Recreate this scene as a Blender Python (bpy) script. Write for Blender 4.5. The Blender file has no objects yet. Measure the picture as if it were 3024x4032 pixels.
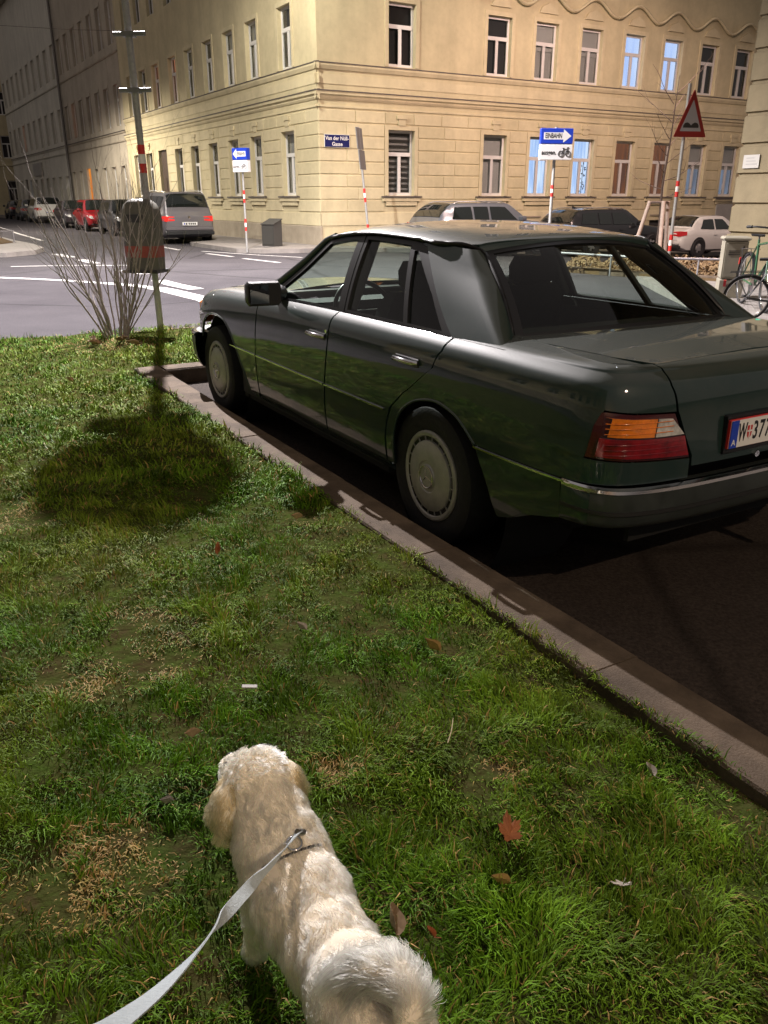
import bpy, bmesh, math, random
import numpy as np
from mathutils import Vector, Matrix
from mathutils.geometry import delaunay_2d_cdt
R = math.radians
rnd = random.Random(7)
nrs = np.random.RandomState(11)
scene = bpy.context.scene
col = scene.collection

# ------------------------------------------------------------------ camera
cam_d = bpy.data.cameras.new('camera')
cam_d.sensor_fit = 'VERTICAL'; cam_d.sensor_height = 36.0; cam_d.sensor_width = 27.0
cam_d.lens = 3200 / 4032 * 36.0
cam_d.clip_start = 0.02; cam_d.clip_end = 600
cam = bpy.data.objects.new('camera', cam_d); col.objects.link(cam)
cam.location = (0, 0, 1.465)
cam.rotation_euler = (R(90) - 0.3672, 0, 0)
scene.camera = cam

# ------------------------------------------------------------------ night sky and moon
world = bpy.data.worlds.new('World'); scene.world = world; world.use_nodes = True
wn = world.node_tree.nodes; wl = world.node_tree.links
for n in list(wn): wn.remove(n)
w_out = wn.new('ShaderNodeOutputWorld'); w_add = wn.new('ShaderNodeAddShader')
w_sky = wn.new('ShaderNodeTexSky'); w_sky.sky_type = 'NISHITA'; w_sky.sun_disc = False
w_sky.sun_elevation = R(4); w_sky.sun_rotation = R(200)
w_b1 = wn.new('ShaderNodeBackground'); w_b1.inputs['Strength'].default_value = 0.003
w_b2 = wn.new('ShaderNodeBackground')            # even city glow on low cloud
w_b2.inputs['Color'].default_value = (1.0, 0.88, 0.84, 1); w_b2.inputs['Strength'].default_value = 0.13
wl.new(w_sky.outputs['Color'], w_b1.inputs['Color'])
wl.new(w_b1.outputs[0], w_add.inputs[0]); wl.new(w_b2.outputs[0], w_add.inputs[1])
wl.new(w_add.outputs[0], w_out.inputs['Surface'])
sun_d = bpy.data.lights.new('moon', 'SUN'); sun_d.energy = 0.01; sun_d.angle = R(0.5)
sun_d.color = (0.85, 0.9, 1.0)
sun = bpy.data.objects.new('moon', sun_d); col.objects.link(sun)
sun.rotation_euler = (R(50), 0, R(160))

scene.view_settings.view_transform = 'Standard'; scene.view_settings.look = 'None'
scene.view_settings.exposure = 0.70; scene.view_settings.gamma = 1.0
scene.view_settings.use_curve_mapping = False
scene.render.engine = 'CYCLES'
scene.cycles.use_denoising = True
try:
    scene.cycles.denoiser = 'OPENIMAGEDENOISE'; scene.cycles.denoising_input_passes = 'RGB_ALBEDO_NORMAL'
except Exception: pass
scene.cycles.max_bounces = 6; scene.cycles.diffuse_bounces = 3; scene.cycles.glossy_bounces = 4
scene.cycles.transmission_bounces = 6; scene.cycles.transparent_max_bounces = 12
scene.cycles.sample_clamp_indirect = 4.0
scene.cycles.caustics_reflective = False; scene.cycles.caustics_refractive = False

# ------------------------------------------------------------------ helpers
def tag(o, label=None, cat=None, group=None, kind=None):
    if label: o['label'] = label
    if cat: o['category'] = cat
    if group: o['group'] = group
    if kind: o['kind'] = kind
    return o

def empty(name, loc=(0, 0, 0), rz=0.0):
    o = bpy.data.objects.new(name, None); col.objects.link(o)
    o.location = loc; o.rotation_euler = (0, 0, rz); o.empty_display_size = 0.1
    return o

MATS = {}
def pmat(name, color, rough=0.6, metal=0.0, spec=0.5, noise=0.0, nscale=8.0, bump=0.0, bscale=40.0,
         coat=0.0, emit=None, estr=0.0, alpha=None, c2=None, rvar=0.0, sub=0.0, detail=5.0, coord='Object', stretch=None, trans=0.0):
    """Principled material with noise colour variation and fine bump."""
    if name in MATS: return MATS[name]
    m = bpy.data.materials.new(name); m.use_nodes = True; MATS[name] = m
    nt = m.node_tree; b = nt.nodes['Principled BSDF']; L = nt.links
    b.inputs['Base Color'].default_value = (*color, 1); b.inputs['Roughness'].default_value = rough
    b.inputs['Metallic'].default_value = metal; b.inputs['Specular IOR Level'].default_value = spec
    if coat: b.inputs['Coat Weight'].default_value = coat; b.inputs['Coat Roughness'].default_value = 0.03
    if emit: b.inputs['Emission Color'].default_value = (*emit, 1); b.inputs['Emission Strength'].default_value = estr
    if sub: b.inputs['Subsurface Weight'].default_value = sub; b.inputs['Subsurface Radius'].default_value = (.02, .01, .005)
    if trans: b.inputs['Transmission Weight'].default_value = trans
    if noise or bump or rvar or c2:
        tc = nt.nodes.new('ShaderNodeTexCoord'); src = tc.outputs[coord]
        if stretch:
            mp = nt.nodes.new('ShaderNodeMapping'); mp.inputs['Scale'].default_value = stretch
            L.new(src, mp.inputs['Vector']); src = mp.outputs['Vector']
        n = nt.nodes.new('ShaderNodeTexNoise'); n.inputs['Scale'].default_value = nscale; n.inputs['Detail'].default_value = detail
        n.inputs['Roughness'].default_value = 0.65
        L.new(src, n.inputs['Vector'])
        if noise or c2:
            rp = nt.nodes.new('ShaderNodeValToRGB'); rp.color_ramp.elements[0].position = 0.3; rp.color_ramp.elements[1].position = 0.7
            a = [max(0, c * (1 - noise)) for c in color]; d = c2 if c2 else [min(1, c * (1 + noise)) for c in color]
            rp.color_ramp.elements[0].color = (*a, 1); rp.color_ramp.elements[1].color = (*d, 1)
            L.new(n.outputs['Fac'], rp.inputs['Fac']); L.new(rp.outputs['Color'], b.inputs['Base Color'])
        if rvar:
            mr = nt.nodes.new('ShaderNodeMapRange'); mr.inputs['To Min'].default_value = max(0, rough - rvar); mr.inputs['To Max'].default_value = min(1, rough + rvar)
            mr.inputs['From Min'].default_value = .3; mr.inputs['From Max'].default_value = .7
            L.new(n.outputs['Fac'], mr.inputs['Value']); L.new(mr.outputs['Result'], b.inputs['Roughness'])
        if bump:
            n2 = nt.nodes.new('ShaderNodeTexNoise'); n2.inputs['Scale'].default_value = bscale; n2.inputs['Detail'].default_value = 4
            L.new(src, n2.inputs['Vector'])
            bp = nt.nodes.new('ShaderNodeBump'); bp.inputs['Strength'].default_value = bump; bp.inputs['Distance'].default_value = 0.02
            L.new(n2.outputs['Fac'], bp.inputs['Height']); L.new(bp.outputs['Normal'], b.inputs['Normal'])
    return m

def glass_mat(name, tint, refl_rough=0.02, ior=1.5, boost=1.0):
    """thin window glass: tinted see-through plus Fresnel mirror reflection"""
    if name in MATS: return MATS[name]
    m = bpy.data.materials.new(name); m.use_nodes = True; MATS[name] = m
    nt = m.node_tree; nt.nodes.clear(); L = nt.links
    out = nt.nodes.new('ShaderNodeOutputMaterial'); mix = nt.nodes.new('ShaderNodeMixShader')
    tr = nt.nodes.new('ShaderNodeBsdfTransparent'); tr.inputs['Color'].default_value = (*tint, 1)
    gl = nt.nodes.new('ShaderNodeBsdfGlossy'); gl.inputs['Roughness'].default_value = refl_rough
    fr = nt.nodes.new('ShaderNodeFresnel'); fr.inputs['IOR'].default_value = ior
    mu = nt.nodes.new('ShaderNodeMath'); mu.operation = 'MULTIPLY'; mu.inputs[1].default_value = boost; mu.use_clamp = True
    ge = nt.nodes.new('ShaderNodeNewGeometry'); mi = nt.nodes.new('ShaderNodeMapRange')      # the same reflectance seen from either side
    mi.inputs['To Min'].default_value = ior; mi.inputs['To Max'].default_value = 1.0 / ior
    L.new(ge.outputs['Backfacing'], mi.inputs['Value']); L.new(mi.outputs['Result'], fr.inputs['IOR'])
    L.new(fr.outputs[0], mu.inputs[0]); L.new(mu.outputs[0], mix.inputs['Fac'])
    L.new(tr.outputs[0], mix.inputs[1]); L.new(gl.outputs[0], mix.inputs[2]); L.new(mix.outputs[0], out.inputs['Surface'])
    return m

def emat(name, color, strength):
    if name in MATS: return MATS[name]
    m = bpy.data.materials.new(name); m.use_nodes = True; MATS[name] = m
    nt = m.node_tree; nt.nodes.clear()
    out = nt.nodes.new('ShaderNodeOutputMaterial'); e = nt.nodes.new('ShaderNodeEmission')
    e.inputs['Color'].default_value = (*color, 1); e.inputs['Strength'].default_value = strength
    nt.links.new(e.outputs[0], out.inputs['Surface'])
    return m

def link_mesh(name, me, mat=None, parent=None):
    o = bpy.data.objects.new(name, me); col.objects.link(o)
    if mat is not None and len(me.materials) == 0: me.materials.append(mat)
    if parent is not None: o.parent = parent
    return o

class MB:
    """collects simple solids into ONE mesh"""
    def __init__(s): s.v = []; s.f = []
    def add(s, vs, fs):
        k = len(s.v); s.v += [tuple(p) for p in vs]; s.f += [tuple(i + k for i in f) for f in fs]; return s
    def box(s, x0, x1, y0, y1, z0, z1, bev=0.0):
        if bev <= 0:
            vs = [(x, y, z) for z in (z0, z1) for y in (y0, y1) for x in (x0, x1)]
            fs = [(0, 2, 3, 1), (4, 5, 7, 6), (0, 1, 5, 4), (2, 6, 7, 3), (0, 4, 6, 2), (1, 3, 7, 5)]
            return s.add(vs, fs)
        b = bev; V = []; 
        for z, e in ((z0, b), (z0 + b, 0), (z1 - b, 0), (z1, b)):
            V += [(x0 + e, y0 + e, z), (x1 - e, y0 + e, z), (x1 - e, y1 - e, z), (x0 + e, y1 - e, z)]
        F = [(3, 2, 1, 0), (12, 13, 14, 15)]
        for k in range(3):
            for i in range(4):
                j = (i + 1) % 4; F.append((k*4+i, k*4+j, k*4+4+j, k*4+4+i))
        return s.add(V, F)
    def obox(s, c, ax, ay, az):
        """box from centre and three half-axis vectors"""
        c, ax, ay, az = map(Vector, (c, ax, ay, az)); vs = []
        for k in (-1, 1):
            for j in (-1, 1):
                for i in (-1, 1): vs.append(c + ax*i + ay*j + az*k)
        return s.add(vs, [(0, 2, 3, 1), (4, 5, 7, 6), (0, 1, 5, 4), (2, 6, 7, 3), (0, 4, 6, 2), (1, 3, 7, 5)])
    def tube(s, pts, rad, n=8, cap=True):
        pts = [Vector(p) for p in pts]; m = len(pts)
        rads = rad if isinstance(rad, (list, tuple)) else [rad] * m
        k = len(s.v); up = None
        for i, p in enumerate(pts):
            d = (pts[min(i+1, m-1)] - pts[max(i-1, 0)])
            if d.length < 1e-9: d = Vector((0, 0, 1))
            d.normalize()
            if up is None: up = Vector((0, 0, 1)) if abs(d.z) < .9 else Vector((1, 0, 0))
            a = d.cross(up); 
            if a.length < 1e-6: a = d.orthogonal()
            a.normalize(); b = d.cross(a); up = -b if False else up
            for q in range(n):
                t = 2 * math.pi * q / n
                s.v.append(tuple(p + (a * math.cos(t) + b * math.sin(t)) * rads[i]))
        for i in range(m - 1):
            for q in range(n):
                r_ = (q + 1) % n
                s.f.append((k + i*n + q, k + i*n + r_, k + (i+1)*n + r_, k + (i+1)*n + q))
        if cap:
            s.f.append(tuple(k + q for q in range(n - 1, -1, -1))); s.f.append(tuple(k + (m-1)*n + q for q in range(n)))
        return s
    def cyl(s, c0, c1, r0, r1=None, n=12): return s.tube([c0, c1], [r0, r0 if r1 is None else r1], n)
    def lathe(s, prof, n=32, axis='Y', c=(0, 0, 0)):
        """profile of (radius, along) turned about an axis"""
        k = len(s.v); m = len(prof)
        for (r_, a) in prof:
            for q in range(n):
                t = 2 * math.pi * q / n; x, y = r_ * math.cos(t), r_ * math.sin(t)
                p = (x, a, y) if axis == 'Y' else ((x, y, a) if axis == 'Z' else (a, x, y))
                s.v.append((p[0] + c[0], p[1] + c[1], p[2] + c[2]))
        for i in range(m - 1):
            for q in range(n):
                r2 = (q + 1) % n
                s.f.append((k + i*n + q, k + i*n + r2, k + (i+1)*n + r2, k + (i+1)*n + q))
        return s
    def prism(s, poly, z0, z1, M=None):
        """polygon (x,y) extruded z0..z1, optional matrix"""
        n = len(poly); vs = [Vector((x, y, z0)) for x, y in poly] + [Vector((x, y, z1)) for x, y in poly]
        if M is not None: vs = [M @ v for v in vs]
        fs = [tuple(range(n - 1, -1, -1)), tuple(range(n, 2*n))] + [(i, (i+1) % n, n + (i+1) % n, n + i) for i in range(n)]
        return s.add(vs, fs)
    def mesh(s, name, smooth=None):
        me = bpy.data.meshes.new(name); me.from_pydata(s.v, [], s.f)
        bm = bmesh.new(); bm.from_mesh(me); bmesh.ops.recalc_face_normals(bm, faces=bm.faces); bm.to_mesh(me); bm.free()
        if smooth is not None:
            me.polygons.foreach_set('use_smooth', [True] * len(me.polygons))
            if smooth < 179: 
                me.set_sharp_from_angle(angle=R(smooth))
        return me
    def build(s, name, mat, parent=None, smooth=None, loc=None, rz=0.0):
        o = link_mesh(name, s.mesh(name, smooth), mat, parent)
        if loc is not None: o.location = loc
        o.rotation_euler = (0, 0, rz)
        return o

def copy_tree(o, parent=None):
    c = o.copy(); col.objects.link(c)
    if parent is not None: c.parent = parent; c.matrix_parent_inverse = o.matrix_parent_inverse
    for ch in list(o.children): copy_tree(ch, c)
    return c

def text_mesh(body, size, extrude=0.001, align='CENTER', sx=1.0, bold=.018):
    cu = bpy.data.curves.new('lettering', 'FONT'); cu.body = body; cu.size = size; cu.extrude = extrude
    cu.align_x = align; cu.align_y = 'CENTER'; cu.resolution_u = 3; cu.offset = bold*size
    ob = bpy.data.objects.new('lettering', cu); col.objects.link(ob)
    dg = bpy.context.evaluated_depsgraph_get(); me = bpy.data.meshes.new_from_object(ob.evaluated_get(dg))
    bpy.data.objects.remove(ob); bpy.data.curves.remove(cu)
    if sx != 1.0:
        for v in me.vertices: v.co.x *= sx
    me.materials.clear()
    return me

def frame_xyz(origin, xdir, zdir=(0, 0, 1)):
    """matrix with local X = xdir, local Z = zdir, Y = Z x X"""
    x = Vector(xdir).normalized(); z = Vector(zdir).normalized(); y = z.cross(x).normalized(); z = x.cross(y)
    M = Matrix((x, y, z)).transposed().to_4x4(); M.translation = Vector(origin); return M

def pch(xs, ys):
    """monotone cubic interpolation"""
    xs = np.asarray(xs, float); ys = np.asarray(ys, float); h = np.diff(xs); d = np.diff(ys) / h; n = len(xs)
    m = np.zeros(n); m[0] = d[0]; m[-1] = d[-1]
    for i in range(1, n - 1):
        if d[i-1] * d[i] > 0:
            w1 = 2*h[i] + h[i-1]; w2 = h[i] + 2*h[i-1]; m[i] = (w1 + w2) / (w1 / d[i-1] + w2 / d[i])
    def f(x):
        x = np.clip(np.asarray(x, float), xs[0], xs[-1]); i = np.clip(np.searchsorted(xs, x) - 1, 0, n - 2)
        t = (x - xs[i]) / h[i]
        return ((1+2*t)*(1-t)**2)*ys[i] + t*(1-t)**2*h[i]*m[i] + t*t*(3-2*t)*ys[i+1] + t*t*(t-1)*h[i]*m[i+1]
    return f
# ================================================================== materials shared by several things
def car_paint(name, color, flake=0.25, rough=0.28, dust=0.10):
    m = bpy.data.materials.new(name); m.use_nodes = True; MATS[name] = m
    nt = m.node_tree; b = nt.nodes['Principled BSDF']; L = nt.links
    tc = nt.nodes.new('ShaderNodeTexCoord')
    n = nt.nodes.new('ShaderNodeTexNoise'); n.inputs['Scale'].default_value = 3.0; n.inputs['Detail'].default_value = 8; n.inputs['Roughness'].default_value = .7
    L.new(tc.outputs['Object'], n.inputs['Vector'])
    mr = nt.nodes.new('ShaderNodeMapRange'); mr.inputs['From Min'].default_value = .4; mr.inputs['From Max'].default_value = .75; mr.inputs['To Max'].default_value = dust
    L.new(n.outputs['Fac'], mr.inputs['Value'])
    mx = nt.nodes.new('ShaderNodeMix'); mx.data_type = 'RGBA'
    mx.inputs[6].default_value = (*color, 1); mx.inputs[7].default_value = (.16, .145, .12, 1)
    L.new(mr.outputs['Result'], mx.inputs[0]); L.new(mx.outputs[2], b.inputs['Base Color'])
    # settled dust: more on faces that look up
    ge = nt.nodes.new('ShaderNodeNewGeometry'); sx = nt.nodes.new('ShaderNodeSeparateXYZ'); L.new(ge.outputs['Normal'], sx.inputs[0])
    ur = nt.nodes.new('ShaderNodeMapRange'); ur.inputs['From Min'].default_value = .55; ur.inputs['From Max'].default_value = 1.0; ur.inputs['To Max'].default_value = dust*2.6; L.new(sx.outputs['Z'], ur.inputs['Value'])
    ad = nt.nodes.new('ShaderNodeMath'); ad.operation = 'ADD'; ad.use_clamp = True; L.new(mr.outputs['Result'], ad.inputs[0]); L.new(ur.outputs['Result'], ad.inputs[1]); L.new(ad.outputs[0], mx.inputs[0])
    b.inputs['Metallic'].default_value = flake; b.inputs['Roughness'].default_value = rough
    b.inputs['Coat Weight'].default_value = 1.0; b.inputs['Coat IOR'].default_value = 1.52; b.inputs['Specular IOR Level'].default_value = .2
    cr = nt.nodes.new('ShaderNodeMapRange'); cr.inputs['From Min'].default_value = .35; cr.inputs['From Max'].default_value = .8; cr.inputs['To Min'].default_value = .015; cr.inputs['To Max'].default_value = .07
    L.new(n.outputs['Fac'], cr.inputs['Value']); L.new(cr.outputs['Result'], b.inputs['Coat Roughness'])
    return m

car_paint('car_paint', (.008, .026, .023), flake=0.0, rough=.5, dust=.10)
pmat('chrome', (.75, .75, .76), rough=.12, metal=1.0)
pmat('hub_silver', (.40, .395, .37), rough=.45, metal=.35, noise=.15, nscale=20)
pmat('black_trim', (.008, .008, .009), rough=.38)
pmat('black_rubber', (.012, .012, .012), rough=.6)
pmat('bumper_plastic', (.030, .036, .034), rough=.38, noise=.2, nscale=10, rvar=.1)
pmat('tyre', (.012, .012, .013), rough=.8, noise=.3, nscale=30, bump=.15, bscale=90)
pmat('underbody', (.004, .004, .004), rough=.95)
pmat('interior', (.010, .011, .012), rough=.85, noise=.3, nscale=20)
pmat('mirror', (.28, .29, .30), rough=.03, metal=1.0)
glass_mat('car_glass', (.80, .90, .84), ior=1.5)
glass_mat('car_glass_dark', (.76, .84, .79), ior=1.55)
pmat('lamp_red', (.20, .004, .010), rough=.15, coat=1.0, noise=.5, nscale=25)
pmat('lamp_red_dark', (.050, .003, .005), rough=.2, coat=1.0)
pmat('lamp_amber', (.75, .20, .010), rough=.15, coat=1.0, noise=.3, nscale=30)
pmat('lamp_clear', (.50, .49, .47), rough=.2, coat=1.0, noise=.4, nscale=40)
pmat('plate_white', (.80, .79, .76), rough=.4)
pmat('plate_red', (.55, .03, .03), rough=.4)
pmat('plate_blue', (.01, .05, .45), rough=.4)
pmat('ink', (.010, .010, .012), rough=.5)
# ================================================================== the setting: ground, road, kerbs, pavements
CORNER = np.array([-1.953, 26.789]); AV = np.array([math.cos(R(31)), math.sin(R(31))]); BV = np.array([math.cos(R(121)), math.sin(R(121))])
def AB(a, b): p = CORNER + a*AV + b*BV; return float(p[0]), float(p[1])
CU = np.array([math.cos(2.0946), math.sin(2.0946)]); CV = np.array([-CU[1], CU[0]]); CO = np.array([.927, 3.858])
def UV(u, v): p = CO + u*CU + v*CV; return float(p[0]), float(p[1])
def sst(t): t = np.clip(t, 0, 1); return t*t*(3-2*t)
def terrain(x, y):
    """street falls gently towards the right-hand side street"""
    x = np.asarray(x, float); y = np.asarray(y, float); dx = x - CORNER[0]; dy = y - CORNER[1]
    s = dx*AV[0] + dy*AV[1]; t = -(dx*BV[0] + dy*BV[1])
    return -.040*np.clip(s, 0, 16)*sst((15-t)/6.5)
def tz(x, y): return float(terrain(x, y))

def asphalt_mat(name, c0, c1):
    m = pmat(name, c0, rough=.9, c2=c1, nscale=.55, bump=.5, bscale=160, detail=9, spec=.15)
    nt = m.node_tree; b = nt.nodes['Principled BSDF']; L = nt.links; lk = b.inputs['Base Color'].links[0]; src = lk.from_socket
    tc = nt.nodes.new('ShaderNodeTexCoord'); n = nt.nodes.new('ShaderNodeTexNoise'); n.inputs['Scale'].default_value = 70; n.inputs['Detail'].default_value = 2
    v = nt.nodes.new('ShaderNodeTexVoronoi'); v.feature = 'DISTANCE_TO_EDGE'; v.inputs['Scale'].default_value = .23
    L.new(tc.outputs['Object'], n.inputs['Vector']); wp = nt.nodes.new('ShaderNodeMix'); wp.data_type = 'VECTOR'; wp.inputs[0].default_value = .12
    n3_ = nt.nodes.new('ShaderNodeTexNoise'); n3_.inputs['Scale'].default_value = 1.2; n3_.inputs['Detail'].default_value = 6; L.new(tc.outputs['Object'], n3_.inputs['Vector'])
    L.new(tc.outputs['Object'], wp.inputs[4]); L.new(n3_.outputs['Color'], wp.inputs[5]); L.new(wp.outputs[1], v.inputs['Vector'])
    cr = nt.nodes.new('ShaderNodeMapRange'); cr.inputs['From Max'].default_value = .012; cr.inputs['To Min'].default_value = .55; L.new(v.outputs['Distance'], cr.inputs['Value'])
    sp = nt.nodes.new('ShaderNodeMapRange'); sp.inputs['From Min'].default_value = .3; sp.inputs['From Max'].default_value = .7; sp.inputs['To Min'].default_value = .65; sp.inputs['To Max'].default_value = 1.35; L.new(n.outputs['Fac'], sp.inputs['Value'])
    mu = nt.nodes.new('ShaderNodeMath'); mu.operation = 'MULTIPLY'; L.new(cr.outputs['Result'], mu.inputs[0]); L.new(sp.outputs['Result'], mu.inputs[1])
    mx = nt.nodes.new('ShaderNodeVectorMath'); mx.operation = 'SCALE'; L.new(src, mx.inputs[0]); L.new(mu.outputs[0], mx.inputs['Scale']); L.new(mx.outputs[0], b.inputs['Base Color'])
    return m
asphalt_mat('asphalt', (.050, .046, .052), (.080, .074, .081))
asphalt_mat('bay_asphalt', (.034, .026, .022), (.055, .043, .036))
pmat('concrete_kerb', (.100, .075, .054), rough=.9, spec=.2, noise=.45, nscale=5, bump=.3, bscale=150)
pmat('paving', (.22, .20, .185), rough=.85, noise=.2, nscale=4, bump=.3, bscale=60)
pmat('soil', (.050, .036, .018), rough=1.0, spec=0.0, c2=(.045, .075, .014), nscale=12, bump=.8, bscale=30)
pmat('road_paint', (.62, .60, .60), rough=.6, c2=(.40, .39, .39), nscale=14)
pmat('dry_soil', (.10, .065, .035), rough=1.0, spec=.05, c2=(.16, .11, .06), nscale=10, bump=.8, bscale=25)

def grid_mesh(xs, ys, zf, mat, name):
    xs = np.asarray(xs, float); ys = np.asarray(ys, float); XX, YY = np.meshgrid(xs, ys); Z = zf(XX, YY); n = len(xs)
    V = np.stack([XX, YY, Z], -1).reshape(-1, 3); F = [(j*n+i, j*n+i+1, (j+1)*n+i+1, (j+1)*n+i) for j in range(len(ys)-1) for i in range(n-1)]
    me = bpy.data.meshes.new(name); me.from_pydata(V.tolist(), [], F); me.polygons.foreach_set('use_smooth', [True]*len(F)); return link_mesh(name, me, mat)
xs = np.concatenate([[-400, -150, -80], np.arange(-50, 41, 1.0), [60, 150, 400]]); ys = np.concatenate([[-300, -100, -40], np.arange(-20, 71, 1.0), [90, 150, 400]])
tag(grid_mesh(xs, ys, terrain, MATS['asphalt'], 'road'), kind='structure')

def sheet(name, poly, z, mat, kind='structure', dens=1.0, follow=True, skirt=.2):
    """flat sheet following the terrain, with a vertical skirt (a kerb-high step)"""
    P = []
    for i, a in enumerate(poly):
        b = poly[(i+1) % len(poly)]; n = max(1, int(math.hypot(a[0]-b[0], a[1]-b[1])/dens)); P += [(a[0]+(b[0]-a[0])*k/n, a[1]+(b[1]-a[1])*k/n) for k in range(n)]
    x0, x1 = min(p[0] for p in P), max(p[0] for p in P); y0, y1 = min(p[1] for p in P), max(p[1] for p in P)
    pts = [Vector(p) for p in P]; ed = [(i, (i+1) % len(P)) for i in range(len(P))]
    for x in np.arange(x0, x1, dens):
        for y in np.arange(y0, y1, dens): pts.append(Vector((x, y)))
    vs, es, fs, *_ = delaunay_2d_cdt(pts, ed, [], 1, 1e-5)
    V = [(v.x, v.y, z + (tz(v.x, v.y) if follow else 0)) for v in vs]; F = [tuple(f) for f in fs]
    cnt = {}
    for f in F:
        for i in range(len(f)): a, b = f[i], f[(i+1) % len(f)]; cnt.setdefault((min(a, b), max(a, b)), []).append((a, b))
    if skirt:
        for k, l in cnt.items():
            if len(l) == 1:
                a, b = l[0]; i = len(V); V += [(V[a][0], V[a][1], V[a][2]), (V[b][0], V[b][1], V[b][2]), (V[b][0], V[b][1], V[b][2]-skirt), (V[a][0], V[a][1], V[a][2]-skirt)]; F.append((i+1, i, i+3, i+2))
    me = bpy.data.meshes.new(name); me.from_pydata(V, [], F)
    o = link_mesh(name, me, mat); tag(o, kind=kind); return o

# parking bay surface (darker, browner asphalt)
sheet('parking_bay', [UV(3.95, .92), UV(3.95, -1.25), UV(-9, -1.25), UV(-9, .92)], .004, MATS['bay_asphalt'], skirt=0, dens=2.0)
# lawn bed (soil under the grass) : left of the kerb and in front of the bay
def lawn_z(x, y): return .103 + .018*np.sin(x*2.1+.4)*np.cos(y*1.7) + .010*np.sin(x*5.3+y*4.1) + .007*np.sin(x*17+y*6)*np.sin(y*15-x*5)
def lawn_sheet(name, poly):
    P = []
    for i, a in enumerate(poly):
        b = poly[(i+1) % len(poly)]; n = max(1, int(math.hypot(a[0]-b[0], a[1]-b[1])/.15)); P += [(a[0]+(b[0]-a[0])*k/n, a[1]+(b[1]-a[1])*k/n) for k in range(n)]
    pts = [Vector(p) for p in P]; ed = [(i, (i+1) % len(P)) for i in range(len(P))]
    x0, x1 = min(p[0] for p in P), max(p[0] for p in P); y0, y1 = min(p[1] for p in P), max(p[1] for p in P)
    for x in np.arange(x0, x1, .14):
        for y in np.arange(max(y0, -3), y1, .14): pts.append(Vector((x, y)))
    vs, es, fs, *_ = delaunay_2d_cdt(pts, ed, [], 1, 1e-5)
    V = [(v.x, v.y, float(lawn_z(v.x, v.y))) for v in vs]; me = bpy.data.meshes.new(name); me.from_pydata(V, [], [tuple(f) for f in fs]); me.polygons.foreach_set('use_smooth', [True]*len(fs))
    return tag(link_mesh(name, me, MATS['soil']), kind='structure')
LAWN_A = [UV(6.45, 1.135), UV(6.45, 7.5), UV(-5, 7.5), UV(-5, 1.135)]
LAWN_B = [UV(6.45, -1.6), UV(6.45, 1.135), UV(4.16, 1.135), UV(4.16, -1.6)]
lawn_sheet('lawn_ground', LAWN_A); lawn_sheet('lawn_ground', LAWN_B)

# kerb stones: each stone its own piece under the kerb
kerb = tag(empty('kerb'), kind='structure')
def kerb_run(p0, p1, w, z1, seg, mat='concrete_kerb', z0=-.12, parent=kerb, gap=.006, phase=0.0):
    """row of stones from p0 to p1; the stone body lies to the left of the line"""
    p0 = np.array(p0); p1 = np.array(p1); L = np.linalg.norm(p1-p0); d = (p1-p0)/L; n = np.array([-d[1], d[0]]); t = -phase
    while t < L:
        a, b = max(t, 0)+gap/2, min(t+seg, L)-gap/2
        if b-a > .05:
            zt = z1 + rnd.uniform(-.004, .004); q = p0 + d*a; zb = tz(*q); m = MB(); ln = b-a; bev = .014; sh = rnd.uniform(-.006, .006)
            sec = [(sh, z0), (sh, zt-bev), (sh+bev, zt), (w-.005, zt), (w, zt-.01), (w, z0)]
            vs = [(x, y, z) for x in (0, ln) for (y, z) in sec]; k = len(sec)
            m.add(vs, [tuple(range(k)), tuple(range(2*k-1, k-1, -1))] + [(i, (i+1) % k, k+(i+1) % k, k+i) for i in range(k)])
            o = m.build('kerb_stone', MATS[mat], parent); o.location = (q[0], q[1], zb); o.rotation_euler = (0, 0, math.atan2(d[1], d[0]))
        t += seg
kerb_run(UV(4.15, .925), UV(-6, .925), .21, .128, 1.0, phase=.42) if False else None
# body must lie on the lawn side (+v): travel direction -u has left = -v, so travel +u
kerb_run(UV(-6, .925), UV(4.13, .925), .21, .128, 1.0, phase=.35)
kerb_run(UV(3.93, -1.6), UV(3.93, .918), .20, .128, 1.0, phase=.3) if False else None
kerb_run(UV(3.93, .918), UV(3.93, -1.7), .20, .128, 1.0, phase=.5)
kerb_run(UV(6.44, -1.6), UV(6.44, 7.4), .08, .10, 1.0, phase=.1)

# pavements
SW = [AB(-1.5, 70), AB(-1.5, 5.2), AB(-2.85, 4.2), AB(-2.95, -.3), AB(-2.5, -.95), AB(-1.4, -1.35), AB(26, -1.35), AB(26, .3), AB(.2, .3), AB(.2, 70)]
sheet('pavement', SW, .12, MATS['paving'], dens=1.2)
PL = [(3.9, 5.0), (4.15, 9.5), (4.6, 14.2), (4.85, 16.2), (6.2, 14.7), (9.5, 18), (40, 25), (40, -5), (5.0, -5)]
sheet('pavement', PL, .10, MATS['paving'], dens=1.5)
# planting strip with its stone edge on the far side
ST = [(3.3, 19.4), (6.35, 15.55), (9.6, 18.4), (8.2, 24.6)]
sheet('planting_bed', ST, .09, MATS['dry_soil'], dens=.8)
for i in range(4): kerb_run(ST[i], ST[(i+1) % 4], .12, .13, 1.0)
# traffic island on the left
IS = [(-10.2, 23.0), (-9.9, 24.2), (-10.2, 25.6), (-11.4, 27.8), (-13.0, 30.2), (-30, 58), (-33, 57), (-14.5, 22.0)]
sheet('traffic_island', IS, .12, MATS['paving'], dens=1.5)
sheet('island_bed', [(-12.2, 25.8), (-12.4, 28.6), (-16, 35), (-17.5, 34), (-15.5, 27)], .14, MATS['dry_soil'], dens=1.0, skirt=.05)

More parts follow.
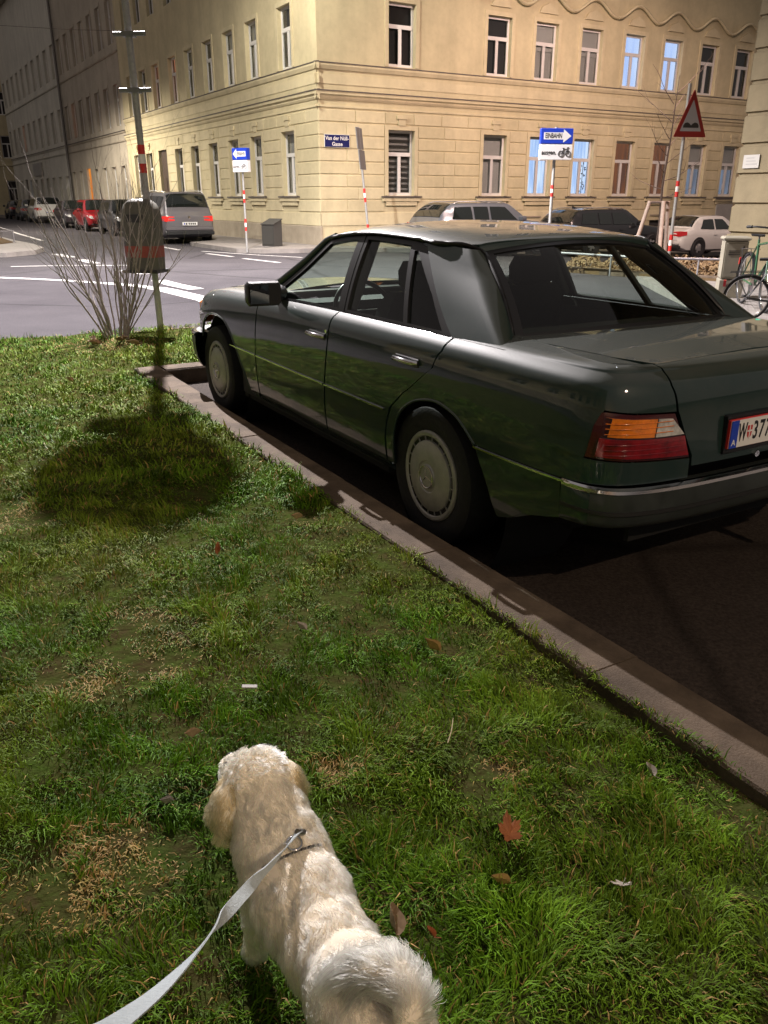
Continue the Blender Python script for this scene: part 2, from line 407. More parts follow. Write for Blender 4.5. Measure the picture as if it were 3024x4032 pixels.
# painted road markings
def stripe(pts, w, z=.006):
    pts = [np.array(p, float) for p in pts]; V = []; n = len(pts)
    for i, p in enumerate(pts):
        d = pts[min(i+1, n-1)] - pts[max(i-1, 0)]; d /= np.linalg.norm(d); nn = np.array([-d[1], d[0]]); ww = w[i] if isinstance(w, (list, tuple)) else w
        for s in (-1, 1): q = p + nn*s*ww/2; V.append((q[0], q[1], z + tz(*q)))
    me = bpy.data.meshes.new('road_marking'); me.from_pydata(V, [], [(2*i, 2*i+2, 2*i+3, 2*i+1) for i in range(n-1)])
    return tag(link_mesh('road_marking', me, MATS['road_paint']), kind='structure')
def dense(pts, k=8):
    pts = np.array(pts, float); t = np.linspace(0, len(pts)-1, (len(pts)-1)*k+1); i = np.arange(len(pts)); return np.stack([pch(i, pts[:, 0])(t), pch(i, pts[:, 1])(t)], 1)
stripe(dense([(-16, 18.6), (-11, 17.75), (-7.7, 16.87), (-6.6, 16.45), (-5.2, 15.7), (-4.17, 14.95), (-2.78, 13.05), (-1.6, 11.4)]), [.20]*33 + [.25]*8 + [.35]*8 + [.45]*8 )
stripe([(-4.36, 16.25), (-3.85, 15.42), (-3.27, 14.62)], .30)
stripe([(-8.7, 19.74), (-7.8, 19.98), (-7.1, 20.09), (-5.9, 20.1)], .14)
stripe([(-9.42, 24.4), (-8.41, 22.95)], .26); stripe([(-7.87, 22.06), (-7.04, 20.71)], .26); stripe([(-5.75, 18.75), (-5.0, 17.7)], .28)
stripe([(-5.5, 25.75), (-3.67, 24.04), (-2.2, 22.9)], .13); stripe([(-5.12, 24.6), (-4.12, 23.2)], .14); stripe([(-3.72, 22.5), (-2.58, 20.98)], .14)
stripe([(-30, 64), (-21.3, 47.8), (-16.7, 39.2), (-12.97, 32.5)], .14); stripe([(-8.3, 29.9), (-6.3, 26.3)], .14)
stripe([UV(-2.2, -1.2), UV(-2.2, -2.2)], .12, .009)

# ================================================================== buildings
def weather(m):
    """rain streaks and grime blotches over plaster"""
    nt = m.node_tree; b = nt.nodes['Principled BSDF']; L = nt.links; src = b.inputs['Base Color'].links[0].from_socket
    tc = nt.nodes.new('ShaderNodeTexCoord'); out = None
    for sc_, st, lo in ((1.6, (1, 1, .10), .90), (.35, (1, 1, .8), .88), (6.0, (1, 1, 1), .95)):
        mp = nt.nodes.new('ShaderNodeMapping'); mp.inputs['Scale'].default_value = st; L.new(tc.outputs['Object'], mp.inputs['Vector'])
        n = nt.nodes.new('ShaderNodeTexNoise'); n.inputs['Scale'].default_value = sc_; n.inputs['Detail'].default_value = 6; L.new(mp.outputs[0], n.inputs['Vector'])
        r_ = nt.nodes.new('ShaderNodeMapRange'); r_.inputs['From Min'].default_value = .36; r_.inputs['From Max'].default_value = .56; r_.inputs['To Min'].default_value = lo; L.new(n.outputs['Fac'], r_.inputs['Value'])
        if out is None: out = r_.outputs['Result']
        else:
            mu = nt.nodes.new('ShaderNodeMath'); mu.operation = 'MULTIPLY'; L.new(out, mu.inputs[0]); L.new(r_.outputs['Result'], mu.inputs[1]); out = mu.outputs[0]
    v = nt.nodes.new('ShaderNodeVectorMath'); v.operation = 'SCALE'; L.new(src, v.inputs[0]); L.new(out, v.inputs['Scale']); L.new(v.outputs[0], b.inputs['Base Color'])
pmat('cream_stucco', (.58, .505, .315), rough=.9, noise=.10, nscale=1.2, bump=.15, bscale=30)
pmat('cream_stucco_pale', (.62, .54, .345), rough=.9, noise=.08, nscale=2, bump=.12, bscale=40)
pmat('plinth_render', (.30, .25, .185), rough=.95, c2=(.42, .36, .27), nscale=1.6, bump=.3, bscale=20)
pmat('grey_stucco', (.44, .39, .31), rough=.9, noise=.12, nscale=1.0, bump=.15, bscale=30)
pmat('white_stucco', (.58, .56, .48), rough=.9, noise=.08, nscale=1.0, bump=.1, bscale=30)
pmat('tan_stucco', (.21, .17, .10), rough=.9, noise=.12, nscale=1.5, bump=.2, bscale=30)
pmat('cabinet_plate', (.40, .38, .35), rough=.5)
for nm in ('cream_stucco', 'cream_stucco_pale', 'grey_stucco', 'white_stucco', 'tan_stucco', 'plinth_render'):
    weather(MATS[nm])
pmat('ledge_top', (.10, .085, .075), rough=.7)
pmat('window_white', (.66, .645, .62), rough=.45)
pmat('window_dark_frame', (.22, .19, .17), rough=.5)
pmat('core_dark', (.06, .055, .05), rough=.95)
pmat('door_grey', (.30, .29, .27), rough=.6, noise=.1, nscale=3)
pmat('door_brown', (.075, .05, .035), rough=.55, noise=.2, nscale=5)
pmat('pipe_metal', (.16, .15, .14), rough=.5, metal=.5)
glass_mat('pane_glass', (.86, .88, .88), ior=1.45)
pmat('room_dark', (.035, .032, .032), rough=.9)
pmat('curtain', (.55, .52, .48), rough=.9, c2=(.34, .32, .30), nscale=18, stretch=(6, 6, .2))
pmat('blind', (.55, .52, .49), rough=.9)
pmat('blind_slats', (.055, .050, .045), rough=.9)
def lit_mat(name, c0, c1, s, scale=2.5):
    m = bpy.data.materials.new(name); m.use_nodes = True; MATS[name] = m; nt = m.node_tree; nt.nodes.clear(); L = nt.links
    out = nt.nodes.new('ShaderNodeOutputMaterial'); e = nt.nodes.new('ShaderNodeEmission'); e.inputs['Strength'].default_value = s
    tc = nt.nodes.new('ShaderNodeTexCoord'); n = nt.nodes.new('ShaderNodeTexNoise'); n.inputs['Scale'].default_value = scale; n.inputs['Detail'].default_value = 3
    rp = nt.nodes.new('ShaderNodeValToRGB'); rp.color_ramp.elements[0].position = .35; rp.color_ramp.elements[1].position = .65
    rp.color_ramp.elements[0].color = (*c0, 1); rp.color_ramp.elements[1].color = (*c1, 1)
    mp = nt.nodes.new('ShaderNodeMapping'); mp.inputs['Scale'].default_value = (3.5, 1, .35); L.new(tc.outputs['Object'], mp.inputs['Vector'])      # hanging folds
    L.new(mp.outputs[0], n.inputs['Vector']); L.new(n.outputs['Fac'], rp.inputs['Fac']); L.new(rp.outputs['Color'], e.inputs['Color']); L.new(e.outputs[0], out.inputs['Surface'])
lit_mat('lit_blue', (.44, .58, .98), (.60, .72, 1.0), .85, 1.0)
lit_mat('lit_blue_mixed', (.34, .50, .86), (.66, .78, 1.0), .9, 2.5)
lit_mat('lit_pale', (.25, .30, .42), (.16, .18, .24), .55, 2.0)
lit_mat('lit_warm', (.62, .19, .10), (.50, .15, .08), .55, 1.5)
lit_mat('lit_orange', (.95, .34, .05), (.75, .22, .04), .5, 1.5)
lit_mat('lit_dusky', (.20, .07, .03), (.10, .045, .03), .8, 2.0)

WIN_CACHE = {}
def window_mesh(w, h, tr, style):
    """double casement window with a top light: frame mesh plus panes, local origin bottom centre, y = inwards"""
    k = (round(w, 2), round(h, 2), style)
    if k in WIN_CACHE: return WIN_CACHE[k]
    m = MB(); f = .075; d = .05; zt = h*(1-tr)
    m.box(-w/2, -w/2+f, 0, d, 0, h); m.box(w/2-f, w/2, 0, d, 0, h); m.box(-w/2+f, w/2-f, 0, d, h-f, h); m.box(-w/2+f, w/2-f, 0, d, 0, f*1.2)
    m.box(-w/2+f, w/2-f, -.015, d, zt-.055, zt+.055); m.box(-.055, .055, -.008, d, f*1.2, zt-.055)
    me = m.mesh('window')
    a = MB(); a.box(-w/2+f, w/2-f, .02, .026, zt+.055, h-f); p1 = a.mesh('pane')
    a = MB(); a.box(-w/2+f, -.055, .02, .026, f*1.2, zt-.055); p2 = a.mesh('pane')
    a = MB(); a.box(.055, w/2-f, .02, .026, f*1.2, zt-.055); p3 = a.mesh('pane')
    a = MB(); a.box(-w/2+.02, w/2-.02, .12, .125, .02, h-.02); b = a.mesh('room_backing')
    WIN_CACHE[k] = (me, p1, p2, p3, b, zt); return WIN_CACHE[k]
def put_window(root, M, x, z, w, h, back='room_dark', frame='window_white', tr=.36, depth=.13, panes=True, extra=None):
    me, p1, p2, p3, b, zt = window_mesh(w, h, tr, frame)
    o = bpy.data.objects.new('window', me); col.objects.link(o); o.parent = root
    if not me.materials: me.materials.append(MATS[frame])
    o.matrix_local = M @ Matrix.Translation((x, depth, z))
    if panes:
        for p in (p1, p2, p3):
            link_mesh('pane', p, MATS['pane_glass'], o)
    bb = bpy.data.objects.new('room_backing', b.copy() if True else b); col.objects.link(bb); bb.parent = o; bb.data.materials.clear(); bb.data.materials.append(MATS[back])
    if extra == 'slats':
        for k in range(11):
            a = MB(); a.box(-w/2+.08, w/2-.08, .075, .085, .10+k*h/11.6, .10+k*h/11.6+.075); a.build('blind_slat', MATS['blind_slats'], o)
    if extra == 'halfblind':
        a = MB(); a.box(-w/2+.06, w/2-.06, .08, .09, zt-.2, h-.05); a.build('roller_blind', MATS['blind'], o)
    if extra == 'plant':
        a = MB(); r_ = random.Random(5)
        for k in range(26):
            zz = r_.uniform(.1, h*.62); xx = .22 + r_.uniform(-.13, .10) + .05*math.sin(zz*3); t = r_.uniform(0, 6.28); L_ = r_.uniform(.06, .13)
            a.add([(xx, .075+.001*k, zz), (xx+L_*.5*math.cos(t+.5), .075+.001*k, zz+L_*.5*math.sin(t+.5)), (xx+L_*math.cos(t), .075+.001*k, zz+L_*math.sin(t)), (xx+L_*.5*math.cos(t-.5), .075+.001*k, zz+L_*.5*math.sin(t-.5))], [(0, 1, 2, 3)])
        a.tube([(.22, .07, .05), (.24, .07, h*.62)], .012, 5); q = a.build('house_plant', MATS['core_dark'], o); q['kind'] = 'stuff'
    return o

def wall_mesh(L, z0, z1, openings, depth=.18):
    xs = sorted(set([0, L] + [round(v, 3) for o in openings for v in (o[0], o[1])])); zs = sorted(set([z0, z1] + [round(v, 3) for o in openings for v in (o[2], o[3])]))
    V = []; F = []
    def quad(a, b, c, d): i = len(V); V.extend([a, b, c, d]); F.append((i, i+1, i+2, i+3))
    for i in range(len(xs)-1):
        for j in range(len(zs)-1):
            cx, cz = (xs[i]+xs[i+1])/2, (zs[j]+zs[j+1])/2
            if any(o[0] < cx < o[1] and o[2] < cz < o[3] for o in openings): continue
            quad((xs[i], 0, zs[j]), (xs[i+1], 0, zs[j]), (xs[i+1], 0, zs[j+1]), (xs[i], 0, zs[j+1]))
    for (a, b, c, d) in [o[:4] for o in openings]:
        quad((a, 0, c), (b, 0, c), (b, depth, c), (a, depth, c)); quad((a, 0, d), (a, depth, d), (b, depth, d), (b, 0, d))
        quad((a, 0, c), (a, depth, c), (a, depth, d), (a, 0, d)); quad((b, 0, c), (b, 0, d), (b, depth, d), (b, depth, c))
    me = bpy.data.meshes.new('wall'); me.from_pydata(V, [], F); return me
def put(o, M): o.matrix_local = M @ o.matrix_local; return o
def bar(root, M, name, mat, x0, x1, prof):
    """moulding along the facade; prof = [(out, z)...] with out measured outwards"""
    k = len(prof); vs = [(x, -o, z) for x in (x0, x1) for (o, z) in prof]; m = MB()
    m.add(vs, [tuple(range(k-1, -1, -1)), tuple(range(k, 2*k))] + [(i, (i+1) % k, k+(i+1) % k, k+i) for i in range(k)])
    return put(m.build(name, MATS[mat], root), M)
def fm(origin, ang, z=0): return Matrix.Translation((origin[0], origin[1], z)) @ Matrix.Rotation(ang, 4, 'Z')

# ---------------- the cream corner house
cb = empty('corner_building', (*AB(0, 0), 0)); tag(cb, 'cream yellow corner house with rusticated ground floor and blue street name plates', 'building')
cbi = cb.matrix_basis.inverted() if False else Matrix.Translation((-AB(0, 0)[0], -AB(0, 0)[1], 0))
LR, LL, HT = 26.0, 21.6, 13.5
MR = cbi @ fm(AB(0, 0), R(31)); ML = cbi @ fm(AB(0, LL), R(301))
GZ0, GZ1, FZ0, FZ1 = 1.58, 3.50, 5.26, 6.98
rx = [2.92, 6.66, 8.68, 10.74, 12.84, 14.86, 16.90, 18.94, 21.0, 23.05]
lb = [2.17, 4.80, 6.92, 9.06, 11.22, 13.32, 15.72, 17.75, 19.9]
WW, WH, FH = .98, GZ1-GZ0, FZ1-FZ0
ops = [(x-WW/2, x+WW/2, GZ0, GZ1) for x in rx] + [(x-WW/2, x+WW/2, FZ0, FZ1) for x in rx] + [(x-WW/2, x+WW/2, FZ0+3.6, FZ1+3.6) for x in rx]
base_w = [(x-.42, x+.42, .30, .86) for x in (8.4, 12.6, 15.0)] + [(16.55, 17.25, .42, .80)]
o = link_mesh('wall', wall_mesh(LR, -1.2, HT, ops + base_w), MATS['cream_stucco'], cb); put(o, MR)
lx = [LL - b for b in lb]
opl = [(x-WW/2, x+WW/2, GZ0, GZ1) for k, x in enumerate(lx) if k != 6] + [(lx[6]-.62, lx[6]+.62, .12, 3.55)] + [(x-WW/2, x+WW/2, FZ0, FZ1) for x in lx] + [(x-WW/2, x+WW/2, FZ0+3.6, FZ1+3.6) for x in lx]
o = link_mesh('wall', wall_mesh(LL, -.3, HT, opl), MATS['cream_stucco'], cb); put(o, ML)
m = MB(); p = [AB(.35, .35), AB(LR, .35), AB(LR, 12), AB(12, LL), AB(.35, LL)]; m.prism([(x-AB(0, 0)[0], y-AB(0, 0)[1]) for x, y in p], -1.0, HT+.1); m.build('inner_core', MATS['core_dark'], cb)
m = MB(); p = [AB(-.55, -.55), AB(LR, -.55), AB(LR, 12), AB(12, LL), AB(-.55, LL)]; m.prism([(x-AB(0, 0)[0], y-AB(0, 0)[1]) for x, y in p], HT, HT+.35); m.build('roof_cornice', MATS['cream_stucco_pale'], cb)
# mouldings
def mould(root, M, L, x_ext0=0.0, x_ext1=0.0):
    a, b = -x_ext0, L + x_ext1
    bar(root, M, 'string_course', 'cream_stucco_pale', a, b, [(-.02, 5.02), (.03, 5.04), (.07, 5.14), (.07, 5.195), (-.02, 5.195)])
    bar(root, M, 'sill_course', 'ledge_top', a, b, [(-.02, 5.198), (.085, 5.198), (.085, 5.225), (-.02, 5.24)])
    bar(root, M, 'string_course', 'cream_stucco_pale', a, b, [(-.02, 4.22), (.02, 4.24), (.05, 4.30), (.05, 4.34), (.10, 4.38), (.11, 4.46), (-.02, 4.46)])
    bar(root, M, 'string_course', 'ledge_top', a, b, [(-.02, 4.463), (.125, 4.463), (.125, 4.49), (-.02, 4.51)])
    bar(root, M, 'band_moulding', 'cream_stucco_pale', a, b, [(-.02, 4.04), (.025, 4.04), (.025, 4.10), (-.02, 4.10)])
    bar(root, M, 'band_moulding', 'cream_stucco_pale', a, b, [(-.02, 4.66), (.015, 4.66), (.015, 4.92), (-.02, 4.92)])
mould(cb, MR, LR, .1, 0); mould(cb, ML, LL, 0, .1)
bar(cb, MR, 'plinth', 'plinth_render', -.05, LR, [(-.02, -1.2), (.05, -1.2), (.05, .25), (-.02, .28)])
bar(cb, ML, 'plinth', 'plinth_render', 0, LL+.05, [(-.02, -.3), (.05, -.3), (.05, .66), (-.02, .70)])
# rusticated ground floor: every stone its own block, joints recessed
def blocks(root, M, L, x_open, z_lo, skip=(), seed=3, first=0, ext0=0., ext1=0., cap=999, proud=.022, hh=.365, ztop=4.0, names='stone_block'):
    r_ = random.Random(seed); n = 0; z = z_lo; row = 0
    while z < ztop - .05:
        za, zb = z+.014, min(z+hh, ztop)-.014; spans = [(0-ext0, L+ext1)]
        for (a, b, c, d) in x_open:
            if c-.16 < zb and d+.13 > za:
                ns = []
                for (s, e) in spans:
                    if b <= s or a >= e: ns.append((s, e)); continue
                    if a > s: ns.append((s, a))
                    if b < e: ns.append((b, e))
                spans = ns
        for (s, e) in spans:
            if e-s < .08: continue
            k = max(1, round((e-s)/1.05)); cut = [s] + [s+(e-s)*(j+(.18 if row % 2 else -.18)*(1 if k > 1 else 0))/k for j in range(1, k)] + [e]
            for j in range(k):
                a, b = cut[j]+(.008 if j else .0), cut[j+1]-(.008 if j < k-1 else 0); pr = proud + r_.uniform(-.002, .002)
                m = MB(); bv = .014
                vs = [(a, .004, za), (b, .004, za), (b, .004, zb), (a, .004, zb), (a+bv, -pr, za+bv), (b-bv, -pr, za+bv), (b-bv, -pr, zb-bv), (a+bv, -pr, zb-bv)]
                m.add(vs, [(4, 5, 6, 7), (0, 1, 5, 4), (1, 2, 6, 5), (2, 3, 7, 6), (3, 0, 4, 7)])
                put(m.build(names, MATS['cream_stucco_pale' if r_.random() < .5 else 'cream_stucco'], root), M); n += 1
        z += hh; row += 1
    return n
surR = [(x-WW/2-.14, x+WW/2+.14, GZ0-.25, GZ1+.02) for x in rx]; surL = [(x-WW/2-.14, x+WW/2+.14, GZ0-.25, GZ1+.02) for k, x in enumerate(lx) if k != 6] + [(lx[6]-.78, lx[6]+.78, 0, 3.6)]
nb = blocks(cb, MR, 21.5, surR + [(20.2, 26, -1, 9)] + [(.16, .98, 2.95, 3.32)][:0], 1.09, ext0=.0)
nb += blocks(cb, ML, LL, surL + [(0, 5.4, -1, 9)], 1.09, seed=9)
bar(cb, MR, 'base_course', 'cream_stucco_pale', -.02, LR, [(-.02, .70), (.02, .70), (.02, 1.06), (-.02, 1.07)])
bar(cb, ML, 'base_course', 'cream_stucco_pale', 0, LL+.02, [(-.02, .70), (.02, .70), (.02, 1.06), (-.02, 1.07)])
# windows, surrounds, sills, keystones
def surround(root, M, x, z0, z1, w, sill=True, key=False):
    t = .13; m = MB()
    for a, b in ((x-w/2-t, x-w/2), (x+w/2, x+w/2+t)): m.box(a, b, -.028, .0, z0, z1+t)
    m.box(x-w/2, x+w/2, -.028, .0, z1, z1+t)
    put(m.build('window_surround', MATS['cream_stucco_pale'], root), M)
    if sill:
        m = MB(); m.box(x-w/2-.26, x+w/2+.26, -.12, .02, z0-.06, z0-.015); put(m.build('window_sill', MATS['ledge_top'], root), M)
        m = MB(); m.box(x-w/2-.22, x+w/2+.22, -.09, .0, z0-.17, z0-.062); m.box(x-w/2-.10, x+w/2+.10, -.06, .0, z0-.30, z0-.172); put(m.build('sill_apron', MATS['cream_stucco_pale'], root), M)
    if key:
        m = MB(); m.box(x-.13, x+.13, -.05, .0, z1+t+.002, z1+t+.18); m.box(x-.19, x+.19, -.07, .0, z1+t+.182, z1+t+.30); put(m.build('keystone', MATS['cream_stucco_pale'], root), M)
gf = ['curtain', 'blind', 'lit_blue_mixed', 'lit_blue_mixed', 'lit_dusky', 'lit_dusky', 'lit_pale', 'lit_pale', 'room_dark', 'room_dark']
gx = ['slats', None, None, 'plant', None, None, 'halfblind', 'halfblind', None, None]
for k, x in enumerate(rx):
    put_window(cb, MR, x, GZ0, WW, WH, gf[k], extra=gx[k]); surround(cb, MR, x, GZ0, GZ1, WW, True, True)
ff = ['room_dark', 'room_dark', 'curtain', 'curtain', 'lit_blue', 'lit_blue', 'room_dark', 'room_dark', 'room_dark', 'room_dark']
for k, x in enumerate(rx):
    put_window(cb, MR, x, FZ0, WW, FH, ff[k], extra='halfblind' if k in (2, 3) else None); surround(cb, MR, x, FZ0, FZ1, WW, False)
    m = MB(); pts = []          # swept wavy hood mould
    for t in np.linspace(-1, 1, 17): pts.append((x + t*1.02, -.10, 7.62 + .22*math.cos(t*math.pi)))
    m.tube(pts, .055, 6); put(m.build('hood_mould', MATS['cream_stucco_pale'], cb, smooth=60), MR)
    m = MB(); m.add([(x-.42, -.05, 7.24), (x+.42, -.05, 7.24), (x+.30, -.06, 7.42), (x, -.07, 7.55), (x-.30, -.06, 7.42), (x-.42, 0, 7.24), (x+.42, 0, 7.24), (x+.30, 0, 7.42), (x, 0, 7.55), (x-.30, 0, 7.42)], [(0, 1, 2, 3, 4), (0, 5, 6, 1), (1, 6, 7, 2), (2, 7, 8, 3), (3, 8, 9, 4), (4, 9, 5, 0)])
    put(m.build('pediment', MATS['cream_stucco_pale'], cb), MR)
    put_window(cb, MR, x, FZ0+3.6, WW, FH, 'room_dark', panes=False)
for k, x in enumerate(lx):
    if k != 6: put_window(cb, ML, x, GZ0, WW, WH, ['curtain', 'curtain', 'blind', 'curtain', 'room_dark', 'curtain', '', 'curtain', 'room_dark'][k]); surround(cb, ML, x, GZ0, GZ1, WW, True, True)
    put_window(cb, ML, x, FZ0, WW, FH, 'lit_warm' if k in (5, 6) else ('curtain' if k % 3 else 'room_dark')); surround(cb, ML, x, FZ0, FZ1, WW, False)
    put_window(cb, ML, x, FZ0+3.6, WW, FH, 'room_dark')
m = MB(); m.box(lx[6]-.6, lx[6]+.6, .12, .16, .12, 3.5); dr = put(m.build('door', MATS['door_brown'], cb), ML)
for k in range(2):
    for j in range(3):
        m = MB(); m.box(lx[6]-.52+k*.56, lx[6]-.04+k*.56, .10, .125, .3+j*.75, .9+j*.75, .012); put(m.build('door_panel', MATS['door_brown'], cb), ML)
for (a, b, c, d) in base_w:
    m = MB(); m.box(a, b, .10, .12, c, d); put(m.build('cellar_window', MATS['room_dark'], cb), MR)
    m = MB(); m.box(a-.05, b+.05, -.062, -.03, c-.05, c); m.box(a-.05, b+.05, -.062, -.03, d, d+.05); put(m.build('cellar_frame', MATS['plinth_render'], cb), MR)
for b in (4.4, 3.35):
    m = MB(); m.box(LL-b-.16, LL-b+.16, -.062, -.045, .28, .52); put(m.build('cellar_vent', MATS['curtain'], cb), ML)
m = MB(); m.box(18.45, 19.45, -.06, .02, -.9, 1.44, .01); put(m.build('side_door', MATS['door_grey'], cb), MR)
m = MB(); m.box(18.3, 19.6, -.11, .02, 1.46, 1.52); put(m.build('door_lintel', MATS['ledge_top'], cb), MR)
# street name plates
pmat('enamel_blue', (.012, .016, .10), rough=.25, coat=.5); pmat('enamel_white', (.75, .74, .72), rough=.3)
def name_plate(M, xa, xb, za, zb, lines, size):
    m = MB(); m.box(xa, xb, -.052, -.026, za, zb, .004); pl_ = put(m.build('street_name_plate', MATS['enamel_white'], cb), M)
    m = MB(); m.box(xa+.012, xb-.012, -.056, -.05, za+.012, zb-.012); f = m.build('plate_field', MATS['enamel_blue'], pl_)
    for k, (t, zc) in enumerate(lines):
        me = text_mesh(t, size, .001); w = max(v.co.x for v in me.vertices) - min(v.co.x for v in me.vertices); s = min(1, (xb-xa-.06)/w)
        for v in me.vertices: v.co.x *= s
        l = link_mesh('lettering', me, MATS['enamel_white'], pl_); l.matrix_local = frame_xyz(((xa+xb)/2, -.058, zc), (1, 0, 0), (0, -1, 0))
name_plate(MR, .16, 1.02, 2.94, 3.30, [('Van der N\u00fcll-', 3.19), ('Gasse', 3.03)], .15)
name_plate(ML, LL-.98, LL-.12, 2.98, 3.28, [('Buchengasse', 3.13)], .15)

# ---------------- further houses along the left street
def side_house(name, label, b0, b1, mat, wmat, nwin, gz, floors, lit={}, door=None, gfz=(1.3, 3.1), narrow=.9):
    L = b1-b0; rt = empty(name, (*AB(0, b0), 0)); tag(rt, label, 'building'); inv = Matrix.Translation((-AB(0, b0)[0], -AB(0, b0)[1], 0)); M = inv @ fm(AB(0, b1), R(301))
    xs_ = [L*(k+.5)/nwin for k in range(nwin)]; op = []
    for f in range(floors):
        z0, z1 = (gfz if f == 0 else (5.0+3.7*(f-1), 6.9+3.7*(f-1)))
        for k, x in enumerate(xs_):
            if f == 0 and door is not None and k in door: op.append((x-narrow/2-.1, x+narrow/2+.1, .12, gfz[1]+.1))
            else: op.append((x-narrow/2, x+narrow/2, z0, z1))
    w = link_mesh('wall', wall_mesh(L, -.3, 15.5, op), MATS[mat], rt); put(w, M)
    m = MB(); m.box(0, L, .35, 10, -.2, 15.6); put(m.build('inner_core', MATS['core_dark'], rt), M)
    m = MB(); m.box(-.05, L+.05, -.5, 10, 15.5, 15.9); put(m.build('roof_cornice', MATS[mat], rt), M)
    for z in (4.3, 4.7, 8.3): bar(rt, M, 'string_course', mat, 0, L, [(-.02, z-.08), (.06, z-.06), (.09, z), (-.02, z+.02)])
    bar(rt, M, 'sill_course', 'ledge_top', 0, L, [(-.02, 4.722), (.10, 4.722), (.10, 4.75), (-.02, 4.77)])
    for f in range(floors):
        z0, z1 = (gfz if f == 0 else (5.0+3.7*(f-1), 6.9+3.7*(f-1)))
        for k, x in enumerate(xs_):
            back = lit.get((f, k), 'room_dark' if (k*7+f*3) % 3 else 'curtain')
            if f == 0 and door is not None and k in door:
                m = MB(); m.box(x-narrow/2-.1, x+narrow/2+.1, .12, .16, .12, gfz[1]+.1); put(m.build('door', MATS[back] if back.startswith('lit') else MATS['door_brown'], rt), M)
            else:
                put_window(rt, M, x, z0, narrow, z1-z0, back, panes=(f < 2)); 
                m = MB(); t = .12
                for a, b in ((x-narrow/2-t, x-narrow/2), (x+narrow/2, x+narrow/2+t)): m.box(a, b, -.03, 0, z0, z1+t)
                m.box(x-narrow/2, x+narrow/2, -.03, 0, z1, z1+t); put(m.build('window_surround', MATS[wmat], rt), M)
    return rt, M
gh_, GM = side_house('grey_building', 'grey rendered house beyond the cream corner house with an orange lit doorway', LL+.02, 36.0, 'grey_stucco', 'grey_stucco', 7, 1.4, 3, {(0, 2): 'lit_orange', (1, 1): 'lit_warm', (0, 5): 'curtain'}, door=(2,))
m = MB(); m.tube([(.25, -.14, .2), (.25, -.14, 15.5)], .075, 8); put(m.build('downpipe', MATS['pipe_metal'], gh_), GM)
wh_, WM = side_house('white_building', 'pale white house with a plain smooth shopfront wall in the far left street', 36.05, 60.0, 'white_stucco', 'white_stucco', 10, 1.4, 3, {(1, 3): 'lit_warm', (0, 3): 'lit_pale'}, door=(2,), gfz=(1.1, 2.9), narrow=1.0)
m = MB(); m.box(10.5, 14.2, -.10, -.02, 3.15, 4.05, .01); put(m.build('shop_sign', MATS['door_grey'], wh_), WM)
# house closing the far end of the street
eb = empty('end_building', (-46, 78, 0)); tag(eb, 'yellow house closing the far end of the left street', 'building')
EM = Matrix.Rotation(R(18), 4, 'Z'); e_op = [(x-.5, x+.5, z, z+1.9) for x in (3, 6, 9, 12, 15, 18, 21) for z in (1.2, 5.0, 8.6)]
w = link_mesh('wall', wall_mesh(24, -.3, 15, e_op), MATS['cream_stucco'], eb); put(w, EM)
m = MB(); m.box(0, 24, .4, 9, -.2, 15.2); put(m.build('inner_core', MATS['core_dark'], eb), EM)
for (a, b, c, d) in e_op: put_window(eb, EM, (a+b)/2, c, 1.0, 1.9, 'room_dark', panes=False)
bar(eb, EM, 'string_course', 'cream_stucco_pale', 0, 24, [(-.02, 4.3), (.08, 4.35), (.08, 4.5), (-.02, 4.52)])

# ---------------- rusticated house at the right edge of the view
rb_ = empty('right_building', (6.42, 15.9, 0)); tag(rb_, 'tan rusticated house at the right edge behind the utility cabinet', 'building')
RM = Matrix.Rotation(R(301), 4, 'Z')
w = link_mesh('wall', wall_mesh(13, -.4, 14, [(3.0, 4.0, 1.6, 3.4), (6, 7, 1.6, 3.4), (9, 10, 1.6, 3.4), (3, 4, 5.4, 7.2), (6, 7, 5.4, 7.2), (9, 10, 5.4, 7.2)]), MATS['tan_stucco'], rb_); put(w, RM)
m = MB(); m.box(.02, 13, .22, 11, -.3, 14.2); put(m.build('inner_core', MATS['tan_stucco'], rb_), RM)
m = MB(); m.box(-.35, 13.2, -.35, 11, 13.9, 14.3); put(m.build('roof_cornice', MATS['tan_stucco'], rb_), RM)
for x in (3.5, 6.5, 9.5):
    for z in (1.6, 5.4): put_window(rb_, RM, x, z, 1.0, 1.8, 'room_dark')
r_ = random.Random(2); z = .88; row = 0
while z < 6.4:
    off = 0 if row % 2 == 0 else .12; cuts = [0-.03, .95+off*2, 2.2, 3.0] if z < 3.5 and z > 1.2 else [0-.03, .95+off*2, 2.0, 3.1, 4.2]
    for j in range(len(cuts)-1):
        a, b = cuts[j]+(.012 if j else 0), cuts[j+1]-.012; bv = .02; pr = .045; za, zb = z+.02, z+.475
        m = MB(); m.add([(a, .004, za), (b, .004, za), (b, .004, zb), (a, .004, zb), (a+bv, -pr, za+bv), (b-bv, -pr, za+bv), (b-bv, -pr, zb-bv), (a+bv, -pr, zb-bv)], [(4, 5, 6, 7), (0, 1, 5, 4), (1, 2, 6, 5), (2, 3, 7, 6), (3, 0, 4, 7)])
        put(m.build('stone_block', MATS['tan_stucco'], rb_), RM)
        if j == 0:
            m = MB(); m.add([(-.004, 0, za), (-.004, 1.2, za), (-.004, 1.2, zb), (-.004, 0, zb), (-pr, 0-.02, za+bv), (-pr, 1.2, za+bv), (-pr, 1.2, zb-bv), (-pr, -.02, zb-bv)], [(4, 5, 6, 7), (0, 1, 5, 4), (1, 2, 6, 5), (2, 3, 7, 6), (3, 0, 4, 7)])
            put(m.build('stone_block', MATS['tan_stucco'], rb_), RM)
    z += .495; row += 1
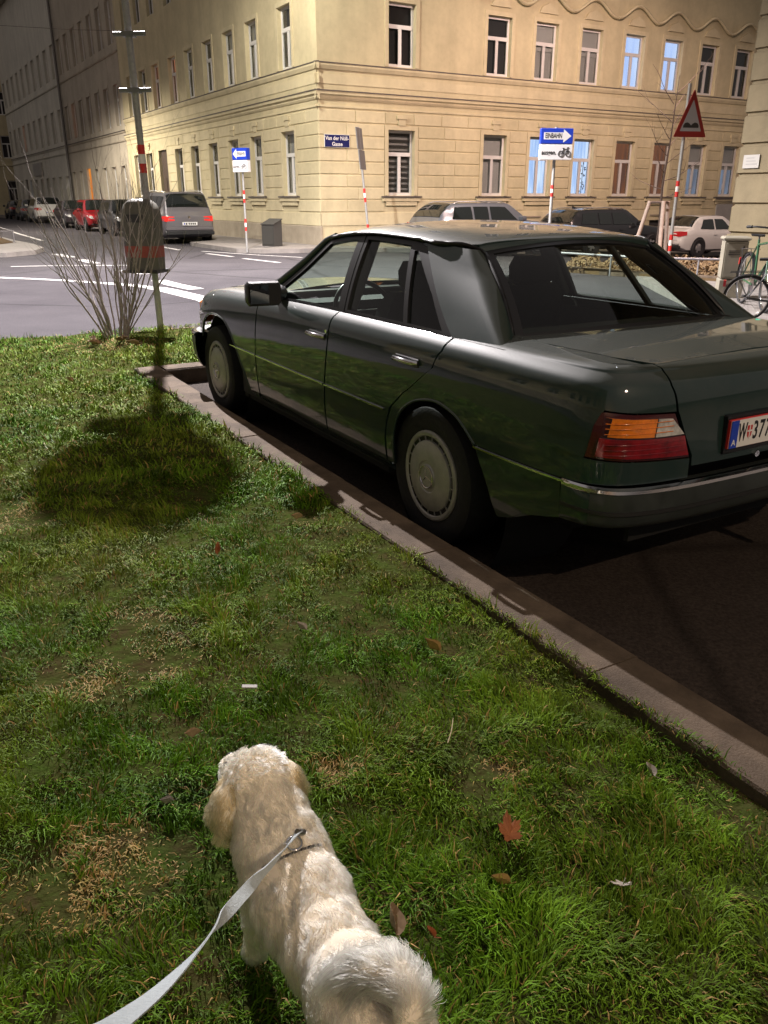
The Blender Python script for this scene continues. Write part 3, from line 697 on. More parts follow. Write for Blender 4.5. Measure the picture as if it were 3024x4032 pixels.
bar(rb_, RM, 'plinth', 'tan_stucco', -.06, 13, [(-.02, -.4), (.07, -.4), (.07, .84), (-.02, .87)])
m = MB(); m.box(.10, .42, -.075, -.05, 1.98, 2.20, .004); hn = put(m.build('wall_plate', MATS['cabinet_plate'], rb_), RM)
for k in range(3):
    m = MB(); m.box(.16, .38-.03*k, -.0775, -.074, 2.04+k*.05, 2.055+k*.05); put(m.build('plate_line', MATS['door_grey'], rb_), RM)
m = MB(); m.box(.72, .80, -.16, -.05, 1.85, 2.5, .02); put(m.build('wall_bracket', MATS['pipe_metal'], rb_), RM)

# ---------------- house on the near left side of the street (mirrored in the car's flank)
oh = empty('opposite_building', (*UV(-8, 13.0), 0)); tag(oh, 'yellow street house behind the lawn seen only as a reflection in the car', 'building')
OM = Matrix.Rotation(2.0946 - math.pi, 4, 'Z'); OM = Matrix.Rotation(2.0946, 4, 'Z') @ Matrix.Rotation(0, 4, 'Z')
o_op = [(x-.55, x+.55, z, z+1.9) for x in np.arange(1.5, 27, 2.6) for z in (1.3, 5.0)]
me = wall_mesh(28, -.2, 12, o_op); w = link_mesh('wall', me, MATS['cream_stucco'], oh); put(w, OM)
m = MB(); m.box(0, 28, .25, 9, -.2, 12.2); put(m.build('inner_core', MATS['core_dark'], oh), OM)
for (a, b, c, d) in o_op: put_window(oh, OM, (a+b)/2, c, 1.1, 1.9, 'room_dark', panes=False)
bar(oh, OM, 'plinth', 'plinth_render', 0, 28, [(-.02, -.2), (.06, -.2), (.06, .8), (-.02, .84)])
bar(oh, OM, 'string_course', 'cream_stucco_pale', 0, 28, [(-.02, 4.2), (.1, 4.25), (.1, 4.4), (-.02, 4.45)])

# ================================================================== street lamps (their light is all the light there is)
pmat('lamp_housing', (.20, .20, .20), rough=.4, metal=.6)
def street_lamp(label, loc, power, color, cable_dir, lens_e, size=156, blend=.3, wing=1.0, soft=.10, aim=None):
    rt = empty('street_lamp', loc); tag(rt, label, 'street lamp', 'suspended street lamps')
    m = MB(); m.lathe([(.02, .34), (.10, .32), (.16, .22), (.26, .14), (.30, .06), (.30, .03), (.27, .03)], 20, 'Z'); m.build('lamp_housing', MATS['lamp_housing'], rt, smooth=50)
    m = MB(); m.lathe([(.26, .045), (.20, .036), (.0, .030)], 20, 'Z'); m.build('lamp_lens', emat('lens_%d' % int(power), color, lens_e), rt)
    d = Vector((*cable_dir, 0)).normalized(); m = MB(); m.tube([d*-14 + Vector((0, 0, 1.1)), d*-6 + Vector((0, 0, .55)), Vector((0, 0, .36)), d*6 + Vector((0, 0, .55)), d*14 + Vector((0, 0, 1.1))], .012, 5); m.build('cable', MATS['pipe_metal'], rt)
    ld = bpy.data.lights.new('lamp_light', 'SPOT'); ld.energy = power; ld.color = color; ld.spot_size = R(size); ld.spot_blend = blend; ld.shadow_soft_size = soft
    if wing < 1:            # street luminaire photometry: weaker straight down, stronger to the sides
        ld.use_nodes = True; nt = ld.node_tree; em = nt.nodes['Emission']; tc = nt.nodes.new('ShaderNodeTexCoord'); sx = nt.nodes.new('ShaderNodeSeparateXYZ'); ab = nt.nodes.new('ShaderNodeMath'); ab.operation = 'ABSOLUTE'
        mr = nt.nodes.new('ShaderNodeMapRange'); mr.inputs['From Min'].default_value = .52; mr.inputs['From Max'].default_value = 1.0; mr.inputs['To Min'].default_value = 1.0; mr.inputs['To Max'].default_value = wing
        nt.links.new(tc.outputs['Normal'], sx.inputs[0]); nt.links.new(sx.outputs['Z'], ab.inputs[0]); nt.links.new(ab.outputs[0], mr.inputs['Value']); nt.links.new(mr.outputs['Result'], em.inputs['Strength'])
    lo = bpy.data.objects.new('lamp_light', ld); col.objects.link(lo); lo.parent = rt; lo.location = (0, 0, .0)
    if aim: lo.rotation_euler = Vector(aim).to_track_quat('-Z', 'Y').to_euler()
    return rt
street_lamp('white street lamp hung on a cable over the crossing', (-3.75, 13.85, 8.0), 25000, (1.0, .93, .93), (1, .25), 12, 156, .92, .30, .05)
street_lamp('white street lamp hung on a cable in front of the house corner', (-4.9, 21.6, 9.6), 3900, (1.0, .92, .80), (1, .25), 11, 146, .6, 1.0, .1, (.30, .42, -1))
street_lamp('pinkish street lamp hung on a cable over the side street', (8.3, 22.5, 9.0), 4400, (1.0, .70, .60), (-.5, .86), 8, 150, .6, 1.0, .1, (-.05, .45, -1))
street_lamp('warm street lamp hung on a cable behind the parking bay', (5.5, -6.0, 8.0), 1600, (1.0, .76, .53), (.86, .5), 5)
street_lamp('white street lamp hung on a cable far down the left street', (*AB(-8.5, 19), 8.0), 8500, (1.0, .90, .76), (.86, .5), 10, 162, .4, .5)
# ================================================================== the dark green saloon car
def panel_mesh(name, poly, gu, gv, surf, thick=0.012, holes=(), eps=1e-3, subdiv=0.03):
    """a sheet over polygon POLY (u,v) of surface SURF(u,v)->xyz with interior points on the grid gu x gv and a folded edge"""
    def dens(pl):
        out = []
        for i, a in enumerate(pl):
            b = pl[(i+1) % len(pl)]; L = math.hypot(a[0]-b[0], (a[1]-b[1])); n = max(1, int(L / subdiv))
            out += [(a[0] + (b[0]-a[0])*k/n, a[1] + (b[1]-a[1])*k/n) for k in range(n)]
        return out
    P = dens(poly); H = [dens(h) for h in holes]
    def inside(Q, pl):
        Q = np.asarray(Q, float).reshape(-1, 2); A = np.asarray(pl, float); B = np.roll(A, -1, 0); x, y = Q[:, :1], Q[:, 1:]
        dy = np.where(np.abs(B[:, 1]-A[:, 1]) < 1e-12, 1e-12, B[:, 1]-A[:, 1])
        c = ((A[:, 1] > y) != (B[:, 1] > y)) & (x < (B[:, 0]-A[:, 0])*(y-A[:, 1])/dy + A[:, 0])
        return (c.sum(1) % 2) == 1
    def near(Q, pl, d):
        Q = np.asarray(Q, float); A = np.asarray(pl, float); return (np.abs(Q[:, None, :] - A[None]).max(2) < d).any(1)
    pts = [Vector(p) for p in P]; edges = [(i, (i+1) % len(P)) for i in range(len(P))]
    for h in H:
        k = len(pts); pts += [Vector(p) for p in h]; edges += [(k+i, k+(i+1) % len(h)) for i in range(len(h))]
    pu = [p[0] for p in P]; pv = [p[1] for p in P]
    Q = np.array([(u, v) for u in gu if min(pu) < u < max(pu) for v in gv if min(pv) < v < max(pv)]).reshape(-1, 2)
    if len(Q):
        ok = inside(Q, P) & ~near(Q, P, .008)
        for h in H: ok &= ~inside(Q, h) & ~near(Q, h, .008)
        pts += [Vector(q) for q in Q[ok]]
    vs, es, fs, *_ = delaunay_2d_cdt(pts, edges, [], 0, 1e-6)
    cen = np.array([(sum(vs[i].x for i in f)/len(f), sum(vs[i].y for i in f)/len(f)) for f in fs]); ok = inside(cen, P)
    for h in H: ok &= ~inside(cen, h)
    keep = [tuple(f) for f, k in zip(fs, ok) if k]
    uv = np.array([(v.x, v.y) for v in vs]); X = surf(uv[:, 0], uv[:, 1])
    e = 1e-3
    N = np.cross(surf(uv[:, 0] + e, uv[:, 1]) - surf(uv[:, 0] - e, uv[:, 1]), surf(uv[:, 0], uv[:, 1] + e) - surf(uv[:, 0], uv[:, 1] - e))
    N /= np.maximum(np.linalg.norm(N, axis=1, keepdims=True), 1e-9)
    return X, N, keep

def finish_panel(name, X, N, faces, mat, parent, thick=0.012, mirror=False, flip=False):
    if flip: N = -N
    if mirror:
        X = X * np.array([1, -1, 1]); N = N * np.array([1, -1, 1])
    # orient faces with the normals
    F = []
    for f in faces:
        a, b, c = X[f[0]], X[f[1]], X[f[2]]
        n = np.cross(b - a, c - a)
        F.append(f if n @ N[f[0]] > 0 else tuple(reversed(f)))
    # boundary edges
    cnt = {}
    for f in F:
        for i in range(len(f)):
            a, b = f[i], f[(i+1) % len(f)]; k = (min(a, b), max(a, b)); cnt.setdefault(k, []).append((a, b))
    V = [tuple(p) for p in X]; NN = [tuple(n) for n in N]
    for k, lst in cnt.items():
        if len(lst) == 1:
            a, b = lst[0]; i = len(V)
            pa, pb, na, nb = X[a], X[b], N[a], N[b]
            t = np.cross(pb - pa, na); nl = np.linalg.norm(t)
            t = t / nl if nl > 1e-9 else na
            V += [tuple(pa), tuple(pb), tuple(pb - nb*thick), tuple(pa - na*thick)]; NN += [tuple(t)] * 4
            F.append((i + 1, i, i + 3, i + 2))
    me = bpy.data.meshes.new(name); me.from_pydata(V, [], F)
    me.polygons.foreach_set('use_smooth', [True] * len(me.polygons))
    me.normals_split_custom_set_from_vertices(NN)
    return link_mesh(name, me, mat, parent)

def build_green_car():
    paint = MATS['car_paint']; black = MATS['black_rubber']; chrome = MATS['chrome']; trimm = MATS['black_trim']
    root = empty('parked_car', (0.927, 3.858, 0), 2.0946)
    tag(root, 'dark green four-door saloon car parked beside the grass kerb', 'car')
    # ---- plan outline: from rear centre along the left side to the front centre
    pl = [(-1.088, 0), (-1.086, .2), (-1.080, .4), (-1.070, .55), (-1.052, .66), (-1.030, .73), (-.995, .785), (-.94, .822), (-.86, .843),
          (-.70, .856), (-.4, .866), (0, .872), (.6, .874), (1.2, .874), (1.8, .872), (2.4, .866), (2.8, .858), (3.1, .845), (3.28, .825), (3.40, .79), (3.48, .74), (3.53, .66), (3.56, .5), (3.585, .25), (3.59, 0)]
    pl = np.array(pl); ds = np.concatenate([[0], np.cumsum(np.linalg.norm(np.diff(pl, axis=0), axis=1))]); Ltot = ds[-1]
    fx, fy = pch(ds, pl[:, 0]), pch(ds, pl[:, 1])
    # smooth with a dense resample
    sd = np.linspace(0, Ltot, 900); px, py = fx(sd), fy(sd)
    def perim(s):
        a = np.abs(s); X = np.interp(a, sd, px); Y = np.interp(a, sd, py) * np.where(np.asarray(s) < 0, -1, 1); return X, Y
    def pnorm(s):
        e = .03; x1, y1 = perim(s + e); x0, y0 = perim(s - e); t = np.stack([x1-x0, y1-y0], -1); t /= np.linalg.norm(t, axis=-1, keepdims=True)
        return np.stack([-t[..., 1], t[..., 0]], -1)      # outward (left of travel from rear to front along the left side)
    zbX = pch([-1.09, -.6, -.3, 0, .9, 1.9, 2.2, 2.7, 3.1, 3.4, 3.6], [.925, .928, .93, .93, .925, .905, .89, .87, .84, .80, .765])
    vk = np.arange(10)
    ins = pch(vk, [.06, .02, .003, 0, .005, .019, .037, .085, .128, .235])
    zlow = [.235, .30, .45, .56, .68]
    def vz(v, zb):
        tops = [zb-.10, zb-.04, zb, zb+.013, zb+.022]
        v = np.asarray(v, float); out = np.zeros(np.broadcast(v, zb).shape); vv = np.broadcast_to(v, out.shape); 
        zz = [np.full(out.shape, z) for z in zlow] + [np.broadcast_to(t, out.shape) for t in tops]
        Z = np.stack(zz, 0); i = np.clip(np.floor(vv).astype(int), 0, 8); t = vv - i
        idx = tuple(np.indices(out.shape))
        def at(k): return Z[(np.clip(k, 0, 9),) + idx]
        p0, p1, p2, p3 = at(i-1), at(i), at(i+1), at(i+2)
        m1 = np.where(i > 0, (p2-p0)/2, p2-p1); m2 = np.where(i < 8, (p3-p1)/2, p2-p1)
        return ((1+2*t)*(1-t)**2)*p1 + t*(1-t)**2*m1 + t*t*(3-2*t)*p2 + t*t*(t-1)*m2
    cornk = pch([0, .25, .50, .62, .90, 1.05, 1.35, Ltot-1.3, Ltot-1.0, Ltot-.5, Ltot-.2, Ltot+.1], [1, .8, .45, .3, .3, .45, 1, 1, .5, .3, .8, 1])
    def side(s, v):
        s = np.asarray(s, float); v = np.asarray(v, float); s, v = np.broadcast_arrays(s, v)
        X, Y = perim(s); n = pnorm(s); zb = zbX(X); i = ins(v); kc = cornk(np.abs(s)); i = np.where(i > .085, .085 + (i - .085)*kc, i)
        return np.stack([X + (-n[..., 0])*0 + n[..., 0]*(-i), Y - n[..., 1]*i, vz(v, zb)], -1)
    # side() insets against the outward normal
    def sX(X): return float(np.interp(X, px[60:840], sd[60:840]))
    def vof(X, z):
        zb = float(zbX(X)); ks = np.linspace(0, 7, 141); zs = vz(ks, np.full(141, zb)); return float(np.interp(z, zs, ks))
    def SP(pts): return [(sX(x), vof(x, z)) for x, z in pts]
    def arch(cx, r, a0, a1, n=22, cz=.315):
        return [(cx + r*math.cos(R(a0 + (a1-a0)*k/n)), cz + r*math.sin(R(a0 + (a1-a0)*k/n))) for k in range(n+1)]
    gs = np.unique(np.concatenate([np.arange(0, 1.25, .02), np.arange(1.25, Ltot-1.2, .055), np.arange(Ltot-1.2, Ltot, .025)])); gs = np.concatenate([-gs[::-1][:-1], gs])
    gv = np.concatenate([np.arange(0.3, 4.5, .5), np.arange(4.5, 9.01, .22)])
    ARR = [(-.362, .556), (-.33, .580), (-.22, .645), (-.08, .672), (.05, .652), (.16, .60), (.235, .52), (.268, .42), (.275, .30)]
    ARF = [(3.15, .52), (3.08, .62), (2.95, .69), (2.75, .715), (2.57, .70), (2.45, .65), (2.33, .55), (2.20, .40), (2.14, .30)]
    def smooth_arch(P, n=36):
        t = np.linspace(0, len(P)-1, n); k = np.arange(len(P)); return list(zip(pch(k, [p[0] for p in P])(t), pch(k, [p[1] for p in P])(t)))
    ARR = smooth_arch(ARR); ARF = smooth_arch(ARF)
    def both(name, poly, mat=paint, holes=(), off=0.0, thick=.012):
        f = side if off == 0 else (lambda s, v: side(s, v) + 0)
        X, N, F = panel_mesh(name, poly, gs, gv, side, holes=holes)
        if off: X = X + N * off * (1 if (N[:, 1] * np.sign(X[:, 1])).mean() > 0 else -1)
        sg = 1 if (N[:, 1]).mean() > 0 or (abs(N[:, 1]).mean() < .3 and N[:, 0].mean() < 0) else -1
        N2 = N * sg
        a = finish_panel(name, X, N2, F, mat, root, thick); b = finish_panel(name, X, N2, F, mat, root, thick, mirror=True)
        return a, b
    def outward(X, N):
        c = np.array([1.2, 0, .6]); return N if ((X - c) * N).sum(1).mean() > 0 else -N
    # ---- front fenders
    fpoly = SP([(1.975, .30)] + [(1.97, .5), (1.962, .84)])
    fpoly += [(sX(1.962), 7.0), (sX(1.985), 9.0)]
    fpoly += [(sX(x), 9.0) for x in (2.3, 2.7, 3.0, 3.2)] + [(sX(3.33), 8.8), (sX(3.37), 7.0), (sX(3.375), 6.0)]
    fpoly += SP([(3.375, .60), (3.30, .56), (3.17, .52)]) + SP(ARF) + SP([(2.10, .275), (2.0, .275)])
    X, N, F = panel_mesh('fender', fpoly, gs, gv, side); N = outward(X, N)
    for mir in (False, True): finish_panel('front_fender', X, N, F, paint, root, mirror=mir)
    # ---- doors (below the belt line)
    fd = SP([(1.955, .30), (1.955, .5), (1.948, .80)]) + [(sX(1.945), 7.0)] + [(sX(x), 7.0) for x in (1.6, 1.3)] + [(sX(.955), 7.0)] + SP([(.955, .80), (.985, .5), (.995, .30)])
    rd = SP([(.980, .30), (.970, .5), (.941, .80)]) + [(sX(.941), 7.0), (sX(.5), 7.0), (sX(-.075), 7.0)] + SP([(-.07, .88), (-.025, .80), (.07, .735), (.19, .655), (.29, .575), (.325, .50), (.345, .42), (.352, .30)])
    doors = []
    for nm, pl_ in (('front_door', fd), ('rear_door', rd)):
        X, N, F = panel_mesh(nm, pl_, gs, gv, side); N = outward(X, N)
        for mir in (False, True): doors.append(finish_panel(nm, X, N, F, paint, root, mirror=mir))
    # ---- rear quarter panels, running round the corner to the boot lid
    s_lid = float(np.interp(.565, py[:200], sd[:200])); s_in = float(np.interp(.47, py[:200], sd[:200]))
    s_tl_out = sX(-.90)
    q = SP([(.335, .30), (.33, .42), (.31, .50), (.275, .575), (.175, .66), (.055, .742), (-.037, .806), (-.083, .88)]) + [(sX(-.09), 7.0), (sX(-.12), 7.6), (sX(-.30), 8.0), (sX(-.36), 9.0)]
    q += [(s, 9.0) for s in np.linspace(sX(-.45), s_lid + .13, 8)] + [(s_lid + .02, 8.6), (s_lid + .004, 7.6), (s_lid, 7.0), (s_lid, 6.0), (s_lid - .02, vof(-.9, .800))]
    q += [(s_lid + .15, vof(-.9, .806)), (s_lid + .26, vof(-.9, .815)), (sX(-.976), vof(-.9, .814)), (sX(-.955), vof(-.9, .76)), (sX(-.932), vof(-.9, .66)), (sX(-.927), vof(-.9, .645)), (s_in, vof(-.9, .628)), (s_in - .0, vof(-.9, .56))]
    q += SP([(-.98, .56), (-.80, .556)]) + SP(ARR)
    X, N, F = panel_mesh('quarter', q, gs, gv, side); N = outward(X, N)
    for mir in (False, True): finish_panel('rear_quarter_panel', X, N, F, paint, root, mirror=mir)
    # lower cladding behind the rear wheel
    q = SP([(-.372, .542), (-.80, .542), (-.845, .542), (-.85, .43), (-.85, .405), (-.70, .365), (-.50, .29), (-.49, .31), (-.452, .40), (-.40, .49)])
    X, N, F = panel_mesh('cladding', q, gs, gv, side); N = outward(X, N)
    for mir in (False, True): finish_panel('side_cladding', X, N, F, paint, root, mirror=mir)
    # sills under the doors
    q = [(sX(.34), .05), (sX(2.12), .05), (sX(2.12), .9), (sX(.34), .9)]
    X, N, F = panel_mesh('sill', q, gs, np.arange(.05, 1, .3), side); N = outward(X, N)
    for mir in (False, True): finish_panel('sill', X - N*0.006, N, F, paint, root, mirror=mir)
    # ---- chrome waist strip
    def strip(name, xs, z, h, out, mat, nseg=30):
        for sg in (1, -1):
            m = MB(); ring = []
            for x in np.linspace(xs[0], xs[1], nseg):
                s = sX(x); p = side(np.array(s), np.array(vof(x, z))); n = pnorm(np.array(s))
                a = [(p[0], p[1]-.001, p[2]-h), (p[0]+n[0]*out, p[1]+n[1]*out, p[2]-h*.6), (p[0]+n[0]*out, p[1]+n[1]*out, p[2]+h*.6), (p[0], p[1]-.001, p[2]+h)]
                ring.append([(v[0], v[1]*sg, v[2]) for v in a])
            vs = [v for r_ in ring for v in r_]; fs = []
            for i in range(nseg-1):
                for k in range(3): fs.append((i*4+k, i*4+k+1, i*4+5+k, i*4+4+k))
            m.add(vs, fs); m.build(name, mat, root, smooth=40)
    strip('waist_strip', (.985, 1.95), .551, .006, .008, chrome); strip('waist_strip', (.34, .970), .551, .006, .008, chrome)
    strip('waist_strip', (1.965, 2.42), .551, .006, .008, chrome, 12); strip('waist_strip', (-.93, -.364), .548, .006, .008, chrome)
    # ---- belt seal: thin bright and black strips at the window line
    def gh(Xq, w):
        Xq, w = np.broadcast_arrays(np.asarray(Xq, float), np.asarray(w, float)); s = np.interp(Xq, px[60:840], sd[60:840]); zb = zbX(Xq)
        Yb = np.interp(s, sd, py) - .092; zt = roofz(Xq, .585)
        Yr = np.interp(Xq, [-.5, .1, .5, 1.2, 1.5, 2.1], [.575, .580, .590, .590, .585, .56])
        bul = .014*4*w*(1-w); ww = w
        Y = Yb + (Yr - Yb)*ww + bul; z = (zb+.003) + (zt - zb)*ww
        return np.stack([Xq, Y, z], -1)
    zc = pch([-.5, .0, .14, .3, .6, .9, 1.15, 1.35, 1.45, 1.6, 2.1], [1.26, 1.285, 1.318, 1.335, 1.356, 1.362, 1.352, 1.330, 1.312, 1.28, 1.2])
    def roofz(X, Y):
        a = np.abs(Y)/.60; return zc(X) - .036*a**2 - .030*a**9
    def roof(X, Y):
        X, Y = np.broadcast_arrays(np.asarray(X, float), np.asarray(Y, float)); return np.stack([X, Y, roofz(X, Y)], -1)
    def up(X, N): return N if N[:, 2].mean() > 0 else -N
    # ---- roof
    rp = [(.13 - .05*(1-(y/.5)**2), y) for y in np.linspace(-.515, .515, 13)] + [(.2, .565), (.3, .578), (.8, .585), (1.3, .580), (1.40, .568)] + [(1.415 + .055*(1-(y/.55)**2), y) for y in np.linspace(.55, -.55, 13)] + [(1.40, -.568), (1.3, -.580), (.8, -.585), (.3, -.578), (.2, -.565)]
    gx = np.arange(.05, 1.5, .05); gy = np.concatenate([np.arange(-.48, .481, .06), [-.52, -.545, -.565, -.58, .52, .545, .565, .58]])
    X, N, F = panel_mesh('roof', rp, gx, gy, roof); finish_panel('roof', X, up(X, N), F, paint, root)
    # ---- greenhouse side: pillars and frames around the windows
    gX = np.arange(-.5, 2.1, .05); gW = np.arange(0, 1.01, .125)
    fw = [(1.87, .035), (1.385, .90), (1.06, .915), (.985, .035)]
    rw_ = [(.885, .035), (.955, .915), (.535, .905), (.335, .035)]
    qw = [(.300, .035), (.487, .86), (.455, .86), (.20, .42), (.02, .035)]
    def ghside(name, poly, mat, holes=(), off=0.0, glass=False):
        X, N, F = panel_mesh(name, poly, gX, gW, gh, holes=holes, subdiv=.06); N = outward(X, N)
        for mir in (False, True): finish_panel(name, X + N*off, N, F, mat, root, thick=.004 if glass else .02, mirror=mir)
    ghside('door_frame', [(1.99, .0), (1.93, .055), (1.41, .985), (1.00, .985), (.915, .0)], trimm, holes=[fw])
    ghside('door_frame', [(.905, .0), (.99, .985), (.50, .985), (.40, .92), (.16, .42), (-.06, .0)], trimm, holes=[rw_, qw])
    ghside('side_window', [(1.885, .02), (1.39, .915), (1.05, .93), (.975, .02)], MATS['car_glass'], off=-.012, glass=True)
    ghside('side_window', [(.895, .02), (.945, .93), (.530, .92), (.325, .02)], MATS['car_glass'], off=-.012, glass=True)
    ghside('quarter_window', [(.31, .02), (.495, .88), (.45, .88), (.19, .42), (.00, .02)], MATS['car_glass'], off=-.012, glass=True)
    # A pillars
    for sg in (1, -1):
        m = MB(); m.tube([tuple((gh(x, w) + np.array([.025, -.012, .004])) * np.array([1, sg, 1])) for x, w in ((1.99, .02), (1.80, .36), (1.60, .70), (1.45, .955), (1.36, 1.0))], [.032, .028, .026, .024, .016], 8)
        m.build('windscreen_pillar', paint, root, smooth=60)
    # ---- rear window and rear pillars
    def rtop(t): return np.array([.075 + .055*t*t, .485*t, 1.292 - .040*t*t])
    def rbot(t): return np.array([-.405 + .115*t*t, .625*t, .952 - .022*t*t])
    def rearglass(t, k):
        t, k = np.broadcast_arrays(np.asarray(t, float), np.asarray(k, float))
        a = np.stack([.075 + .055*t*t, .485*t, 1.292 - .040*t*t], -1); b = np.stack([-.405 + .115*t*t, .625*t, .952 - .022*t*t], -1)
        P = a + (b - a)*k[..., None]; P[..., 2] += .02*4*k*(1-k); P[..., 0] -= .02*4*k*(1-k); return P
    gt = np.linspace(-.95, .95, 20); gk = np.linspace(.05, .95, 8)
    X, N, F = panel_mesh('rw', [(-.95, .05), (.95, .05), (.95, .95), (-.95, .95)], gt, gk, rearglass, subdiv=.1)
    N = N if N[:, 0].mean() < 0 else -N
    finish_panel('rear_window', X, N, F, MATS['car_glass_dark'], root, thick=.004)
    X, N, F = panel_mesh('rws', [(-1.0, .0), (1.0, .0), (1.0, 1.0), (-1.0, 1.0)], gt, gk, rearglass, holes=[[(-.945, .06), (.945, .06), (.945, .94), (-.945, .94)]], subdiv=.1)
    N = N if N[:, 0].mean() < 0 else -N
    finish_panel('rear_window_seal', X + N*.004, N, F, trimm, root, thick=.015)
    # C pillar: from the rear door frame across the rounded corner to the rear window
    nrow = 15; ncol = 12
    Vp = np.zeros((nrow, ncol, 3))
    for i, w in enumerate(np.linspace(1.0, 0, nrow)):
        fr = float(np.interp(w, [0, .42, .92, 1.0, 1.05], [-.068, .152, .395, .44, .47])); e = float(np.interp(w, [0, .3, .7, 1, 1.05], [-.36, -.22, -.02, .155, .18]))
        A = gh(np.array(fr), np.array(w)); B = gh(np.array(e), np.array(w)); B = B + np.array([0, -.012, 0])
        G = rearglass(np.array(1.0), np.array(1 - w)) + np.array([-.004, .004, .004])
        C1 = B + np.array([-.06, 0, 0])       # bezier handle for the rounding
        for j in range(ncol):
            t = j/(ncol-1)
            if t < .5: P = A + (B - A)*(t/.5)
            else:
                u = (t-.5)/.5; P = B*(1-u)**2 + C1*2*u*(1-u) + G*u*u
            Vp[i, j] = P + np.array([0, .005 if j < 6 else .003, 0])
    for sg in (1, -1):
        vs = [tuple(Vp[i, j]*np.array([1, sg, 1])) for i in range(nrow) for j in range(ncol)]
        fs = [(i*ncol+j, i*ncol+j+1, (i+1)*ncol+j+1, (i+1)*ncol+j) for i in range(nrow-1) for j in range(ncol-1)]
        m = MB(); m.add(vs, fs); o = m.build('rear_pillar', paint, root, smooth=179)
    for sg in (1, -1):
        vs = [tuple((Vp[i, j] + np.array([.012, -.020, -.006]))*np.array([1, sg, 1])) for i in range(nrow) for j in range(ncol)]
        m = MB(); m.add(vs, fs); m.build('pillar_trim', MATS['interior'], root, smooth=179)
    # black trim: along the roof edge and down beside the rear window
    for sg in (1, -1):
        pts = [gh(x, .985) + np.array([0, .006, .004]) for x in np.linspace(1.40, .34, 16)] + [np.array([.235, .575, 1.284]), np.array([.165, .535, 1.273])]
        pts += [rearglass(np.array(1.0), np.array(k)) + np.array([-.006, .016, .006]) for k in np.linspace(.06, .97, 10)]
        pp = np.array(pts); t = np.linspace(0, len(pp)-1, 70); k = np.arange(len(pp)); pp = np.stack([pch(k, pp[:, c])(t) for c in range(3)], 1)
        MB().tube([tuple(p*np.array([1, sg, 1])) for p in pp], [.0105]*68 + [.005, .002], 6).build('drip_rail', trimm, root, smooth=60)
    # roof header above the rear window
    vs = []; nn = 25
    for t in np.linspace(-1.06, 1.06, nn):
        y = .485*t; xr = .13 - .05*(1-(y/.5)**2); a = np.array([xr + .02, y, float(roofz(xr + .02, y)) - .004]); b = rearglass(np.array(t), np.array(.01)) + np.array([-.003, 0, .004]); mdl = (a + b)/2 + np.array([-.010, 0, .004])
        vs += [tuple(a), tuple(mdl), tuple(b)]
    m = MB(); m.add(vs, [(i*3+j, i*3+j+1, (i+1)*3+j+1, (i+1)*3+j) for i in range(nn-1) for j in range(2)]); m.build('rear_header', paint, root, smooth=80)
    # ---- boot lid: rear face and deck
    lidp = []
    lidp += [(s_lid - .008, 7.0), (s_lid - .008, 6.0), (s_lid - .03, vof(-.9, .80)), (s_in - .01, vof(-.9, .64)), (s_in - .012, vof(-.9, .60))]
    lidp = [(-a, b) for a, b in lidp] + [(a, b) for a, b in lidp[::-1]]
    lidp = lidp + [(s_lid - .004, 7.6), (s_lid + .010, 8.6), (s_lid + .10, 9.0)] + [(s, 9.0) for s in np.linspace(s_lid - .0, -(s_lid), 12)] + [(-(s_lid + .10), 9.0), (-(s_lid + .010), 8.6), (-(s_lid - .004), 7.6)]
    # rear face only (deck added below)
    lp = [(-a, b) for a, b in [(s_lid - .008, 7.0), (s_lid - .008, 6.0), (s_lid - .03, vof(-.9, .80)), (s_in - .01, vof(-.9, .64)), (s_in - .012, vof(-.9, .60))]]
    lp = lp + [(-a, b) for a, b in lp[::-1]] + [(s_lid - .004, 7.6), (s_lid + .012, 8.5)] + [(s, 8.5) for s in np.linspace(s_lid - .1, -(s_lid - .1), 14)] + [(-(s_lid + .012), 8.5), (-(s_lid - .004), 7.6)]
    X, N, F = panel_mesh('lidback', lp, gs, gv, side); N = outward(X, N)
    lid = finish_panel('boot_lid', X, N, F, paint, root)
    # deck surface
    e_in = float(ins(8.5))
    def deck(Xq, Y):
        Xq, Y = np.broadcast_arrays(np.asarray(Xq, float), np.asarray(Y, float))
        edge = vz(np.full(Xq.shape, 8.5), zbX(Xq)); yy = np.clip(np.abs(Y)/.70, 0, 1)
        return np.stack([Xq, Y, edge + .022*(1 - yy**2) * np.clip((Xq + .93)/.18, 0, 1)], -1)
    bx, by = [], []
    for s in np.linspace(s_lid - .002, 0, 10):
        p = side(np.array(s), np.array(8.5)); bx.append(p[0]); by.append(p[1])
    dk = [(x, -y) for x, y in zip(bx, by)] + [(x, y) for x, y in zip(bx[::-1], by[::-1])][1:]
    dk += [(-.80, .608), (-.60, .622), (-.40, .632), (-.31, .636)] + [(-.413 + .115*(y/.625)**2, y) for y in np.linspace(.60, -.60, 9)] + [(-.31, -.636), (-.40, -.632), (-.60, -.622), (-.80, -.608)]
    X, N, F = panel_mesh('deck', dk, np.arange(-1.0, -.3, .04), np.arange(-.6, .61, .05), deck); finish_panel('boot_deck', X, up(X, N), F, paint, root)
    # shoulder fillers between deck edge and rear fender top
    for sg in (1, -1):
        vs = []; xs = np.linspace(-.33, -.93, 16)
        for x in xs:
            s = sX(x); a = side(np.array(s), np.array(9.0)); yl = float(np.interp(x, [-.93, -.80, -.60, -.40, -.31], [.600, .615, .629, .639, .643]))
            b = deck(np.array(x), np.array(yl)); vs += [(a[0], a[1]*sg, a[2]), (b[0], (b[1])*sg, b[2]), (b[0], b[1]*sg, b[2]-.012)]
        fs = []
        for i in range(len(xs)-1):
            fs += [(i*3, i*3+1, i*3+4, i*3+3), (i*3+1, i*3+2, i*3+5, i*3+4)]
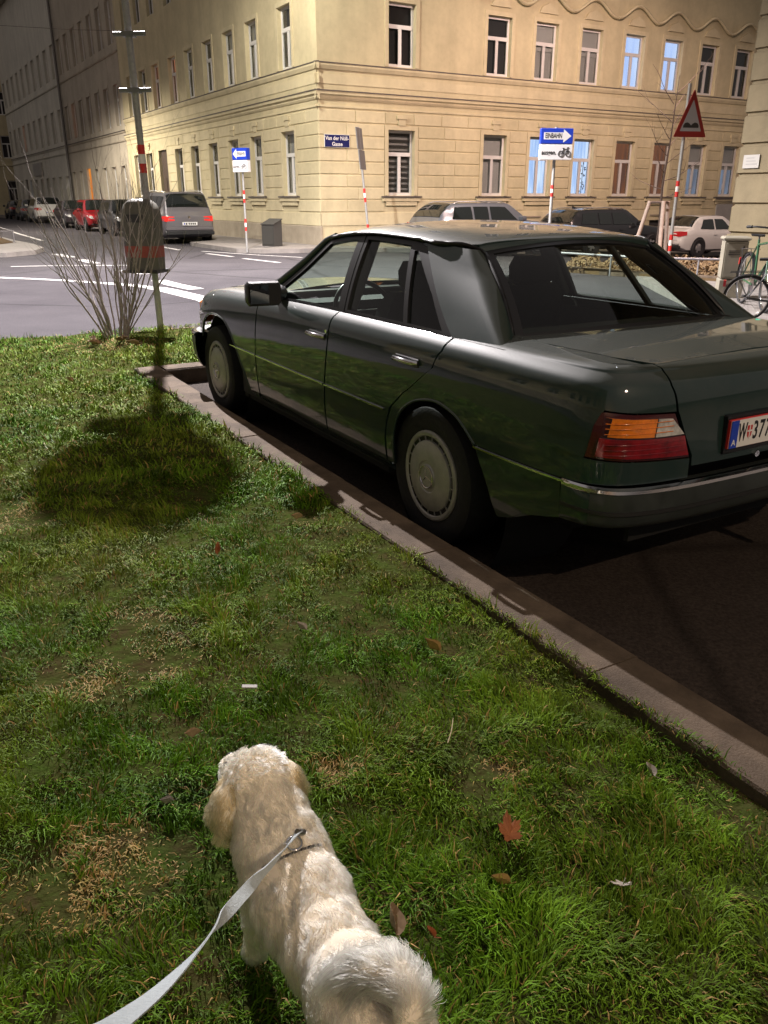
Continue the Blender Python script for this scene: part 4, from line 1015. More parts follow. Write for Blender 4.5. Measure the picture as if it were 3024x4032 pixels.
        m = MB(); m.add(vs, fs); m.build('fender_top', paint, root, smooth=50)
    # pillar foot plate closing the gap below rear window and C pillar
    for sg in (1, -1):
        m = MB(); vs = []
        for x in np.linspace(-.06, -.42, 8):
            s = sX(x); a = side(np.array(s), np.array(7.0)); b = side(np.array(s), np.array(9.0)); b[2] += .002
            vs += [(a[0], a[1]*sg, a[2]+.001), (a[0], (a[1]-.055)*sg, a[2]+.012), (b[0], (b[1]-.03)*sg, b[2])]
        fs = []
        for i in range(7): fs += [(i*3, i*3+1, i*3+4, i*3+3), (i*3+1, i*3+2, i*3+5, i*3+4)]
        m.add(vs, fs); m.build('fender_top', paint, root, smooth=60)
    # ---- bonnet, cowl and windscreen
    def hood(Xq, Y):
        Xq, Y = np.broadcast_arrays(np.asarray(Xq, float), np.asarray(Y, float)); edge = vz(np.full(Xq.shape, 9.0), zbX(Xq))
        return np.stack([Xq, Y, edge + .035*(1-(np.abs(Y)/.64)**2)*np.clip((3.6-Xq)/.4, 0, 1)], -1)
    hp = [(2.02, -.60), (2.08, 0), (2.02, .60)] + [(x, y) for x, y in ((2.4, .62), (2.8, .615), (3.1, .60), (3.28, .57), (3.36, .50), (3.40, .3), (3.42, 0), (3.40, -.3), (3.36, -.50), (3.28, -.57), (3.1, -.60), (2.8, -.615), (2.4, -.62))]
    X, N, F = panel_mesh('bonnet', hp, np.arange(2.0, 3.5, .06), np.arange(-.6, .61, .06), hood); finish_panel('bonnet', X, up(X, N), F, paint, root)
    def ws(t, k):
        t, k = np.broadcast_arrays(np.asarray(t, float), np.asarray(k, float))
        a = np.stack([1.485 - .06*t*t, .555*t, 1.318 - .04*t*t], -1); b = np.stack([2.09 - .13*t*t, .68*t, .945 - .005*t*t], -1)
        P = a + (b-a)*k[..., None]; P[..., 2] += .015*4*k*(1-k); return P
    X, N, F = panel_mesh('ws', [(-1, 0), (1, 0), (1, 1), (-1, 1)], gt, gk, ws, subdiv=.1); N = N if N[:, 0].mean() > 0 else -N
    finish_panel('windscreen', X, N, F, MATS['car_glass'], root, thick=.004)
    m = MB(); m.box(1.93, 2.09, -.66, .66, .87, .925, .01); m.build('cowl', trimm, root)
    # ---- tail lamps
    def lamp_panel(nm, poly, mat, parent, off=.006):
        X, N, F = panel_mesh(nm, poly, gs, np.arange(3, 6.2, .15), side, subdiv=.03); N = outward(X, N)
        out = []
        for mir in (False, True): out.append(finish_panel(nm, X + N*off, N, F, mat, parent if not mir else None, mirror=mir, thick=.02))
        return out
    zv = lambda z: vof(-.95, z)
    roots = []
    s0, s1 = s_in + .006, sX(-.932)
    sm = s_lid + .16
    full = [(s0, zv(.636)), (s_lid + .17, zv(.645)), (s1, zv(.652)), (sX(-.950), zv(.76)), (sX(-.970), zv(.806)), (s_lid + .25, zv(.808)), (s_lid + .15, zv(.800)), (s_lid - .012, zv(.794))]
    def tl(nm, poly, mat, off):
        X, N, F = panel_mesh(nm, poly, gs, np.arange(3, 6.2, .15), side, subdiv=.03); N = outward(X, N)
        return [(X + N*off, N, F, mir) for mir in (False, True)]
    hs = []
    for (X, N, F, mir) in tl('h', full, None, .002): hs.append(finish_panel('tail_lamp', X, N, F, MATS['lamp_red_dark'], root, mirror=mir, thick=.02))
    zmid = .722
    amber = [(s_lid + .075, zv(zmid)), (sX(-.992), zv(zmid + .006)), (sX(-1.000), zv(.790)), (s_lid + .25, zv(.792)), (s_lid + .16, zv(.786)), (s_lid + .065, zv(.783))]
    clear = [(s_in + .045, zv(zmid)), (s_lid + .070, zv(zmid)), (s_lid + .060, zv(.783)), (s_lid + .004, zv(.780))]
    red = [(s0 + .012, zv(.646)), (s_lid + .17, zv(.654)), (sX(-.965), zv(.66)), (sX(-.972), zv(zmid)), (s_lid + .075, zv(zmid - .006)), (s_in + .042, zv(zmid - .006))]
    for nm, pl_, mt in (('amber_lens', amber, MATS['lamp_amber']), ('reversing_lens', clear, MATS['lamp_clear']), ('red_lens', red, MATS['lamp_red'])):
        for (X, N, F, mir), h in zip(tl(nm, pl_, mt, .011), hs): finish_panel(nm, X, N, F, mt, h, mirror=mir, thick=.012)
    # ribs on the lenses
    for k, z in enumerate((.667, .684, .702, .738, .756, .773)):
        for sg, h in zip((1, -1), hs):
            pts = []
            for s in np.linspace(s_lid + .0 if k > 2 else s_in + .04, sX(-.985), 18):
                p = side(np.array(s), np.array(zv(z))); n = pnorm(np.array(s)); pts.append((p[0] + n[0]*.0115, (p[1] + n[1]*.0115)*sg, p[2]))
            MB().tube(pts, .0016, 5).build('lens_rib', MATS['lamp_red'] if k < 3 else MATS['lamp_amber'], h, smooth=80)
    # ---- bumpers swept along the plan outline
    def bumper(name, s_a, s_b, prof, mat, nseg=70, closed=False):
        m = MB(); vs = []; k = len(prof)
        for s in np.linspace(s_a, s_b, nseg):
            x, y = perim(np.array(s)); n = pnorm(np.array(s)); 
            rk = min(1.0, .15 + min(sR0 - abs(s), 9)/.22)
            for (o, z) in prof: vs.append((float(x + n[0]*(o*rk if o > 0 else o)), float(y + n[1]*(o*rk if o > 0 else o)), z))
        fs = [(i*k+j, i*k+(j+1) % k, (i+1)*k+(j+1) % k, (i+1)*k+j) for i in range(nseg-1) for j in range(k if closed else k-1)]
        fs += [tuple(range(k)), tuple((nseg-1)*k + j for j in range(k))] if closed else []
        m.add(vs, fs); return m.build(name, mat, root, smooth=35)
    sR0 = sX(-.855)
    rb = [(-.05, .540), (.022, .546), (.034, .534), (.036, .48), (.032, .435), (.022, .418), (.012, .410), (-.06, .40)]
    sR = sX(-.855)
    bmp = bumper('rear_bumper', sR, -sR, rb, MATS['bumper_plastic'], closed=True)
    for sg in (1, -1):
        o = bumper('bumper_end', sg*sR, sg*sX(-.965), [(.0, .541), (.0225, .5465), (.0352, .534), (.0372, .482)] + [(.0332, .435), (.023, .4175), (.0, .408)], paint, 16); o.parent = bmp
    cs = bumper('bumper_chrome', sR, -sR, [(-.01, .548), (.022, .557), (.039, .551), (.041, .540), (.034, .534)], chrome); cs.parent = bmp
    rs = bumper('bumper_ridge', sR, -sR, [(.02, .478), (.0415, .474), (.0415, .462), (.02, .458)], MATS['black_rubber']); rs.parent = bmp
    sF = sX(3.18)
    fb = bumper('front_bumper', sF, 2*Ltot - sF, rb, MATS['bumper_plastic']) if False else None
    # front half: mirror manually
    def fbump(name, prof, mat, x0=3.13):
        m = MB(); vs = []; k = len(prof); ss = np.linspace(sX(x0), Ltot, 40); seq = [(s, 1) for s in ss] + [(s, -1) for s in ss[::-1][1:]]
        for s, sg in seq:
            x, y = perim(np.array(s)); n = pnorm(np.array(min(s, Ltot-.04)))
            for (o, z) in prof: vs.append((float(x + n[0]*o), float(y + n[1]*o)*sg, z))
        N_ = len(seq); m.add(vs, [(i*k+j, i*k+(j+1) % k, (i+1)*k+(j+1) % k, (i+1)*k+j) for i in range(N_-1) for j in range(k)]); return m.build(name, mat, root, smooth=35)
    fb = fbump('front_bumper', [(-.05, .545), (.03, .55), (.06, .53), (.065, .47), (.055, .38), (.02, .30), (-.06, .27)], MATS['bumper_plastic'])
    o = fbump('bumper_chrome', [(.028, .551), (.05, .552), (.068, .54), (.068, .525), (.05, .52)], chrome); o.parent = fb
    # ---- front lamps, grille
    for sg in (1, -1):
        m = MB(); m.box(3.38, 3.46, sg*.36 if sg > 0 else -.70, sg*.70 if sg > 0 else -.36, .60, .765, .015); m.build('headlamp', MATS['lamp_clear'], root)
        m = MB(); m.box(3.30, 3.40, sg*.715 if sg > 0 else -.785, sg*.785 if sg > 0 else -.715, .60, .755, .015); m.build('indicator_lamp', MATS['lamp_amber'], root)
    m = MB(); m.box(3.38, 3.47, -.33, .33, .58, .80, .012); g = m.build('grille', chrome, root)
    for k in range(5):
        m = MB(); m.box(3.468, 3.476, -.30, .30, .605 + k*.036, .625 + k*.036); m.build('grille_bar', trimm, g)
    # ---- number plate with its recess
    m = MB(); m.box(-1.091, -1.06, -.23, .318, .622, .762, .004); m.build('plate_recess', trimm, root)
    pz = .695
    m = MB(); m.box(-1.101, -1.0905, -.222, .312, pz-.053, pz+.053, .003); plate = m.build('number_plate', MATS['plate_red'], root)
    m = MB(); m.box(-1.1035, -1.1005, -.220, .310, pz-.0495, pz+.0495); m.build('plate_face', MATS['plate_white'], plate)
    m = MB(); m.box(-1.1055, -1.103, .272, .310, pz-.0495, pz+.0495); m.build('plate_band', MATS['plate_blue'], plate)
    def rear_text(body, size, y, z, mat, sx=.8, x=-1.1038):
        me = text_mesh(body, size, .0008, sx=sx); o = link_mesh('lettering', me, mat, plate)
        o.matrix_local = frame_xyz((x, y, z), (0, -1, 0), (-1, 0, 0)); return o
    rear_text('W', .092, .246, pz, MATS['ink'], .46); 
    for k, ch in enumerate('377'): rear_text(ch, .092, .176 - k*.034, pz, MATS['ink'], .60)
    rear_text('A', .030, .291, pz-.030, MATS['plate_white'], 1.0, -1.1057)
    # coat of arms: red shield with a white cross
    sh = [(-.013, .024), (.013, .024), (.013, .0), (.010, -.014), (0, -.026), (-.010, -.014), (-.013, 0)]
    M = frame_xyz((-1.1036, .2085, pz), (0, -1, 0), (-1, 0, 0))
    m = MB(); m.prism(sh, 0, .001, M); m.build('crest', MATS['plate_red'], plate)
    m = MB(); m.prism([(-.0025, .024), (.0025, .024), (.0025, -.025), (-.0025, -.025)], .001, .0016, M); m.prism([(-.013, .007), (.013, .007), (.013, .001), (-.013, .001)], .001, .0017, M)
    m.build('crest_cross', MATS['plate_white'], plate)
    # boot emblem: three-pointed star in a ring, and the lock below the plate
    def star(cx, cy, cz, r, xdir, zdir, mat, parent, th=.004, ring=True):
        M = frame_xyz((cx, cy, cz), xdir, zdir); m = MB()
        for k in range(3):
            a = R(90 + 120*k); p = (r*.95*math.cos(a), r*.95*math.sin(a)); q1 = (r*.16*math.cos(a+R(60)), r*.16*math.sin(a+R(60))); q2 = (r*.16*math.cos(a-R(60)), r*.16*math.sin(a-R(60)))
            top = M @ Vector((0, 0, th)); vs = [M @ Vector((*p, 0)), M @ Vector((*q1, 0)), M @ Vector((*q2, 0)), top]
            m.add(vs, [(0, 1, 3), (0, 3, 2)])
        if ring: m.tube([M @ Vector((r*math.cos(t), r*math.sin(t), .001)) for t in np.linspace(0, 2*math.pi, 25)], r*.06, 5, cap=False)
        return m.build('star_emblem', mat, parent)
    star(-1.058, 0, .862, .036, (0, -1, 0), (-1, 0, 0), chrome, root)
    m = MB(); m.cyl((-1.085, .13, .60), (-1.095, .13, .60), .012, n=12); m.build('boot_lock', chrome, root)
    # ---- door mirrors
    for sg in (1, -1):
        m = MB(); Mx = Matrix.Translation((1.60, sg*.945, .965)) @ Matrix.Rotation(sg*R(-8), 4, 'Z')
        vs = []; 
        for x, hw, hh in ((-.045, .096, .060), (-.02, .102, .068), (.03, .098, .062), (.070, .068, .042)):
            for a, b in ((-1, -.7), (-.85, -1), (.85, -1), (1, -.7), (1, .7), (.85, 1), (-.85, 1), (-1, .7)): vs.append(Mx @ Vector((x, a*hw, b*hh)))
        fs = [tuple(range(8)), tuple(range(24, 32))] + [(i*8+j, i*8+(j+1) % 8, (i+1)*8+(j+1) % 8, (i+1)*8+j) for i in range(3) for j in range(8)]
        m.add(vs, fs); mr = m.build('door_mirror', MATS['black_trim'], root, smooth=40)
        m = MB(); m.obox(Mx @ Vector((-.047, 0, 0)), (.0015, 0, 0), (0, .086, 0), (0, 0, .051)); m.build('mirror_glass', MATS['mirror'], mr)
        m = MB(); m.tube([(1.61, sg*.88, .955), (1.68, sg*.80, .95), (1.76, sg*.765, .95)], [.034, .036, .042], 8); m.build('mirror_foot', MATS['black_trim'], mr, smooth=60)
    # ---- door handles in dark recesses, locks
    for x, z in ((1.075, .797), (.165, .805)):
        for sg in (1, -1):
            s = sX(x); p = side(np.array(s), np.array(vof(x, z))); y = p[1]
            m = MB(); m.box(x-.095, x+.095, sg*(y-.012) if sg > 0 else -(y+.004), sg*(y+.004) if sg > 0 else -(y-.012), z-.024, z+.020, .006); hc = m.build('handle_recess', MATS['black_trim'], root)
            m = MB(); m.tube([(x-.088, sg*(y+.006), z+.001), (x-.075, sg*(y+.026), z+.003), (x, sg*(y+.031), z+.003), (x+.075, sg*(y+.026), z+.003), (x+.088, sg*(y+.006), z+.001)], [.009, .012, .012, .012, .009], 8)
            m.build('door_handle', chrome, hc, smooth=50)
            if x > .5:
                m = MB(); m.cyl((x-.11, sg*(y-.002), z+.03), (x-.11, sg*(y+.006), z+.03), .010, n=10); m.build('door_lock', chrome, hc)
    # ---- wheels
    tyre = MB(); tyre.lathe([(.205, -.085), (.235, -.098), (.285, -.100), (.306, -.088), (.312, -.06), (.3135, 0), (.312, .06), (.306, .088), (.285, .100), (.235, .098), (.205, .085)], 48); tme = tyre.mesh('tyre', 35)
    grooves = None
    cap = MB(); cap.lathe([(.207, .080), (.206, .092), (.198, .098), (.186, .097), (.181, .091)], 48); cme = cap.mesh('rim', 40)
    cap = MB(); cap.lathe([(.181, .088), (.162, .086)], 48); slot = cap.mesh('slot_ring', 40)
    cap = MB(); cap.lathe([(.163, .084), (.161, .096), (.150, .102), (.10, .1085), (.075, .109), (.070, .104), (.058, .104), (.054, .110), (.03, .113), (.0, .114)], 48); disc = cap.mesh('hubcap', 40)
    cap = MB(); cap.obox((.172, .091, 0), (.010, 0, 0), (0, .003, 0), (0, 0, .0016)); spk = cap.mesh('slot_bar')
    for x in (0.0, 2.8):
        for sg in (1, -1):
            w = link_mesh('wheel', tme, MATS['tyre'], root); w.location = (x, sg*.742, .313); w.rotation_euler = (0, 0.6 if x else 0.25, 0 if sg > 0 else math.pi)
            link_mesh('rim', cme, MATS['hub_silver'], w); link_mesh('slot_ring', slot, trimm, w); link_mesh('hubcap', disc, MATS['hub_silver'], w); [setattr(link_mesh('slot_bar', spk, MATS['hub_silver'], w), 'rotation_euler', (0, 2*math.pi*k/20, 0)) for k in range(20)]
            star(0, .112, 0, .050, (-1, 0, 0), (0, 1, 0), chrome, w, .006)
            m = MB(); m.lathe([(.42, -.30), (.42, .09)], 32, c=(x-.10, sg*.72, .30)); m.build('wheel_well', MATS['underbody'], root)
            m = MB(); m.lathe([(.48, 0), (.0, 0)], 24, c=(x, sg*.45, .30)); m.build('wheel_well', MATS['underbody'], root)
    # arch lips
    for AR in (ARR, ARF):
        for sg in (1, -1):
            pts = []
            for (x, z) in AR:
                p = side(np.array(sX(x)), np.array(vof(x, z))); pts.append((p[0], (p[1]-.001)*sg, p[2]))
            MB().tube(pts, .007, 6).build('arch_lip', paint, root, smooth=80)
    # ---- floor, inner liners
    m = MB(); m.box(-.62, 3.3, -.56, .56, .22, .26); m.box(.42, 2.38, -.80, .80, .205, .245); m.build('floor_pan', MATS['underbody'], root)
    for sg in (1, -1):
        m = MB(); m.box(.44, 2.36, sg*.80 if sg > 0 else -.815, sg*.815 if sg > 0 else -.80, .24, .86); m.build('door_liner', MATS['interior'], root)
    for sg in (1, -1):
        for x0, x1, zt_ in ((-.62, .42, .80), (2.36, 3.30, .74)):
            m = MB(); m.box(x0, x1, sg*.30 if sg > 0 else -.625, sg*.625 if sg > 0 else -.30, .26, zt_); m.build('inner_wing', MATS['underbody'], root)
    m = MB(); m.box(-.96, -.94, -.60, .60, .3, .84); m.build('boot_liner', MATS['underbody'], root)
    m = MB(); m.box(2.42, 2.45, -.74, .74, .25, .86); m.build('bulkhead', MATS['underbody'], root)
    m = MB(); m.tube([(-.62, -.35, .27), (-.95, -.38, .29), (-1.10, -.38, .29)], [.05, .03, .022], 10); m.tube([(-.35, -.38, .27), (-.80, -.38, .27)], .085, 12); m.build('exhaust', MATS['underbody'], root, smooth=50)
    # ---- interior
    it = MATS['interior']
    m = MB(); m.box(-.36, .12, -.60, .60, .86, .905, .01); m.build('parcel_shelf', it, root)
    def seat(x, y, w, nm='front_seat'):
        s_ = MB()
        s_.box(x-.05, x+.50, y-w, y+w, .36, .52, .04); st = s_.build(nm, it, root)
        b = MB(); vs = []
        for z, xx, hw, d in ((.48, .02, w, .07), (.75, -.08, w*.98, .075), (.96, -.15, w*.86, .06), (1.02, -.165, w*.70, .04)):
            vs += [(x+xx-d, y-hw, z), (x+xx+d, y-hw, z), (x+xx+d, y+hw, z), (x+xx-d, y+hw, z)]
        b.add(vs, [(0, 1, 2, 3), (15, 14, 13, 12)] + [(i*4+j, i*4+(j+1) % 4, (i+1)*4+(j+1) % 4, (i+1)*4+j) for i in range(3) for j in range(4)]); b.build('seat_back', it, st, smooth=50)
        h = MB(); vs = []
        for z, hw, d in ((1.02, .09, .03), (1.05, .125, .05), (1.12, .13, .05), (1.17, .11, .035)):
            vs += [(x-.19-d, y-hw, z), (x-.19+d, y-hw, z), (x-.19+d, y+hw, z), (x-.19-d, y+hw, z)]
        h.add(vs, [(0, 1, 2, 3), (15, 14, 13, 12)] + [(i*4+j, i*4+(j+1) % 4, (i+1)*4+(j+1) % 4, (i+1)*4+j) for i in range(3) for j in range(4)]); h.build('head_restraint', it, st, smooth=60)
    seat(1.0, .36, .25); seat(1.0, -.36, .25)
    m = MB(); m.box(.0, .50, -.62, .62, .36, .50, .04); rs_ = m.build('rear_seat', it, root)
    m = MB(); vs = []
    for z, xx, d in ((.46, .08, .07), (.80, -.06, .07), (.93, -.11, .05)): vs += [(xx-d, -.62, z), (xx+d, -.62, z), (xx+d, .62, z), (xx-d, .62, z)]
    m.add(vs, [(0, 1, 2, 3), (11, 10, 9, 8)] + [(i*4+j, i*4+(j+1) % 4, (i+1)*4+(j+1) % 4, (i+1)*4+j) for i in range(2) for j in range(4)]); m.build('seat_back', it, rs_, smooth=50)
    m = MB(); m.box(1.62, 2.0, -.70, .70, .62, .885, .04); m.build('dashboard', it, root)
    m = MB(); c = Vector((1.46, .36, .84)); n = Vector((-.9, 0, .45)).normalized(); a = Vector((0, 1, 0)); b = n.cross(a)
    m.tube([c + (a*math.cos(t) + b*math.sin(t))*.19 for t in np.linspace(0, 2*math.pi, 33)], .014, 8, cap=False)
    m.tube([c + a*.18, c - a*.18], .016, 6); m.tube([c, c - n*.25 + Vector((0, 0, -.02))], .03, 8); m.build('steering_wheel', trimm, root, smooth=60)
    m = MB(); m.box(1.42, 1.46, -.11, .11, 1.22, 1.28, .01); m.build('rear_view_mirror', trimm, root)
    m = MB()
    for sg in (1, -1): m.tube([gh(.95, .02) * np.array([1, sg, 1]) + np.array([0, -sg*.05, 0]), gh(1.0, .95) * np.array([1, sg, 1]) + np.array([0, -sg*.05, 0])], .04, 8); m.build('centre_pillar', it, root, smooth=60); m = MB()
    # headlining under the roof skin
    X, N, F = panel_mesh('lining', [(.16, -.55), (1.40, -.55), (1.40, .55), (.16, .55)], np.arange(.2, 1.4, .12), np.arange(-.5, .51, .12), roof, subdiv=.1)
    finish_panel('headlining', X - np.array([0, 0, .025]), -up(X, N), F, it, root, thick=.004)
    m = MB(); m.box(3.20, 3.22, -.70, .70, .25, .76); m.build('front_liner', MATS['underbody'], root)
    for o in root.children_recursive:      # shorten the nose a little
        if o.type == 'MESH' and o.location.length < 1e-6 and not o.name.startswith(('wheel', 'rim', 'slot', 'hub', 'star')):
            for v in o.data.vertices:
                if v.co.x > 2.85: v.co.x = 2.85 + (v.co.x - 2.85)*.80
    return root
build_green_car()
# ================================================================== signs and poles
pmat('galvanised', (.36, .36, .35), rough=.5, metal=.35, noise=.15, nscale=30)
pmat('band_red', (.55, .03, .025), rough=.5); pmat('band_white', (.75, .74, .72), rough=.5)
pmat('sign_blue', (.012, .045, .42), rough=.4); pmat('sign_white', (.74, .72, .71), rough=.4)
pmat('sign_black', (.02, .02, .022), rough=.5); pmat('sign_red', (.20, .012, .012), rough=.4); pmat('sign_grey_back', (.17, .17, .17), rough=.6)
pmat('sign_face_dim', (.30, .30, .31), rough=.45)
def pole(root, z1, r_, lean=(0, 0), bands=(), name='pole', z0=-.1):
    def at(z): return Vector((lean[0]*z, lean[1]*z, z))
    m = MB(); m.tube([at(z0), at(z1)], r_, 12); p = m.build(name, MATS['galvanised'], root, smooth=50)
    for (a, b, c) in bands:
        m = MB(); m.tube([at(a), at(b)], r_*1.06, 12); m.build('reflective_band', MATS[c], p, smooth=50)
    return p
def bands(zc, h=.12):
    return [(zc-1.5*h, zc-.5*h, 'band_red'), (zc-.5*h, zc+.5*h, 'band_white'), (zc+.5*h, zc+1.5*h, 'band_red')]
def face_text(parent, M, body, size, x, z, w, mat, out=.002):
    me = text_mesh(body, size, .0006); ww = max(v.co.x for v in me.vertices) - min(v.co.x for v in me.vertices)
    for v in me.vertices: v.co.x *= w/ww
    o = link_mesh('lettering', me, mat, parent); o.matrix_local = M @ frame_xyz((x, -out, z), (1, 0, 0), (0, -1, 0)); return o
def bicycle_pictogram(parent, M, x, z, s, mat):
    m = MB(); y = -.003
    def ring(cx, cz, rr): m.tube([(cx + rr*math.cos(t), y, cz + rr*math.sin(t)) for t in np.linspace(0, 2*math.pi, 17)], s*.03, 4, cap=False)
    a, b, c, d, e = (x-.30*s, z), (x+.30*s, z), (x-.02*s, z), (x-.10*s, z+.33*s), (x+.22*s, z+.33*s)
    ring(a[0], a[1], .19*s); ring(b[0], b[1], .19*s)
    for p, q in ((a, c), (a, d), (c, d), (c, e), (d, e), (b, (e[0]-.02*s, e[1]+.10*s)), ((e[0]-.02*s, e[1]+.10*s), (e[0]+.10*s, e[1]+.12*s)), ((d[0]-.08*s, d[1]+.06*s), (d[0]+.08*s, d[1]+.06*s)), (d, (d[0]-.01*s, d[1]+.06*s))): m.tube([(p[0], y, p[1]), (q[0], y, q[1])], s*.025, 4)
    m.build('bicycle_symbol', mat, parent).matrix_local = M
def one_way_sign(name, label, loc, z_pole, yaw, zlo, zhi, w, arrow, bnds, thick=.10, lean=(0, 0), group='one-way signs', dx=0.0):
    rt = empty(name, loc); tag(rt, label, 'traffic sign', group); pole(rt, z_pole, .03, lean, bnds)
    zm = (zlo+zhi)/2; M = Matrix.Translation((dx, 0, 0)) @ Matrix.Rotation(yaw, 4, 'Z') @ Matrix.Translation((0, -thick/2-.035, 0))
    m = MB(); m.box(-w/2, w/2, .0015, thick, zm+.008, zhi, .006); p1 = put(m.build('sign_box', MATS['sign_blue'], rt), M)
    m = MB(); m.box(-w/2, w/2, .0015, thick, zlo, zm-.008, .006); p2 = put(m.build('sign_box', MATS['sign_white'], rt), M)
    m = MB(); m.box(-w/2+.004, w/2-.004, .02, thick+.004, zlo+.004, zhi-.004); put(m.build('sign_back', MATS['sign_grey_back'], rt), M)
    h = zhi-zm; sg = arrow; zc = zm+.008+h/2-.004
    ap = [(-.42*w*sg, -.22*h), (.20*w*sg, -.22*h), (.20*w*sg, -.42*h), (.45*w*sg, 0), (.20*w*sg, .42*h), (.20*w*sg, .22*h), (-.42*w*sg, .22*h)]
    m = MB(); m.prism(ap, 0, .0008, frame_xyz((0, .0008, zc), (1, 0, 0), (0, -1, 0))); o = m.build('arrow', MATS['sign_white'], p1); o.matrix_local = Matrix.Identity(4)
    face_text(p1, Matrix.Identity(4), 'EINBAHN', .12*h/.27, -.11*w*sg, zc, .52*w, MATS['sign_black'], .0012)
    zc2 = (zlo+zm)/2
    face_text(p2, Matrix.Identity(4), 'ausgen.', .11*h/.27, -.23*w, zc2-.01, .46*w, MATS['sign_black'], .0012)
    bicycle_pictogram(p2, Matrix.Identity(4), .26*w, zc2-.03, .40*w, MATS['sign_black'])
    return rt
one_way_sign('one_way_sign', 'blue one-way arrow sign pointing right above a white bicycle plate behind the car roof', (3.27, 17.0, 0), 2.74, R(7), 2.17, 2.72, .62, 1, bands(1.62, .07) + bands(.6, .1), dx=0.0)
one_way_sign('one_way_sign', 'smaller blue one-way arrow sign pointing left on the pavement by the grey van', (-3.98, 24.8, .12), 2.68, R(-30), 2.06, 2.68, .52, -1, bands(1.42, .11) + bands(.66, .11), thick=.14)
# leaning post with its boards seen edge-on
rt = empty('leaning_sign', (-.40, 24.6, .12)); tag(rt, 'leaning sign post with boards turned edge-on near the house corner', 'traffic sign')
pole(rt, 3.2, .032, (-.098, 0), bands(1.45, .12) + bands(.50, .12))
for z0, z1 in ((2.12, 2.62), (2.64, 3.18)):
    m = MB(); m.obox((-.098*(z0+z1)/2 + .03*(3.0-z0), -.02, (z0+z1)/2), (.012, .0, 0), (.07, .30, 0), (-.098*(z1-z0)/2, 0, (z1-z0)/2)); m.build('sign_board', MATS['sign_grey_back'], rt)
# triangular warning sign
tp = (7.1, 21.2); rt = empty('warning_sign', (*tp, tz(*tp))); tag(rt, 'red triangular warning sign with two bumps on a striped pole', 'traffic sign')
zb0 = -tz(*tp)
pole(rt, 3.98+zb0, .042, (.004, 0), bands(1.70+zb0, .12) + bands(.46+zb0, .13))
M = Matrix.Translation((.12, -.06, 0)) @ Matrix.Rotation(R(12), 4, 'Z'); tw, tz0, tz1 = .42, 2.84+zb0, 3.86+zb0
def tri(s, y0, y1, mat, nm, parent):
    cz = tz0 + (tz1-tz0)*.36; pts = [(-tw, tz0), (tw, tz0), (0, tz1)]; c = (0, cz); P = []
    for (x, z) in pts: P.append((c[0]+(x-c[0])*s, c[1]+(z-c[1])*s))
    Q = []
    for i in range(3):      # rounded corners
        a, b, d = P[i-1], P[i], P[(i+1) % 3]
        for t in (.06, .02): Q.append((b[0]+(a[0]-b[0])*t, b[1]+(a[1]-b[1])*t))
        for t in (.02, .06): Q.append((b[0]+(d[0]-b[0])*t, b[1]+(d[1]-b[1])*t))
    m = MB(); m.prism(Q, 0, y1, frame_xyz((0, y0, 0), (1, 0, 0), (0, -1, 0))); o = m.build(nm, MATS[mat], parent); return o
bd = tri(1.0, .0, .02, 'sign_red', 'sign_board', rt); put(bd, M)
tri(.66, -.0205, .001, 'sign_face_dim', 'sign_field', bd)
hump = [(-.20, 0), (-.20, .05), (-.16, .10), (-.10, .115), (-.04, .09), (0, .05), (.04, .09), (.10, .115), (.16, .10), (.20, .05), (.20, 0)]
m = MB(); m.prism(hump, 0, .001, frame_xyz((0, -.022, tz0+.20), (1, 0, 0), (0, -1, 0))); m.build('bump_symbol', MATS['sign_black'], bd)

# ================================================================== litter bin on its tall post in the lawn
pmat('bin_grey', (.085, .082, .068), rough=.5, noise=.25, nscale=8, rvar=.15); pmat('bin_orange', (.26, .045, .028), rough=.5, noise=.2, nscale=10)
rt = empty('sign_post', (-2.51, 9.27, .1)); tag(rt, 'tall grey street post with red and white bands rising from the lawn', 'post')
pole(rt, 4.40, .036, (-.012, 0), bands(1.76, .09) + bands(.96, .085))
for z in (2.40, 2.90):
    m = MB(); m.tube([(-.15-.012*z, -.02, z), (.17-.012*z, -.02, z+.005)], .022, 8); m.obox((-.012*z, 0, z), (.06, 0, 0), (0, .06, 0), (0, 0, .022)); m.build('clamp_bracket', MATS['sign_grey_back'], rt)
m = MB(); m.prism([(.25*math.cos(t), .30*math.sin(t)) for t in np.linspace(0, 2*math.pi, 29)[:-1]], -.01, .01, frame_xyz((-.11, .06, 4.22), (.97, .25, 0), (-.25, .97, 0))); m.build('round_sign', MATS['sign_grey_back'], rt)
m = MB(); m.box(-.30, .06, .05, .07, 3.72, 3.93, .005); m.build('extra_plate', MATS['sign_grey_back'], rt)
bn = empty('litter_bin', (-2.56, 9.12, .1)); tag(bn, 'dark grey litter bin with orange band hanging on the tall post', 'litter bin')
bn.rotation_euler = (0, 0, R(-12))
def bin_shell(z0, z1, g=0.0, dome=True):
    m = MB(); sec = []; w, d = .195+g, .14+g; vs = []; zz = [z0, z1-.20, z1-.11, z1-.05, z1-.012, z1] if dome else [z0, z1]; ss = [1, 1, .93, .78, .52, .28] if dome else [1, 1]
    base = [(-1, -.6), (-.7, -1), (.7, -1), (1, -.6), (1, .6), (.7, 1), (-.7, 1), (-1, .6)]
    for z, s in zip(zz, ss):
        tp_ = .94 + .06*(z-z0)/(.7)
        for a, b in base: vs.append((a*w*s*tp_, b*d*(s*.6+.4)*tp_, z))
    n = 8; fs = [tuple(range(7, -1, -1)), tuple((len(zz)-1)*8+i for i in range(8))] + [(k*8+i, k*8+(i+1) % 8, (k+1)*8+(i+1) % 8, (k+1)*8+i) for k in range(len(zz)-1) for i in range(8)]
    m.add(vs, fs); return m
